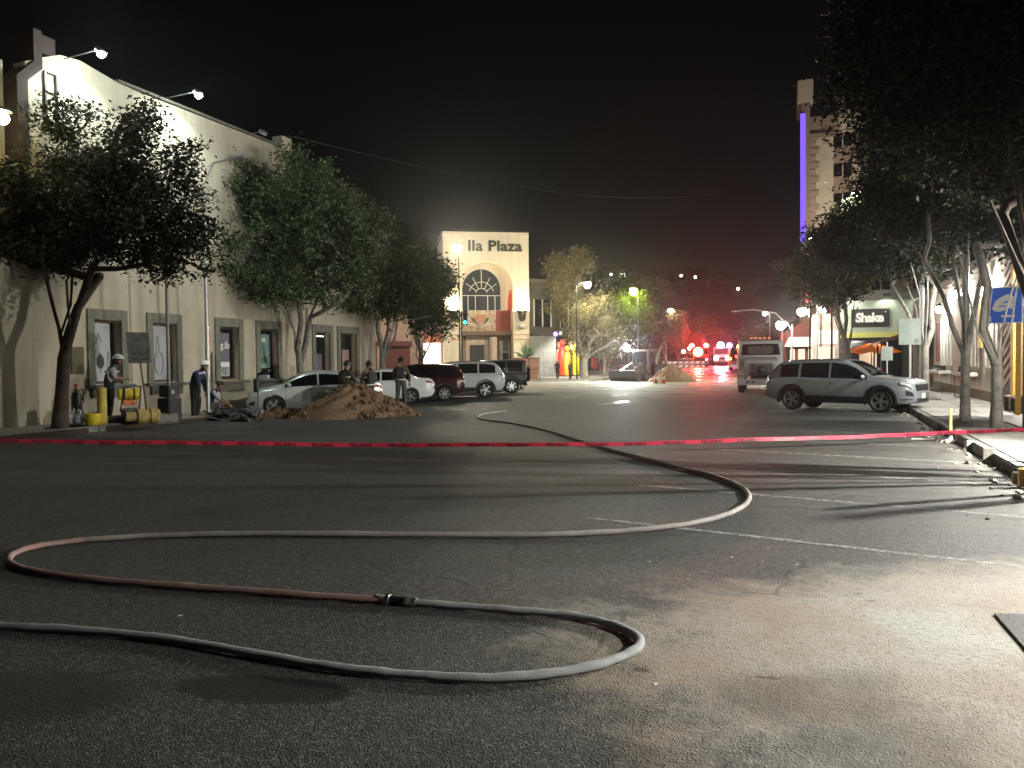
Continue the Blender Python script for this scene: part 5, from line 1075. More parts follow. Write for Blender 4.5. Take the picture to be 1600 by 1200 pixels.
# overhead wire from the cream building to the plaza
k = MB(); a_, b_ = Vector((WL, 24.2, 10.4)), Vector((-8, 66, 15.5)); k.tube([a_+(b_-a_)*i/12-Vector((0, 0, 1.2*math.sin(math.pi*i/12))) for i in range(13)], .006, 4); tag(k.build('overhead_wire', mat('wire', (.10, .10, .10), .6)), 'thin overhead wire rising from the cream building end', 'wire')
# ------------------------------------------------------------------ traffic signals
def signal(name, label, base, h, arm, lit, colr, heads=3):
    t = thing(name, label, 'traffic light', tuple(base), 0); k = MB(); k.tube([(0, 0, 0), (0, 0, h)], [.08, .055], 8); k.build('pole', M_BLACK, t)
    if arm: k = MB(); k.tube([(0, 0, h-.2), (arm, 0, h)], .04, 6); k.build('arm', M_BLACK, t)
    hs = MB(); x = arm or .28; hs.b2((x-.17, -.12, h-1.0), (x+.17, .12, h+.06)); hb = hs.build('signal_head', M_BLACK, t, bevel=.03)
    for i in range(3):
        z = h-.14-i*.33; k = MB(); k.cyl((x, -.15, z), (x, -.118, z), .115, n=14); k.build('signal_lens', glow('sig_'+colr, {'green': (.05, 1, .65), 'red': (1, .06, .02)}[colr], 6.0) if i == lit else mat('lens_dark', (.03, .03, .03), .3), hb)
        k = MB(); k.tube([(x+.13*math.cos(a), -.12, z+.13*math.sin(a)) for a in np.linspace(R(0), R(180), 7)], .012, 4); k.build('visor', M_BLACK, hb)
    return t
p = at(722, 545, 55); signal('traffic_light', 'traffic light showing green before the arched doorway', (p.x, p.y, .02), at(722, 487, 55).z-.0, .32, 2, 'green')
p = at(1306, 550, 50); signal('traffic_light', 'traffic light showing red under the dark tree by the mint shop', (p.x-.25, p.y, .02), at(1306, 458, 50).z+.12, .25, 0, 'red')
# vertical string of red lamps on a pole
p = at(1262, 560, 57); t = thing('red_lamp_column', 'pole hung with a vertical row of red lamps beside the tree', 'lamp column', (p.x+.15, p.y, .14)); k = MB(); k.cyl((0, 0, 0), (0, 0, 10), .06, n=8); k.build('pole', M_BLACK, t)
for i, (py, rr) in enumerate(((404, .30), (412, .26), (421, .2), (438, .2), (447, .24), (459, .15), (469, .2))):
    q = at(1258, py, 57); k = MB(); k.ball((-.15, 0, q.z-.14), rr, 10, 7, (.8, .8, 1.1)); k.build('red_lamp', glow('red_lamp', (1, .05, .035), 3.0), t); k = MB(); k.bar((0, 0, q.z-.14), (-.15, 0, q.z-.14), .03); k.build('bracket', M_BLACK, t)
# ------------------------------------------------------------------ signs on the right
M_SIGNB = mat('sign_back_alu', (.55, .62, .57), .5, .2, noise=(3, .2)); M_BLUE = mat('sign_blue', (.010, .12, .78), .4); M_SW = mat('sign_white_paint', (.80, .80, .80), .5)
t = thing('road_sign', 'large pale sign seen from behind on a white post at the kerb', 'sign', (2.62, 28.9, .13), R(-12)); k = MB(); k.cyl((0, .03, 0), (0, .03, 2.75), .035, n=8); k.build('post', mat('post_white', (.62, .62, .58), .5), t)
k = MB(); k.b2((-.34, -.015, 1.98), (.32, .0, 2.86)); k.build('panel', M_SIGNB, t, bevel=.006); k = MB(); k.b2((.12, -.019, 2.03), (.26, -.0155, 2.17)); k.build('sticker', mat('sticker', (.35, .35, .33), .5), t)
t = thing('road_sign', 'small pale square sign seen from behind near the cafe', 'sign', (2.95, 44.2, .13), R(-10)); k = MB(); k.cyl((0, .03, 0), (0, .03, 2.4), .035, n=8); k.build('post', MATS['post_white'], t); k = MB(); k.b2((-.27, -.015, 1.45), (.27, .0, 2.15)); k.build('panel', M_SIGNB, t)
t = thing('blue_sign', 'blue sign with a white hand symbol on an ochre post at right', 'sign', (4.63, 23.45, .13), R(-14)); k = MB(); k.b2((-.06, .0, 0), (.06, .08, 3.4)); k.build('post', M_ORANGE, t)
k = MB(); k.b2((-.78, -.03, 2.40), (.10, -.002, 3.36)); pn = k.build('border', M_SW, t, bevel=.01); k = MB(); k.b2((-.75, -.036, 2.43), (.07, -.0305, 3.33)); k.build('panel', M_BLUE, t)
HX, HZ = -.34, 2.9
def poly(name, pts, m, d=0.0): k = MB(); k.prism(pts, lambda u, v, q: (HX+u, q, HZ+v), -.0445-d, -.037-d); return k.build(name, m, t)
hand = [(-.24, -.10), (-.20, -.17), (-.08, -.19), (.02, -.16), (.10, -.10), (.22, -.13), (.27, -.06), (.27, .16), (.18, .24), (.08, .25), (-.06, .18), (-.16, .10), (-.20, .02)]
poly('hand_symbol', hand, M_SW); poly('hand_fold', [(-.02, .02), (.06, .09), (.14, .10), (.10, .04)], M_BLUE, .008); poly('hand_fold', [(-.10, -.05), (.00, -.02), (.08, -.06), (.06, -.085), (-.01, -.05), (-.10, -.075)], M_BLUE, .008)
poly('caption_bar', [(-.04, -.335), (.26, -.335), (.26, -.285), (-.04, -.285)], M_SW); poly('side_bar', [(-.335, -.22), (-.30, -.22), (-.30, .06), (-.335, .06)], M_SW); poly('corner_square', [(-.40, -.44), (-.26, -.44), (-.26, -.31), (-.40, -.31)], M_SW)
# leaning work sign with cone foot on the left
t = thing('work_sign', 'leaning dark rectangular work sign on a stick by the windows', 'sign', (-17.30, 15.85, .13), R(0))
TL = Vector((.1, -.42, 2.45)); k = MB(); k.tube([(0, 0, 0), TL*.98], .025, 6); k.build('stick', M_WOOD, t)
yv = Vector((.62, .78, 0)); 
def sp_(u, v, d): q = Vector((.1, -.36, 2.02))+yv*u+Vector((.04, -.13, 1)).normalized()*v+Vector((.78, -.62, 0))*d; return tuple(q)
k = MB(); k.prism([(-.28, -.42), (.28, -.42), (.28, .42), (-.28, .42)], sp_, .03, .05); pn = k.build('panel', mat('work_sign_back', (.10, .10, .085), .7, noise=(5, .5)), t)
for i, (u, v, w_) in enumerate(((-.22, -.20, .16), (-.02, -.22, .12), (.14, -.20, .1), (-.2, -.34, .2), (.06, -.34, .18))): k = MB(); k.prism([(u, v), (u+w_, v), (u+w_, v+.08), (u, v+.08)], sp_, .0505, .053); k.build('print', M_INK, pn)
# ------------------------------------------------------------------ plaza corner: planter, railing, red post, painted figures
pt = at(822, 592, 70); t = thing('planter', 'square terracotta planter with spiky agave by the arch', 'planter', (pt.x, pt.y, .13), R(30)); M_TERRA = mat('terracotta', (.22, .10, .055), .8, noise=(4, .3))
k = MB(); k.prism([(-.95, 0), (.95, 0), (1.05, 2.0), (-1.05, 2.0)], lambda u, v, d: (u, d, v), -.9, .9); k.build('box', M_TERRA, t, bevel=.04); rr = random.Random(5); M_AGAVE = mat('agave', (.10, .14, .07), .5)
for i in range(22):
    a = rr.uniform(0, 6.28); e = rr.uniform(.25, 1.4); L = rr.uniform(1.1, 1.9); d = Vector((math.cos(a)*math.cos(e), math.sin(a)*math.cos(e), math.sin(e)))
    k = MB(); k.tube([Vector((0, 0, 2.0)), Vector((0, 0, 2.0))+d*L*.5, Vector((0, 0, 1.95))+d*L-Vector((0, 0, .15*math.cos(e)))], [.09, .08, .008], 5); k.build('leaf', M_AGAVE, t)
pt = at(818, 599, 66); t = thing('railing', 'low dark railing before the terracotta planter', 'railing', (pt.x, pt.y, .1), R(24))
for x in (-1.4, -.47, .47, 1.4): k = MB(); k.cyl((x, 0, 0), (x, 0, 2.0), .03, n=6); k.build('upright', M_BLACK, t)
for z in (1.0, 1.95): k = MB(); k.cyl((-1.4, 0, z), (1.4, 0, z), .025, n=6); k.build('rail', M_BLACK, t)
pt = gr(804, 613); t = thing('red_post', 'thin red post with round base on the road by the kerb', 'post', (pt.x, pt.y, 0)); k = MB(); k.lathe([(.3, 0), (.3, .04), (.06, .09), (.04, .2), (.04, 1.75), (.001, 1.78)], 10); k.build('post', mat('red_post', (.42, .08, .05), .5), t)
def figure(px, D, w_, h_, col, label, nm_):
    p = at(px, 590, D); t = thing('painted_figure', label, 'sculpture', (p.x, p.y, gz(p.x, p.y)+.13), R(20), 'tall coloured figures on the plaza'); m = mat(nm_, col, .4, coat=.3)
    k = MB(); k.lathe([(.001, 0), (w_*.42, 0), (w_*.5, h_*.12), (w_*.5, h_*.55), (w_*.36, h_*.72), (w_*.2, h_*.76)], 12); k.build('robe', m, t)
    k = MB(); k.ball((0, 0, h_*.86), w_*.33, 10, 8, (1, 1, 1.2)); k.build('head', m, t); k = MB(); k.lathe([(.001, 0), (w_*.6, 0), (w_*.6, .12), (.001, .12)], 12); k.build('base', M_BLACK, t)
figure(880, 76, 1.0, 3.9, (.55, .05, .02), 'tall deep red figure on the plaza', 'fig_red'); figure(873, 77, .8, 3.6, (.62, .26, .16), 'tall salmon figure on the plaza', 'fig_salmon'); figure(887, 75.5, .75, 3.2, (.72, .34, .03), 'short orange figure on the plaza', 'fig_orange')
figure(894, 77, 1.0, 4.7, (.72, .52, .42), 'tallest pale figure on the plaza', 'fig_pale'); figure(900, 76, .75, 4.3, (.75, .62, .02), 'tall yellow figure on the plaza', 'fig_yellow'); figure(867, 78, .8, 4.2, (.18, .08, .42), 'tall violet figure nearest the hoarding', 'fig_violet')
pt = at(868, 522, 76); t = thing('violet_spotlight', 'small violet spotlight above the painted figures', 'spotlight', (pt.x, pt.y, pt.z)); k = MB(); k.ball((0, 0, 0), .22, 10, 7); k.build('lens', glow('violet_spot', (.35, .12, 1), 9), t); k = MB(); k.bar((0, 0, .1), (.2, .9, .5), .06); k.build('arm', M_BLACK, t)
light('violet_lamp', 'SPOT', t, (0, -.3, -.1), 260, (.35, .15, 1), .1, (.3, -.1, -1), 100, .6)
pt = at(880, 522, 75); t = thing('added_spotlight', 'small warm spotlight added to brighten the painted figures', 'spotlight', (pt.x+.6, pt.y-2.6, pt.z)); k = MB(); k.ball((0, 0, 0), .12, 10, 7); k.build('lens', glow('warm_spot', (1, .6, .3), 8), t); k = MB(); k.bar((0, 0, .05), (-.4, 3.0, .5), .05); k.build('arm', M_BLACK, t)
light('warm_lamp', 'SPOT', t, (0, 0, -.2), 2200, (1, .92, .8), .1, (.0, .7, -1), 125, .6)  # warm spotlight added out in front to brighten the figures
for px, py, D, h_, lab in ((929, 565, 82, 1.2, 'red banner low on a post between the plaza trunks'), (950, 556, 82, 1.0, 'red banner high on a post left of the loader')):
    p = at(px, py, D); t = thing('red_banner', lab, 'banner', (p.x, p.y, gz(p.x, p.y)+.1), R(15)); z = p.z-gz(p.x, p.y)-.1
    k = MB(); k.cyl((0, .05, 0), (0, .05, z+h_*.7), .04, n=6); k.build('post', M_GREYMET, t); k = MB(); k.prism([(-.32, -h_*.6), (.32, -h_*.6), (.38, h_*.2), (.25, h_*.6), (-.25, h_*.6), (-.38, h_*.2)], lambda u, v, d: (u, d, z+v), -.03, .03); k.build('cloth', mat('banner_red', (.70, .07, .05), .6), t)
# orange parasol by the cafe
t = thing('parasol', 'half open orange parasol in front of the mint fascia shop', 'parasol', (2.75, 54.8, .14)); k = MB(); k.cyl((0, 0, 0), (0, 0, 2.6), .035, n=8); k.build('pole', M_WOOD, t); k = MB()
def par(u, v): a = u*2*math.pi; s = 1+.10*math.cos(8*a); rr_ = v*1.55*s; return (rr_*math.cos(a)*1.05, rr_*math.sin(a), 2.55-.62*v**1.4+.05*math.cos(8*a)*v)
k.grid(par, 48, 6); pm_ = mat('parasol_orange', (.75, .20, .05), .7); pn_ = pm_.node_tree; q_ = pn_.nodes.new('ShaderNodeBsdfTranslucent'); q_.inputs['Color'].default_value = (.8, .22, .04, 1); w_ = pn_.nodes.new('ShaderNodeMixShader'); pn_.links.new(pn_.nodes['Principled BSDF'].outputs[0], w_.inputs[1]); pn_.links.new(q_.outputs[0], w_.inputs[2]); pn_.links.new(w_.outputs[0], pn_.nodes['Material Output'].inputs['Surface']); k.build('canopy', pm_, t, weld=True)
k = MB(); k.ball((.25, 0, 2.12), .07, 10, 7); k.build('added_bulb', glow('canopy_glow', (1, .75, .45), 600), t); k = MB(); k.cyl((.25, 0, 2.18), (.12, 0, 2.5), .008, n=5); k.build('added_bulb_cord', M_BLACK, t)  # bulb added under the canopy to make the cloth glow
p = at(1356, 556, 52); t = thing('menu_board', 'pale menu board beneath the orange parasol', 'board', (p.x, p.y-.8, .14), R(-5)); k = MB(); k.b2((-.55, -.03, 1.0), (.55, .03, 2.0)); k.build('board', M_SW, t); 
for x in (-.5, .5): k = MB(); k.cyl((x, .05, 0), (x, .05, 1.9), .03, n=6); k.build('leg', M_WOOD, t)
# bars added round the unseen trunk to cast shadow streaks over the road
t = thing('shadow_bars', 'ring of bars added outside the right edge to cast shadow streaks', 'shadow bars', (3.45, 12.3, .13))
for i in range(9):
    a = R(40*i+12); rr_ = .66+.10*math.sin(i*2.3); k = MB(); k.tube([(rr_*math.cos(a), rr_*math.sin(a), 0), (rr_*.9*math.cos(a+.08), rr_*.9*math.sin(a+.08), 1.55+.2*math.sin(i*1.7))], [.045, .03], 7); k.build('bar', M_BARKD, t)
# bench by the pillar on the right
t = thing('bench', 'dark slatted bench before the striped pillar', 'bench', (4.85, 24.6, .13), R(90)); 
for i in range(3): k = MB(); k.b2((-.8, -.22+i*.15, .42), (.8, -.10+i*.15, .46)); k.build('seat_slat', M_BLACK, t)
for i in range(2): k = MB(); k.b2((-.8, -.28, .6+i*.16), (.8, -.25, .72+i*.16)); k.build('back_slat', M_GREYMET, t)
for x in (-.65, .65): k = MB(); k.b2((x-.04, -.26, 0), (x+.04, .2, .419)); k.build('leg', M_PLINTH, t)
# ------------------------------------------------------------------ fire hose snaking over the road
def catmull(P, n=8, closed=False):
    out = []; P = [Vector(p) for p in P]
    for i in range(len(P)-1):
        a, b_, c, d = P[max(i-1, 0)], P[i], P[i+1], P[min(i+2, len(P)-1)]
        for k in range(n):
            t = k/n; out.append(.5*((2*b_)+(c-a)*t+(2*a-5*b_+4*c-d)*t*t+(3*b_-a-3*c+d)*t**3))
    out.append(P[-1]); return out
px1 = [(-420, 962), (-200, 967), (0, 977), (120, 983), (260, 997), (400, 1021), (520, 1041), (640, 1053), (750, 1058), (850, 1052), (930, 1038), (985, 1018), (1000, 1003), (988, 988), (945, 971), (880, 959), (800, 952), (720, 946), (640, 940)]
px2 = [(606, 937), (500, 931), (380, 922), (250, 913), (140, 904), (70, 895), (30, 886), (14, 876), (22, 864), (60, 852), (130, 843), (250, 836), (400, 833), (600, 834), (800, 835), (900, 833), (1000, 827), (1080, 817), (1135, 803), (1166, 786), (1169, 770), (1150, 756), (1110, 742), (1060, 730), (1000, 714), (950, 701), (900, 686), (850, 671), (800, 661), (760, 656), (748, 652), (756, 647), (790, 642)]
def hose_mat(key, a, b_, c):
    m = mat(key, a, .85); n = m.node_tree; L = n.links; bs = n.nodes['Principled BSDF']; t = n.nodes.new('ShaderNodeTexCoord')
    N = n.nodes.new('ShaderNodeTexNoise'); N.inputs['Scale'].default_value = 2.3; N.inputs['Detail'].default_value = 9; N.inputs['Roughness'].default_value = .75; L.new(t.outputs['Object'], N.inputs['Vector'])
    cr = n.nodes.new('ShaderNodeValToRGB'); el = cr.color_ramp.elements; el[0].position = .35; el[0].color = (*a, 1); el[1].position = .68; el[1].color = (*b_, 1); q = el.new(.5); q.color = (*c, 1); L.new(N.outputs['Fac'], cr.inputs[0]); L.new(cr.outputs[0], bs.inputs['Base Color'])
    N2 = n.nodes.new('ShaderNodeTexNoise'); N2.inputs['Scale'].default_value = 160; L.new(t.outputs['Object'], N2.inputs['Vector']); bp = n.nodes.new('ShaderNodeBump'); bp.inputs['Strength'].default_value = .8; bp.inputs['Distance'].default_value = .006; L.new(N2.outputs['Fac'], bp.inputs['Height']); L.new(bp.outputs[0], bs.inputs['Normal']); return m
HR = .0285
def hose_mesh(pxs, r, wob):
    P = catmull([gr(x, y, HR) for x, y in pxs], 14); rr = random.Random(4)
    mb = MB(); P = [Vector((p.x, p.y, r*.93+.0015*math.sin(i*.7))) for i, p in enumerate(P)]; mb.tube(P, [r*(1+.05*math.sin(i*.37)+rr.uniform(-.045, .045)) for i in range(len(P))], 14); mb.v = [(x, y, z if z > r*.5 else r*.5+(z-r*.5)*.75) for x, y, z in mb.v]; mb.v = [(x, y, z*.88) for x, y, z in mb.v]; return mb, P
hz_ = thing('fire_hose', 'long dirty fire hose snaking across the road with a metal coupling', 'hose', (0, 5, 0)); inv = Matrix.Translation((0, -5, 0))
def hp(mb, name, m, parent=hz_): o = mb.build(name, m, None, sharp=60); o.parent = parent; o.matrix_parent_inverse = inv if parent is hz_ else Matrix.Identity(4); return o
m1, P1 = hose_mesh(px1, HR, 0); hp(m1, 'grey_hose', hose_mat('hose_grey', (.22, .23, .23), (.40, .42, .42), (.29, .30, .30)))
m2, P2 = hose_mesh(px2[:11], HR*1.06, 0); hp(m2, 'red_hose', hose_mat('hose_rose', (.30, .150, .135), (.36, .27, .245), (.26, .165, .15))); m3, P3 = hose_mesh(px2[10:], HR*1.055, 0); hp(m3, 'faded_hose', hose_mat('hose_beige', (.24, .215, .20), (.40, .375, .35), (.29, .265, .25)))
ca, cb = P1[-1], P2[0]; dv = (cb-ca).normalized(); cp_ = MB(); M_BRASS = mat('coupling_alu', (.45, .45, .43), .3, .95, noise=(30, .3))
cp_.tube([ca-dv*.05, ca+dv*.0, ca+dv*.002, ca+dv*.035], [.0335, .0335, .037, .037], 14); cpl = hp(cp_, 'coupling', M_BRASS)
k = MB(); mid_ = (ca+cb)/2; k.tube([ca+dv*.04, mid_, cb-dv*.02], [.031, .031, .031], 14); hp(k, 'coupling_neck', M_BLACK, cpl)
k = MB(); k.tube([cb-dv*.02, cb-dv*.018, cb+dv*.03, cb+dv*.032, cb+dv*.09], [.033, .0385, .0385, .035, .033], 14); hp(k, 'coupling_half', M_BRASS, cpl)
for i in range(3): a = i*2.1; o_ = Vector((0, 0, 1))*math.cos(a)+dv.cross(Vector((0, 0, 1)))*math.sin(a); k = MB(); k.box(cb+dv*.005+o_*.038, (.03, .012, .012)); hp(k, 'coupling_lug', M_BRASS, cpl)
# ------------------------------------------------------------------ warning tape low across the street
tp = [at(1640, 668, 15.4), at(1598, 671, 15.3), at(1400, 680, 14.6), at(1200, 686.5, 14.0), at(930, 694, 13.6), at(600, 695, 13.7), at(300, 692, 14.1), at(0, 688.5, 14.8), at(-150, 686, 15.2)]
TP = [p+Vector((0, 0, .005*math.sin(i*.33)+.003*math.sin(i*.9))) for i, p in enumerate(catmull(tp, 14))]; M_TAPE = mat('tape_red', (.72, .045, .10), .55, noise=(1.5, .25)); M_TXT = mat('tape_print', (.03, .006, .010), .5)
tape = thing('warning_tape', 'low red warning tape printed with black lettering across the street', 'tape', tuple(TP[60])); inv_t = Matrix.Translation(-Vector(TP[60]))
TWD = .072; nt_ = M_TAPE.node_tree; tl_ = nt_.nodes.new('ShaderNodeBsdfTranslucent'); tl_.inputs['Color'].default_value = (.80, .06, .12, 1); ms_ = nt_.nodes.new('ShaderNodeMixShader'); ms_.inputs[0].default_value = .45
nt_.links.new(nt_.nodes['Principled BSDF'].outputs[0], ms_.inputs[1]); nt_.links.new(tl_.outputs[0], ms_.inputs[2]); nt_.links.new(ms_.outputs[0], nt_.nodes['Material Output'].inputs['Surface'])
ks = MB(); rr = random.Random(9); acc = 0.0; fr_ = []
for i, p in enumerate(TP):
    d = (TP[min(i+1, len(TP)-1)]-TP[max(i-1, 0)]).normalized(); tw = R(13)*math.sin(i*.21)+R(6)*math.sin(i*.63+1); u = Vector((0, 0, 1)); u = (u-d*u.dot(d)).normalized(); s_ = d.cross(u); u2 = u*math.cos(tw)+s_*math.sin(tw); fr_.append((p, d, u2)); 
    if i: acc += (p-TP[i-1]).length
vs = []; fs = []
for i, (p, d, u) in enumerate(fr_): vs += [p-u*TWD/2, p+u*TWD/2]
fs = [(2*i, 2*i+1, 2*i+3, 2*i+2) for i in range(len(fr_)-1)]; ks.add(vs, fs); o = ks.build('band', M_TAPE, None, sharp=80); o.parent = tape; o.matrix_parent_inverse = inv_t
tx = text_mesh('PELIGRO', .072, .0, .0030, 1.10); xs_ = [v.co.x for v in tx.vertices]; TWX = max(xs_)-min(xs_); sct = .40/TWX
cum = [0.0]
for i in range(1, len(TP)): cum.append(cum[-1]+(TP[i]-TP[i-1]).length)
def on_tape(s_):
    i = max(0, min(len(cum)-2, int(np.searchsorted(cum, s_))-1)); f = (s_-cum[i])/(cum[i+1]-cum[i]); p = fr_[i][0].lerp(fr_[i+1][0], f); u = fr_[i][2].lerp(fr_[i+1][2], f).normalized(); return p, fr_[i][1], u
s0 = .35
while s0 < cum[-1]-.5:
    me = tx.copy(); p0, d0, u0 = on_tape(s0)
    for v in me.vertices:
        p, d, u = on_tape(s0-v.co.x*sct); nrm = d.cross(u).normalized(); nrm = nrm if nrm.y < 0 else -nrm
        v.co = p+u*(v.co.y*1.0-.010)+nrm*.003
    o = link('lettering', me, M_TXT, tape); o.matrix_parent_inverse = inv_t; s0 += .70
# posts that carry it
tpp = TP[14]; t = thing('tape_post', 'black post at the right edge carrying the red tape', 'post', (tpp.x+.05, tpp.y+.06, .13)); k = MB(); k.tube([(0, 0, 0), (0, 0, .04), (0, 0, .05), (0, 0, 3.2)], [.11, .11, .045, .04], 8); k.build('shaft', M_BLACK, t)
tpl = TP[-1]; t = thing('tape_post', 'short post out of frame on the left holding the tape end', 'post', (tpl.x, tpl.y, 0)); k = MB(); k.tube([(0, 0, 0), (0, 0, .06), (0, 0, .07), (0, 0, .8)], [.16, .16, .035, .03], 8); k.build('shaft', M_BLACK, t)
# ------------------------------------------------------------------ heap of dug soil and rubble
M_DIRT = mat('dug_soil', (.165, .10, .055), .95, noise=(7, .8, (.07, .038, .020)), bump=(11, 1.0)); hr_ = random.Random(21)
def heap(name, label, c, rx, ry, h, m, n_cl, seed, rot=0.0, cat='soil'):
    t = thing(name, label, cat, c, rot); r = random.Random(seed); mb = MB(); ph = [r.uniform(0, 6) for _ in range(6)]
    def fn(u, v):
        a = u*2*math.pi; q = 1-v; wob = 1+.13*math.sin(2*a+ph[0])+.09*math.sin(3*a+ph[1])+.06*math.sin(7*a+ph[2]); z = h*(max(0, 1-q**1.25))**1.05
        z += h*.07*math.sin(9*a+5*q*3+ph[3])*q*(1-q)*3+r.uniform(-.03, .03)*h*min(1, (1-q)*6); return (rx*q*wob*math.cos(a), ry*q*wob*math.sin(a), z-.02)
    mb.grid(fn, 64, 22); mb.build('heap', m, t, weld=True, sharp=180)
    cl = [MB() for _ in range(3)]
    ms = []
    for q in range(3):
        b_ = MB(); b_.ball((0, 0, 0), .5, 6, 4); b_.v = [tuple(c_*r.uniform(.65, 1.2) for c_ in p) for p in b_.v]; me_ = b_.mesh('clod', sharp=20, weld=False); me_.materials.append(m); ms.append(me_)
    for i in range(n_cl):
        a, q = r.uniform(0, 6.28), math.sqrt(r.random())*1.06; z = h*(max(0, 1-min(1, q)**1.25)); s_ = r.choice((.06, .08, .1, .13, .18))*(1.2 if q > .75 else 1)
        o = link('clod', ms[i % 3], None, t); o.location = (rx*q*math.cos(a), ry*q*math.sin(a), z+s_*.1); o.scale = (s_, s_*r.uniform(.7, 1), s_*r.uniform(.5, .9)); o.rotation_euler = (r.uniform(0, 3), r.uniform(0, 3), r.uniform(0, 3))
    return t
heap('soil_heap', 'brown heap of dug soil on the road in front of the silver saloon', (-13.75, 20.5, 0), 2.0, 1.2, 1.08, M_DIRT, 295, 31, R(34))
mc2 = gr(445, 652); heap('rubble_spill', 'low spill of broken soil at the left foot of the heap', (mc2.x, mc2.y, 0), 1.1, .5, .28, M_DIRT, 80, 32, R(30))
sp0 = gr(1045, 597); heap('sand_heap', 'pale heap of sand right of the backhoe loader', (sp0.x, sp0.y+1.2, 0), 1.9, 1.3, 1.45, mat('pale_sand', (.34, .26, .15), .95, noise=(2, .4), bump=(12, .8)), 60, 33, R(20))
# ------------------------------------------------------------------ work gear on the left pavement
M_YELLOW = mat('plastic_yellow', (.62, .47, .03), .5, noise=(5, .25)); M_YPALE = mat('pale_yellow', (.62, .55, .22), .6, noise=(5, .3))
def L(px, py, z=.15): return gr(px, py, z)
def lathe_thing(name, label, cat, p, prof, m, n=18, part='body', rz=0): t = thing(name, label, cat, tuple(p), rz); k = MB(); k.lathe(prof, n); k.build(part, m, t); return t
p = L(146, 664); t = lathe_thing('yellow_bucket', 'short yellow bucket on the kerb beside the tree', 'bucket', p, [(.001, 0), (.17, 0), (.185, .02), (.20, .27), (.215, .275), (.215, .30), (.19, .30), (.17, .04), (.001, .04)], M_YELLOW); k = MB(); k.tube([(.2*math.cos(a), .0, .28+.05*math.sin(a)) for a in np.linspace(0, math.pi, 9)], .008, 5); k.build('handle', M_GREYMET, t)
p = L(158, 663); t = lathe_thing('yellow_tube', 'tall yellow tube standing on end beside the bucket', 'pipe', (p.x+.05, p.y, .15), [(.105, 0), (.12, 0), (.12, .95), (.105, .95), (.105, 0)], mat('tube_ochre', (.46, .37, .06), .6, noise=(3, .4)))
p = L(128, 662); t = lathe_thing('black_cylinder', 'black gas cylinder behind the white bags', 'cylinder', (p.x-.3, p.y+.1, .15), [(.001, 0), (.12, 0), (.13, .03), (.13, .72), (.10, .82), (.04, .86), (.04, .95), (.001, .96)], M_BLACK); k = MB(); k.b2((-.05, -.03, .96), (.07, .03, 1.04)); k.build('valve', M_RED, t)
M_BAG = mat('plastic_bag', (.62, .62, .60), .35, noise=(9, .35), bump=(14, 1.0))
def bag(px, py, s, label, seed):
    p = L(px, py); r = random.Random(seed); t = thing('plastic_bag', label, 'bag', tuple(p), r.uniform(0, 3)); mb = MB(); mb.ball((0, 0, s*.5), s*.5, 16, 12, (1.1, .9, 1)); mb.v = [(x*(1+r.uniform(-.16, .16)), y*(1+r.uniform(-.16, .16)), max(0, z*(1+r.uniform(-.12, .12)))) for x, y, z in mb.v]; mb.build('sack', M_BAG, t, sharp=25, weld=True)
    for sd in (-1, 1): k = MB(); k.tube([(sd*s*.2, 0, s*.8), (sd*s*.34, 0, s*1.25), (sd*s*.2, 0, s*1.36), (sd*s*.1, 0, s*.9)], [.03, .018, .015, .03], 5); k.build('handle', M_BAG, t)
bag(112, 664, .32, 'crumpled white carrier bag nearest the tree trunk', 1); bag(124, 664, .30, 'white carrier bag with upright handles beside the black cylinder', 2)
# plate compactor
p = L(200, 661); t = thing('plate_compactor', 'yellow tanked plate compactor with black handle by the window', 'machine', (p.x-.15, p.y+.2, .15), R(-35)); M_ORG = mat('engine_orange', (.55, .17, .04), .5)
k = MB(); k.prism([(-.36, .0), (.36, .0), (.46, .16), (.40, .17), (.32, .05), (-.32, .05), (-.40, .17), (-.46, .16)], lambda u, v, d: (u, d, v), -.25, .25); k.build('base_plate', M_BLACK, t, bevel=.01)
k = MB(); k.b2((-.2, -.2, .06), (.2, .2, .38)); k.build('engine', mat('engine_grey', (.10, .10, .105), .5, .4), t, bevel=.03); k = MB(); k.b2((-.32, -.18, .46), (.0, .18, .60)); k.build('cowl', M_ORG, t, bevel=.04)
k = MB(); k.cyl((-.12, -.26, .76), (-.12, .26, .76), .15, n=18); tk = k.build('water_tank', M_YELLOW, t, bevel=.02)
for y in (-.12, .12): k = MB(); k.lathe([(.155, -.02), (.165, -.02), (.165, .02), (.155, .02), (.155, -.02)], 18, (-.12, y, .76), axis='y'); k.build('strap', M_BLACK, tk)
k = MB(); k.tube([(-.1, -.22, .3), (.28, -.22, .55), (.62, -.2, .98), (.72, -.2, .95)], .018, 6); k.tube([(-.1, .22, .3), (.28, .22, .55), (.62, .2, .98), (.72, .2, .95)], .018, 6); k.tube([(.62, -.2, .98), (.62, .2, .98)], .018, 6); k.build('handle', M_BLACK, t)
for y in (-.2, .2): k = MB(); k.lathe([(.06, -.02), (.10, -.02), (.10, .02), (.06, .02), (.06, -.02)], 14, (.36, y, .10), axis='y'); k.build('transport_wheel', M_TYRE, t)
p = L(224, 662); t = thing('pipe_coupler', 'short fat yellow pipe fitting lying on the kerb', 'pipe', (p.x, p.y, .15), R(-30)); k = MB(); k.lathe([(.10, -.42), (.13, -.42), (.13, -.18), (.19, -.14), (.20, .02), (.16, .05), (.16, .14), (.20, .17), (.20, .34), (.15, .40), (.12, .40), (.10, -.42)], 20, (0, 0, .20), axis='y'); k.build('fitting', mat('fitting_ochre', (.40, .29, .09), .6, noise=(4, .4)), t)
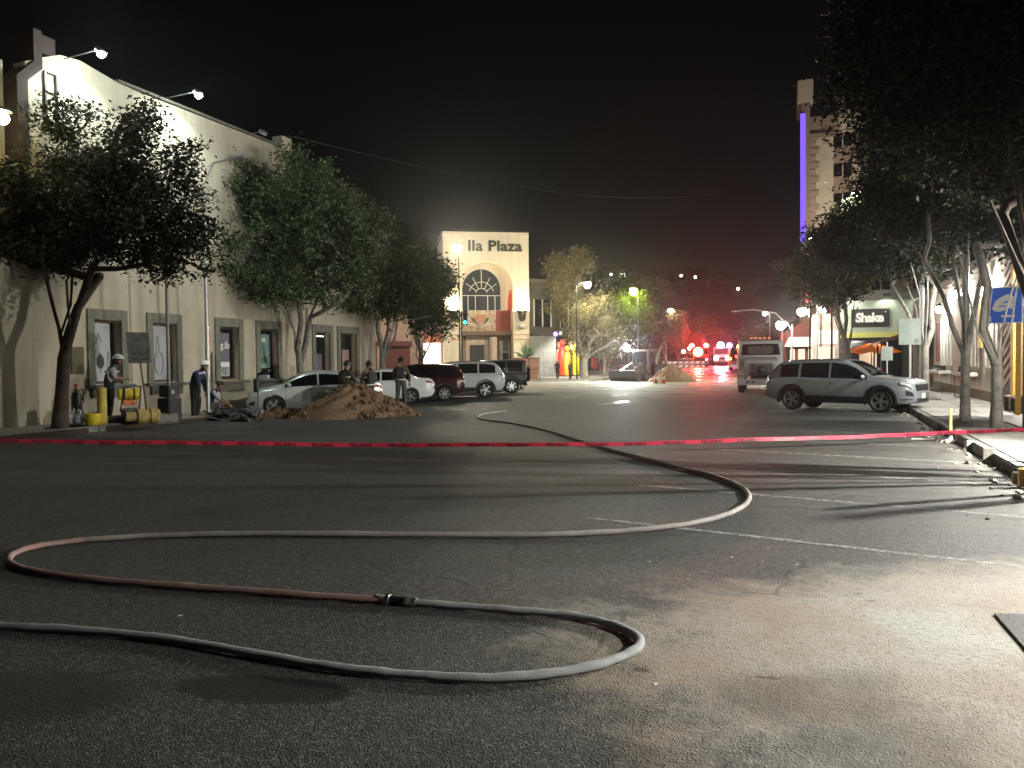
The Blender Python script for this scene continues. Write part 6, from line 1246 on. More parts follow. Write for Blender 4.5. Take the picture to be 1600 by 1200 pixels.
p = L(190, 656); k = MB(); k.box((0, 0, .05), (.62, .2, .08)); o = k.build('yellow_plank', M_YPALE, None, bevel=.01); o.location = (p.x, p.y, .15); o.rotation_euler = (0, 0, R(35)); tag(o, 'pale yellow plank lying beside the compactor', 'plank')
p = L(184, 653); k = MB(); k.prism([(-.14, 0), (.14, 0), (.17, .30), (-.17, .30)], lambda u, v, d: (u, d, v), -.14, .14); o = k.build('cream_tub', M_YPALE, None, bevel=.02); o.location = (p.x-.1, p.y+.2, .15); tag(o, 'cream plastic tub behind the standing worker', 'tub')
p = L(222, 648); k = MB(); k.prism([(-.22, 0), (.22, 0), (.22, .34), (.19, .36), (-.19, .36), (-.22, .34)], lambda u, v, d: (u, d, v), -.16, .16); o = k.build('blue_crate', mat('crate_blue', (.03, .04, .14), .6), None, bevel=.02); o.location = (p.x-.1, p.y+.25, .15); tag(o, 'dark blue crate behind the compactor', 'crate')
p = L(140, 671, .0); t = thing('concrete_pipe', 'grey concrete pipe lying along the left kerb', 'pipe', (p.x+.1, p.y+.2, 0), R(-25)); k = MB(); k.lathe([(.11, -.1), (.17, -.1), (.17, 2.0), (.11, 2.0), (.11, -.1)], 18, (0, 0, .17), axis='y'); k.build('pipe', M_KERB, t)
p = gr(98, 671); k = MB(); k.b2((-.6, -.16, 0), (.6, .16, .14)); o = k.build('timber_baulk', M_BLACK, None, bevel=.015); o.location = (p.x+.05, p.y-.1, 0); o.rotation_euler = (0, 0, R(28)); tag(o, 'dark timber baulk in the gutter below the far left tree', 'timber')
p = L(395, 640); t = thing('manhole_ring', 'round tan concrete ring on the road by the saloon bumper', 'ring', (gr(394, 653).x, gr(394, 653).y, 0)); k = MB(); k.lathe([(.26, 0), (.36, 0), (.37, .03), (.35, .20), (.36, .23), (.24, .23), (.26, 0)], 22); k.build('ring', mat('ring_tan', (.30, .22, .16), .85, noise=(4, .4)), t)
# cutting saw tripod with black head
p = gr(408, 655); t = thing('pole_gauge', 'thin stand with tilted black screen by the saloon nose', 'machine', (p.x-.2, p.y+.1, 0)); k = MB(); k.tube([(0, 0, 0), (.02, 0, .9), (.0, 0, 1.35)], .022, 6); k.build('stand', M_BLACK, t)
k = MB(); k.box((-.04, 0, 1.02), (.12, .16, .42)); k.build('control_box', M_BLACK, t, bevel=.02); k = MB(); k.box((.16, .12, 1.42), (.36, .28, .10), R(20), Matrix.Rotation(R(-25), 3, 'Y')); k.build('head', M_BLACK, t, bevel=.02); k = MB(); k.box((.17, .1, 1.30), (.28, .22, .10), R(20)); k.build('screen', mat('screen_grey', (.30, .31, .36), .3), t)
# tangle of hoses and a tarp in front of the crouching worker
p = gr(365, 652, .1); t = thing('hose_tangle', 'dark tangle of hoses and cloth before the crouching worker', 'hose', (p.x-.1, p.y+.1, .0)); r = random.Random(77)
for i in range(7):
    P = [(r.uniform(-.9, .9), r.uniform(-.35, .35), r.uniform(.05, .32)) for _ in range(7)]; k = MB(); k.tube(catmull(P, 6), .03, 6); k.build('hose', M_BLACK if i % 3 else mat('hose_slate', (.09, .085, .10), .7), t)
k = MB(); k.grid(lambda u, v: (-.9+1.8*u, -.42+.84*v, .02+.22*math.sin(math.pi*u)*math.sin(math.pi*v)+.05*math.sin(9*u+5*v)+.04*math.sin(17*v+3*u)), 24, 14); k.build('tarp', mat('tarp_grey', (.10, .095, .09), .8, noise=(5, .5)), t)
k = MB(); k.tube([(-.55, .2, .25), (-.75, .25, 1.2)], .018, 6); k.build('shovel_handle', M_WOOD, t)
# ------------------------------------------------------------------ litter and low yellow stake at the right kerb
p = gr(1485, 690); t = thing('yellow_stake', 'short pale yellow stake standing in the right gutter', 'post', (p.x, p.y, 0)); k = MB(); k.tube([(0, 0, 0), (0, 0, .62), (0, 0, .66)], [.032, .028, .01], 8); k.build('stake', M_YPALE, t); k = MB(); k.lathe([(.12, 0), (.12, .03), (.04, .06), (.035, .14)], 10); k.build('foot', M_SW, t)
r = random.Random(13); M_DEB = [mat('debris_%d' % i, c, .8, noise=(9, .4)) for i, c in enumerate(((.62, .61, .56), (.34, .32, .28), (.20, .17, .14), (.50, .47, .40)))]; dm = []
for q in range(4):
    b_ = MB(); b_.ball((0, 0, 0), .5, 6, 4); b_.v = [tuple(c_*r.uniform(.6, 1.2) for c_ in p_) for p_ in b_.v]; me = b_.mesh('stone', sharp=15); me.materials.append(M_DEB[q]); dm.append(me)
rub = thing('gutter_rubble', 'pale broken stones scattered along the right hand gutter', 'rubble', (2.1, 15, 0))
for i in range(170):
    y = r.uniform(5.5, 26); x = 2.36-abs(r.gauss(0, .28)); s_ = r.choice((.02, .03, .04, .05, .07, .10)); o = link('stone', dm[r.randrange(4)], None, rub); o.location = (x-2.1, y-15, s_*.15); o.scale = (s_*1.3, s_, s_*.7); o.rotation_euler = (r.uniform(-.3, .3), r.uniform(-.3, .3), r.uniform(0, 6))
for i, (px, py, c, s_) in enumerate(((1433, 687, 0, (.22, .07, .03)), (1458, 688, 0, (.45, .05, .03)), (1515, 703, 0, (.14, .12, .16)), (1545, 722, 3, (.16, .1, .22)), (1498, 690, 3, (.12, .1, .24)), (1573, 733, 0, (.14, .1, .09)), (1592, 752, 1, (.16, .1, .12)))):
    p = gr(px, py); k = MB(); k.box((0, 0, s_[2]/2), s_); o = k.build('kerb_fragment', M_DEB[c], None, bevel=.012); o.location = (p.x, p.y, 0); o.rotation_euler = (0, 0, r.uniform(-.6, .6))
    tag(o, ('flat white strip of litter left of the yellow stake', 'long thin white lath lying by the yellow stake', 'white block leaning at the kerb right of the stake', 'pale upright kerb fragment below the tape', 'cream kerb fragment beside the yellow stake', 'small white fragment near the right frame edge', 'grey fragment lowest at the right frame edge')[i], 'fragment', 'broken kerb fragments')
p = gr(1600, 762); k = MB(); k.b2((-.06, -.06, 0), (.06, .06, .24)); o = k.build('yellow_block', M_ORANGE, None, bevel=.01); o.location = (p.x, p.y, 0); tag(o, 'small ochre block at the right frame edge', 'block')
# a few loose leaves and stones on the near road
M_DRYL = mat('fallen_leaf', (.16, .12, .06), .8); M_GRIT = M_DEB[0]
fl_ = MB(); r = random.Random(15)
for i in range(60):
    x, y = r.uniform(-4, 2.2), r.uniform(2.6, 11); a = r.uniform(0, 6.3); s_ = r.uniform(.008, .022); c_, d_ = math.cos(a)*s_, math.sin(a)*s_
    fl_.add([(x-c_, y-d_, .004), (x-d_*.4, y+c_*.4, .009), (x+c_, y+d_, .006), (x+d_*.4, y-c_*.4, .004)], [(0, 1, 2, 3)])
o = fl_.build('road_grit', M_GRIT, None); o['kind'] = 'stuff'; tag(o, 'tiny pale grit and scraps scattered on the near road', 'grit')
# ------------------------------------------------------------------ backhoe loader with work lamp, cones
lp0 = gr(978, 597); bh = thing('backhoe_loader', 'backhoe loader with wide bucket lowered and work lamp lit', 'loader', (lp0.x-.2, lp0.y+1.0, 0), R(-20)); M_CATY = mat('loader_ochre', (.055, .043, .02), .5, noise=(3, .4)); M_BUCK = mat('bucket_steel', (.030, .028, .026), .7, 0, noise=(3, .4))
k = MB(); k.prism([(-.2, .02), (.35, .02), (.75, .35), (.85, .95), (.78, .97), (.62, .45), (.30, .12), (-.1, .12)], lambda u, v, d: (d, -u*.9, v), -1.3, 1.3); k.build('bucket', M_BUCK, bh, bevel=.01)
for x in (-1.29, 1.29): k = MB(); k.prism([(-.2, .02), (.35, .02), (.75, .35), (.85, .95), (.3, .6)], lambda u, v, d: (x+d, -u*.9, v), -.02, .02); k.build('bucket_cheek', M_BUCK, bh)
for x in (-.55, .55): k = MB(); k.tube([(x, -.25, .55), (x, .6, 1.15), (x, 1.7, 1.55)], [.09, .1, .11], 6); a_ = k.build('lift_arm', M_CATY, bh); k = MB(); k.tube([(x*1.05, -.1, .9), (x*1.05, 1.1, 1.25)], .045, 6); k.build('ram', M_CHROME, a_)
k = MB(); k.b2((-.45, .9, .7), (.45, 2.1, 1.45)); k.build('bonnet', M_CATY, bh, bevel=.06); k = MB(); k.b2((-.5, .7, .5), (.5, 4.2, .75)); k.build('chassis', M_BLACK, bh)
for x in (-.75, .75):
    for y0 in (2.1, 3.4): k = MB(); k.tube([(x, y0, .9), (x*.93, y0, 2.55)], .04, 6); k.build('cab_pillar', M_BLACK, bh)
k = MB(); k.b2((-.82, 1.95, 2.56), (.82, 3.6, 2.68)); k.build('cab_roof', M_CATY, bh, bevel=.03); k = MB(); k.b2((-.7, 2.12, 1.4), (.7, 2.14, 2.5)); k.build('cab_glass', M_GLASS, bh)
k = MB(); k.b2((-.3, 2.6, .9), (.3, 3.2, 1.8)); k.build('seat', M_BLACK, bh, bevel=.05)
for x in (-.95, .95):
    for y0, rr_ in ((1.35, .45), (3.3, .72)): k = MB(); k.lathe([(.001, -.17), (rr_*.92, -.18), (rr_, -.12), (rr_, .12), (rr_*.92, .18), (.001, .17)], 22); w_ = k.build('wheel', M_TYRE, bh); w_.location = (x, y0, rr_); w_.rotation_euler = (0, R(90), 0); k = MB(); k.lathe([(.001, -.19), (rr_*.5, -.19), (rr_*.5, .19), (.001, .19)], 14); k.build('hub', M_CATY, w_)
k = MB(); k.tube([(.2, 4.2, .9), (.3, 4.6, 2.3), (.35, 5.1, 3.0)], [.16, .15, .12], 6); k.build('boom', M_CATY, bh); k = MB(); k.tube([(.35, 5.1, 3.0), (.4, 5.6, 1.5)], [.12, .09], 6); k.build('dipper', M_CATY, bh); k = MB(); k.prism([(5.4, 1.5), (5.8, 1.5), (6.0, 1.0), (5.6, .8), (5.5, 1.1)], lambda u, v, d: (d, u, v), .15, .65); k.build('digging_bucket', M_BUCK, bh)
k = MB(); k.tube([(1.5, .4, 0), (1.5, .4, 2.6)], .03, 6)
k = MB(); k.box((-1.0, 1.75, 2.85), (.5, .12, .4)); k.bar((-.7, 2.2, 2.6), (-1.0, 1.8, 2.8), .06); wl = k.build('work_lamp', M_BLACK, bh); k = MB(); k.ball((-1.0, 1.55, 2.85), .30, 14, 10, (1, .5, .9)); k.build('lens', glow('work_lens', (.92, 1, .96), 1500), wl); light('work_beam', 'SPOT', wl, (-1.0, 1.32, 2.8), 5000, (.92, 1, .96), .1, (-.1, -1, -.32), 140, .6)
M_CONE = mat('cone_orange', (.60, .14, .03), .6)
for px, lab in ((1025, 'left orange traffic cone before the sand heap'), (1037, 'right orange traffic cone before the sand heap')):
    p = gr(px, 599); t = thing('traffic_cone', lab, 'cone', (p.x, p.y, 0), 0, 'cones by the sand heap'); k = MB(); k.lathe([(.19, .03), (.12, .35), (.06, .72), (.04, .75), (.001, .75)], 14); k.build('cone', M_CONE, t); k = MB(); k.b2((-.22, -.22, 0), (.22, .22, .03)); k.build('base', M_BLACK, t); k = MB(); k.lathe([(.135, .32), (.098, .50)], 14); k.build('collar', M_SW, t)
t = thing('road_barrier', 'white and red striped barrier behind the sand heap', 'barrier', (at(1068, 570, 82).x, at(1068, 570, 82).y, gz(0, 84)), R(20))
for z in (.55, .95): k = MB(); k.b2((-2.2, -.03, z), (2.2, .03, z+.26)); k.build('board', M_SW, t)
for i in range(7):
    for z in (.55, .95): k = MB(); k.prism([(-2.0+i*.6, z+.02), (-1.75+i*.6, z+.02), (-1.6+i*.6, z+.24), (-1.85+i*.6, z+.24)], lambda u, v, d: (u, d, v), -.036, -.031); k.build('stripe', M_RED, t)
for x in (-1.9, 0, 1.9): k = MB(); k.cyl((x, .06, 0), (x, .06, 1.25), .04, n=6); k.build('post', M_GREYMET, t)
# ------------------------------------------------------------------ emergency vehicles with beacons far down the street
def emergency(name, label, cat, px, D, w_, h_, ln, m, lamps, rz=FA):
    p = at(px, 567, D); z0 = gz(p.x, p.y); t = thing(name, label, cat, (p.x, p.y, z0), rz)
    k = MB(); k.prism([(0, .45), (0, h_*.55), (.25, h_*.62), (.7, h_), (ln, h_), (ln, .45)], lambda u, v, d: (d, u, v), -w_/2, w_/2); k.build('body', m, t, bevel=.06)
    k = MB(); k.prism([(-w_*.43, h_*.64), (w_*.43, h_*.64), (w_*.40, h_*.93), (-w_*.40, h_*.93)], lambda u, v, d: (u, .25+(v-h_*.62)*.45/(h_*.38)-.02-d, v), 0, .01); k.build('windscreen', M_GLASS, t)
    k = MB(); k.b2((-w_/2-.02, -.12, .40), (w_/2+.02, .0, .70)); k.build('bumper', M_GREYMET, t); k = MB(); k.b2((-w_*.3, -.05, .8), (w_*.3, -.001, h_*.45)); k.build('grille', M_TRIM, t)
    for x in (-w_*.42, w_*.42):
        for y in (.9, ln-1.1): k = MB(); k.lathe([(.001, -.13), (.42, -.13), (.45, -.08), (.45, .08), (.42, .13), (.001, .13)], 16); q = k.build('wheel', M_TYRE, t); q.location = (x, y, .45); q.rotation_euler = (0, R(90), 0)
    k = MB(); k.b2((-w_*.4, .75, h_+.001), (w_*.4, 1.05, h_+.1)); k.build('light_bar', M_BLACK, t)
    for nm_, col, s_, pos, rad in lamps:
        k = MB(); k.ball(pos, rad, 10, 7); k.build(nm_, glow('em_%02.0f%02.0f%02.0f_%d' % (col[0]*99, col[1]*99, col[2]*99, s_), col, s_), t)
    return t
M_FIRE = mat('fire_red', (.35, .02, .015), .35, coat=.5); RED, PNK, BLU, AMB, WHT = (1, .035, .02), (1, .30, .42), (.16, .12, 1), (1, .38, .04), (1, .86, .72)
fe = emergency('fire_engine', 'red fire engine flooded in red beacon light', 'fire engine', 1092, 100, 2.5, 2.6, 7.5, M_FIRE, [('beacon', (1, .09, .03), 60, (-.1, .3, 1.9), .62), ('beacon', (1, .04, .03), 40, (-.9, .9, 2.75), .36), ('beacon', (1, .04, .03), 40, (.9, .9, 2.75), .36), ('head_lamp', WHT, 30, (-1.0, -.06, .95), .10), ('head_lamp', WHT, 30, (1.0, -.06, .95), .10)])
light('red_beam', 'SPOT', fe, (0, -.3, 2.6), 16000, (1, .04, .03), .25, (0, -1, -.10), 160, .8); light('red_rear', 'POINT', fe, (0, 1.5, 3.6), 1500, (1, .04, .03), .25)
am = emergency('ambulance', 'white ambulance with pink and violet beacons behind the lorry', 'ambulance', 1128, 104, 2.2, 2.5, 6.0, M_LW, [('beacon', PNK, 60, (-.15, .9, 2.75), .46), ('beacon', BLU, 14, (1.0, .9, 2.7), .40), ('head_lamp', (1, .5, .55), 40, (-.75, -.1, 1.0), .28), ('head_lamp', (1, .5, .55), 40, (.75, -.1, 1.0), .28)])
light('pink_beam', 'SPOT', am, (0, -.4, 2.4), 7000, (1, .16, .26), .25, (0, -1, -.12), 150, .8)
emergency('pickup_truck', 'small pickup with white and yellow lamps left of the fire engine', 'pickup', 1072, 98, 1.9, 1.9, 5.0, mat('pickup_dark', (.06, .03, .03), .4), [('lamp', (1, .75, .65), 40, (-.35, .6, 2.1), .20), ('lamp', (1, .65, .25), 40, (.4, .6, 2.45), .20)])
emergency('utility_truck', 'dark utility truck with amber lamps close behind the lorry', 'truck', 1156, 84, 2.1, 2.4, 6.0, mat('utility_dark', (.10, .035, .025), .5), [('beacon', AMB, 45, (-.1, .8, 2.65), .2), ('lamp', (1, .2, .03), 14, (-1.0, -.1, 1.35), .16), ('lamp', (1, .25, .03), 14, (.75, -.1, 1.3), .16), ('lamp', RED, 12, (-.4, -.1, 1.6), .13)])
# ------------------------------------------------------------------ people: skinned skeletons, one continuous body each
M_SKIN = mat('skin', (.22, .12, .08), .6); M_HAIR = mat('hair_black', (.012, .010, .009), .7); M_BOOT = mat('boots', (.02, .018, .016), .6)
SK = dict(pel=(0, 0, .95), spi=(0, 0, 1.12), che=(0, .01, 1.32), nec=(0, .01, 1.47), hea=(0, .03, 1.57), top=(0, .03, 1.69),
    sl=(-.18, 0, 1.40), el=(-.24, -.02, 1.12), wl=(-.25, .08, .88), sr=(.18, 0, 1.40), er=(.24, -.02, 1.12), wr=(.25, .08, .88),
    hl=(-.09, 0, .90), kl=(-.10, .02, .49), al=(-.10, -.02, .09), tl=(-.11, .15, .04), hr=(.09, 0, .90), kr=(.10, .02, .49), ar=(.10, -.02, .09), tr=(.11, .15, .04))
RAD = dict(pel=(.165, .125), spi=(.15, .115), che=(.175, .125), nec=(.062, .062), hea=(.082, .098), top=(.07, .085), sl=(.078, .078), el=(.052, .052), wl=(.036, .036), hl=(.105, .11), kl=(.066, .07), al=(.050, .052), tl=(.045, .035))
BON = [('pel', 'spi', 'shirt'), ('spi', 'che', 'shirt'), ('che', 'nec', 'shirt'), ('nec', 'hea', 'skin'), ('hea', 'top', 'skin'), ('che', 'sl', 'shirt'), ('sl', 'el', 'sleeve'), ('el', 'wl', 'fore'), ('che', 'sr', 'shirt'), ('sr', 'er', 'sleeve'), ('er', 'wr', 'fore'), ('pel', 'hl', 'pants'), ('hl', 'kl', 'pants'), ('kl', 'al', 'pants'), ('al', 'tl', 'boot'), ('pel', 'hr', 'pants'), ('hr', 'kr', 'pants'), ('kr', 'ar', 'pants'), ('ar', 'tr', 'boot')]
def skin_mesh(P, E, rad, root, sub=2):
    me = bpy.data.meshes.new('body'); me.from_pydata([tuple(p) for p in P], E, []); o = link('body_tmp', me)
    md = o.modifiers.new('s', 'SKIN'); md.branch_smoothing = .4; md.use_smooth_shade = True
    for i, v in enumerate(o.data.skin_vertices[0].data): v.radius = rad[i]; v.use_root = (i == root)
    s = o.modifiers.new('u', 'SUBSURF'); s.levels = sub; s.render_levels = sub
    bpy.context.view_layer.update(); m = bpy.data.meshes.new_from_object(o.evaluated_get(bpy.context.evaluated_depsgraph_get())); bpy.data.objects.remove(o); return m
def hand_chain(w, d, side, curl):
    """palm and five fingers from the wrist w along d"""
    d = d.normalized(); s = d.cross(Vector((0, 0, 1))) if abs(d.z) < .9 else d.cross(Vector((0, 1, 0))); s.normalize(); n = s.cross(d)
    P = [w, w+d*.045, w+d*.085]; E = [(0, 1), (1, 2)]; rad = [(.030, .028), (.036, .022), (.036, .020)]
    for i, (o, L) in enumerate(((-.028, .065), (-.009, .075), (.010, .070), (.028, .055))):
        b = len(P); q = w+d*.088+s*o; P += [q, q+d*L*.5-n*curl*L*.25, q+d*L*.8-n*curl*L*.7]; E += [(2, b), (b, b+1), (b+1, b+2)]; rad += [(.010, .010), (.009, .009), (.007, .007)]
    b = len(P); q = w+d*.04+s*side*.035; P += [q, q+d*.035+s*side*.02, q+d*.06+s*side*.012-n*curl*.02]; E += [(1, b), (b, b+1), (b+1, b+2)]; rad += [(.012, .012), (.010, .010), (.008, .008)]
    return skin_mesh(P, E, rad, 0, 1)
def person(label, loc, rz, pose, cols, head_gear=None, extras=None, scale=1.0, hands=True, bulk=1.0):
    J = {k: Vector(v) for k, v in SK.items()}; J.update({k: Vector(v) for k, v in pose.items() if k != 'look'}); names = list(J)
    def rd(n):
        q = RAD.get(n) or RAD.get(n[0]+'l'); b = bulk if n not in ('nec', 'hea', 'top', 'tl', 'tr', 'wl', 'wr') else 1.0; return (q[0]*b, q[1]*b)
    # feet rest on the ground: sole at z = 0
    me = skin_mesh([J[n] for n in names], [(names.index(a), names.index(b)) for a, b, _ in BON], [rd(n) for n in names], 0)
    parts = [me]
    if hands:
        for a, b, sd in (('el', 'wl', 1), ('er', 'wr', -1)): parts.append(hand_chain(J[b], J[b]-J[a], sd, .6))
    # nose, ears and brow shaped on the head, facing +y of the head
    hd = MB(); hc = (J['hea']+J['top'])/2; fdir = pose.get('look', Vector((0, 1, 0))); fdir = Vector(fdir).normalized(); sdv = Vector((fdir.y, -fdir.x, 0)).normalized()
    hd.tube([hc+fdir*.085+Vector((0, 0, .01)), hc+fdir*.115-Vector((0, 0, .03)), hc+fdir*.09-Vector((0, 0, .045))], [.010, .016, .014], 6)
    for sg in (-1, 1): hd.ball(hc+sdv*sg*.085-Vector((0, 0, .015)), .028, 8, 6, (.5, 1, 1.2)); 
    parts.append(hd.mesh('face'))
    bm = bmesh.new(); counts = []
    for m in parts: bm.from_mesh(m); bm.faces.ensure_lookup_table(); counts.append(len(bm.faces))
    out = bpy.data.meshes.new('body'); bm.to_mesh(out); bm.free()
    keys = ['shirt', 'sleeve', 'fore', 'skin', 'pants', 'boot']; 
    for kx in keys: out.materials.append(cols.get(kx, M_SKIN if kx in ('skin', 'fore') else M_BOOT))
    segs = [(J[a], J[b], keys.index(c)) for a, b, c in BON]
    for i, f in enumerate(out.polygons):
        if i >= counts[0]: f.material_index = keys.index('skin'); continue
        c = f.center; best, bi = 9, 0
        for a, b, k in segs:
            ab = b-a; t = max(0, min(1, (c-a).dot(ab)/max(1e-6, ab.length_squared))); dd = (c-(a+ab*t)).length
            if dd < best: best, bi = dd, k
        if bi == keys.index('shirt') and c.z < J['pel'].z+.04 and abs((c-J['pel']).length) < .22: bi = keys.index('pants')
        f.material_index = bi
    out.shade_smooth(); t = thing('person', label, 'person', loc, rz); t.scale = (scale,)*3; link('body', out, None, t)
    hm = MB(); tilt = pose.get('look', (0, 1, 0))
    k = MB()
    def cap(u, v): a = u*2*math.pi; e = R(-12)+v*R(102); return hc+sdv*math.cos(a)*math.cos(e)*.093+Vector((fdir.x, fdir.y, 0)).normalized()*math.sin(a)*math.cos(e)*.112-fdir*.012+Vector((0, 0, .01+math.sin(e)*.098))
    k.grid(cap, 16, 7); k.build('hair', M_HAIR, t, weld=True)
    if head_gear:
        m, brim, crest = head_gear; k = MB(); f2 = Vector((fdir.x, fdir.y, 0)).normalized()
        def dome(u, v): a = u*2*math.pi; e = v*R(90); return hc+sdv*math.cos(a)*math.cos(e)*.118+f2*math.sin(a)*math.cos(e)*.14+Vector((0, 0, .045+math.sin(e)*.115))-f2*.005
        k.grid(dome, 20, 7); he = k.build('helmet', m, t, weld=True)
        k = MB()
        def rim(u, v): a = u*2*math.pi; fr = max(0, math.sin(a)) if brim == 'front' else (1.2*max(0, -math.sin(a))+.5); q = .10+v*(.012+.05*fr); return hc+sdv*math.cos(a)*(q+.018)+f2*math.sin(a)*(q+.04)+Vector((0, 0, .045-.012*v))
        k.grid(rim, 24, 2); k.build('brim', m, he)
        if crest: k = MB(); k.tube([hc+f2*.145*math.cos(a)+Vector((0, 0, .045+.135*math.sin(a))) for a in np.linspace(0, math.pi, 9)], .012, 5); k.build('crest', m, he)
    if extras: extras(t, J)
    return t
M_VESTN = mat('vest_navy', (.012, .014, .022), .8, noise=(8, .4)); M_NAVY = mat('jacket_blue', (.018, .026, .13), .8, noise=(8, .3)); M_REFL = mat('reflective', (.45, .46, .43), .4); M_WHITEH = mat('helmet_white', (.78, .78, .76), .35, coat=.4)
M_JEAN = mat('trousers_black', (.012, .012, .015), .85, noise=(7, .4)); M_SHIRTP = mat('shirt_pale', (.42, .45, .46), .8, noise=(6, .3)); M_TURN = mat('turnout_tan', (.085, .062, .040), .85, noise=(5, .5)); M_TURND = mat('turnout_dark', (.030, .025, .022), .85, noise=(5, .5)); M_FHEL = mat('helmet_dark', (.02, .018, .015), .35, coat=.4)
def band(z0, tilt=0.0, r=(.20, .15), m=None, name='reflective_band', cy_=0.0):
    def f(t, J):
        k = MB()
        def g(u, v): a = u*2*math.pi; return (r[0]*math.cos(a), cy_+r[1]*math.sin(a), z0+v*.035+tilt*math.sin(a))
        k.grid(g, 24, 1); k.build(name, m or M_REFL, t)
    return f
def stripes(t, J):
    band(1.30, .05, (.205, .155), cy_=.06)(t, J)
# worker by the window, head bowed over his hands, seen from behind and to the side
lk = Vector((.3, .9, -.45)); p = L(170, 657)
bend = dict(che=(0, .07, 1.31), nec=(0, .13, 1.45), hea=(.01, .20, 1.53), top=(.01, .23, 1.64), sl=(-.18, .08, 1.39), sr=(.18, .08, 1.39), el=(-.22, .12, 1.12), wl=(-.10, .34, 1.10), er=(.24, .14, 1.12), wr=(.12, .36, 1.10), look=lk)
person('worker in dark vest and white helmet looking down by the poster window', (p.x+.35, p.y-.25, .15), R(-42), bend, dict(shirt=M_VESTN, sleeve=M_SHIRTP, fore=M_SKIN, pants=M_JEAN), (M_WHITEH, 'front', False), band(1.27, .0, (.215, .175), cy_=.05), 1.06, bulk=1.28)
# second worker, blue jacket, leaning to watch the crouching one
p = gr(298, 657, .0); lean = dict(che=(0, .10, 1.30), nec=(0, .20, 1.42), hea=(0, .28, 1.50), top=(.01, .32, 1.61), sl=(-.19, .12, 1.36), sr=(.19, .12, 1.36), el=(-.23, .16, 1.06), wl=(-.22, .20, .80), er=(.23, .18, 1.06), wr=(.22, .22, .80), look=(.1, .9, -.4), kl=(-.11, .05, .49), kr=(.11, .0, .49))
person('worker in blue jacket and white helmet watching with bowed head', (p.x+.1, p.y+.1, .0), R(-68), lean, dict(shirt=M_NAVY, sleeve=M_VESTN, fore=M_VESTN, pants=M_JEAN, boot=mat('shoes_pale', (.35, .34, .32), .6)), (M_WHITEH, 'front', False), band(1.30, .04, (.22, .17), cy_=.10), 1.06, bulk=1.24)
# crouching worker
p = gr(330, 655, .0); cr = dict(pel=(0, -.10, .36), spi=(0, -.06, .55), che=(0, .06, .74), nec=(0, .16, .88), hea=(0, .24, .95), top=(0, .29, 1.05), sl=(-.17, .07, .82), sr=(.17, .07, .82), el=(-.22, .22, .58), wl=(-.14, .46, .42), er=(.22, .24, .58), wr=(.14, .48, .40), hl=(-.10, -.08, .34), kl=(-.20, .30, .46), al=(-.16, .06, .09), tl=(-.18, .24, .04), hr=(.10, -.08, .34), kr=(.20, .28, .44), ar=(.16, .02, .09), tr=(.18, .20, .04), look=(.1, .8, -.6))
person('worker crouching over dark hoses in blue vest and pale sleeves', (p.x-.1, p.y+.15, .0), R(-58), cr, dict(shirt=M_NAVY, sleeve=M_SHIRTP, fore=M_SKIN, pants=mat('trousers_grey', (.13, .12, .13), .85), boot=M_BOOT), None, None, 1.05)
# firefighters
def ff_extra(t, J):
    band(J['pel'].z+.02, .0, (.205, .165), M_REFL, cy_=J['pel'].y)(t, J); band(1.22, .0, (.222, .175), mat('lime_band', (.40, .42, .12), .5), 'lime_band', J['che'].y)(t, J)
    k = MB(); k.b2((-.14, -.24, 1.05), (.14, -.15, 1.42)); k.build('back_pack', M_TURND, t, bevel=.03)
person('tall firefighter in tan gear standing beside the soil heap', (-15.0, 25.6, 0), R(25), dict(el=(-.29, .02, 1.13), wl=(-.24, .20, .98), er=(.30, -.02, 1.12), wr=(.30, .06, .88), kl=(-.12, .03, .49), al=(-.14, -.02, .09), tl=(-.16, .14, .04), kr=(.13, -.02, .49), ar=(.16, -.14, .09), tr=(.20, .02, .04), look=(-.5, .85, -.1)), dict(shirt=M_TURN, sleeve=M_TURN, fore=M_TURN, pants=mat('turnout_green', (.06, .062, .045), .85, noise=(5, .4))), (M_FHEL, 'rear', True), ff_extra, 1.07, bulk=1.22)
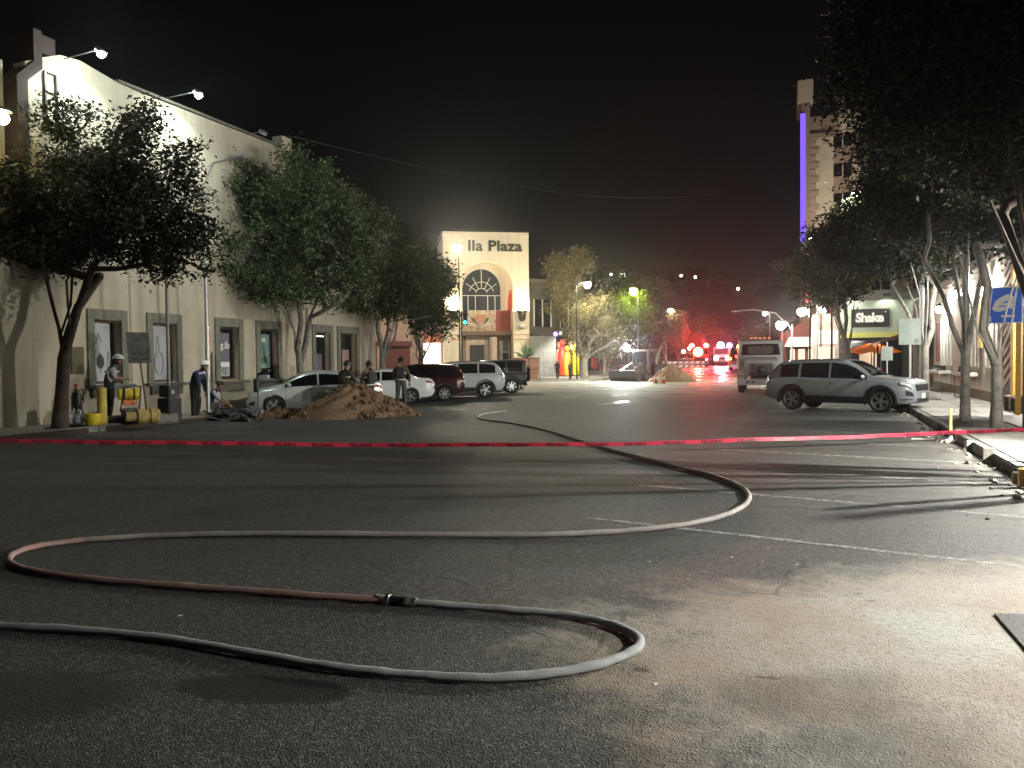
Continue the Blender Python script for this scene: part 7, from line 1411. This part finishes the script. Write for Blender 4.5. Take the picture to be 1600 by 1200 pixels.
p = at(541, 600, 25.2); person('dark clad firefighter at the left behind the soil heap', (p.x, p.y, 0), R(-10), dict(el=(-.28, .1, 1.10), wl=(-.12, .28, 1.02), er=(.28, .1, 1.10), wr=(.12, .28, 1.00), hea=(0, .06, 1.55), top=(0, .08, 1.67), look=(.2, .9, -.3)), dict(shirt=M_TURND, sleeve=M_TURND, fore=M_TURND, pants=M_TURND), (M_FHEL, 'rear', True), ff_extra, 1.0, bulk=1.22)
p = at(577, 600, 25.6); person('firefighter with tan jacket in the middle behind the soil heap', (p.x, p.y, 0), R(60), dict(el=(-.26, .06, 1.10), wl=(-.14, .26, 1.05), er=(.27, .04, 1.10), wr=(.14, .27, 1.05), look=(.0, 1, -.1)), dict(shirt=M_TURN, sleeve=M_TURN, fore=M_TURN, pants=M_TURND), (M_FHEL, 'rear', True), ff_extra, .98, bulk=1.18)
# two people by the figures
p = at(871, 592, 70); person('person in black with pale cap walking by the hoarding', (p.x, p.y, gz(p.x, p.y)+.14), R(10), dict(kl=(-.1, .14, .5), al=(-.1, .22, .09), tl=(-.1, .36, .04), kr=(.1, -.02, .5), ar=(.1, -.22, .1), tr=(.1, -.08, .05)), dict(shirt=M_JEAN, sleeve=M_JEAN, fore=M_JEAN, pants=M_JEAN), (M_WHITEH, 'front', False), None, 1.0, hands=False)
p = at(891, 592, 69); person('person in dark grey jacket standing before the yellow figure', (p.x, p.y, gz(p.x, p.y)+.14), R(150), {}, dict(shirt=mat('coat_grey', (.05, .055, .06), .8), sleeve=mat('coat_grey2', (.05, .055, .06), .8), fore=MATS['coat_grey2'], pants=M_JEAN), None, None, .95, hands=False)
# ------------------------------------------------------------------ dusty night air round the whole place
hz_b = MB(); hz_b.b2((-420, -130, -2), (420, 560, 60)); HZ = hz_b.build('haze', None); HZ['kind'] = 'stuff'; tag(HZ, 'thin dusty night air over the whole street', 'haze')
mh = bpy.data.materials.new('haze'); mh.use_nodes = True; nn = mh.node_tree; nn.nodes.clear(); ho = nn.nodes.new('ShaderNodeOutputMaterial'); pv_ = nn.nodes.new('ShaderNodeVolumePrincipled')
pv_.inputs['Density'].default_value = .00034; pv_.inputs['Color'].default_value = (.85, .85, .86, 1); pv_.inputs['Anisotropy'].default_value = .90; nn.links.new(pv_.outputs[0], ho.inputs['Volume']); HZ.data.materials.append(mh)
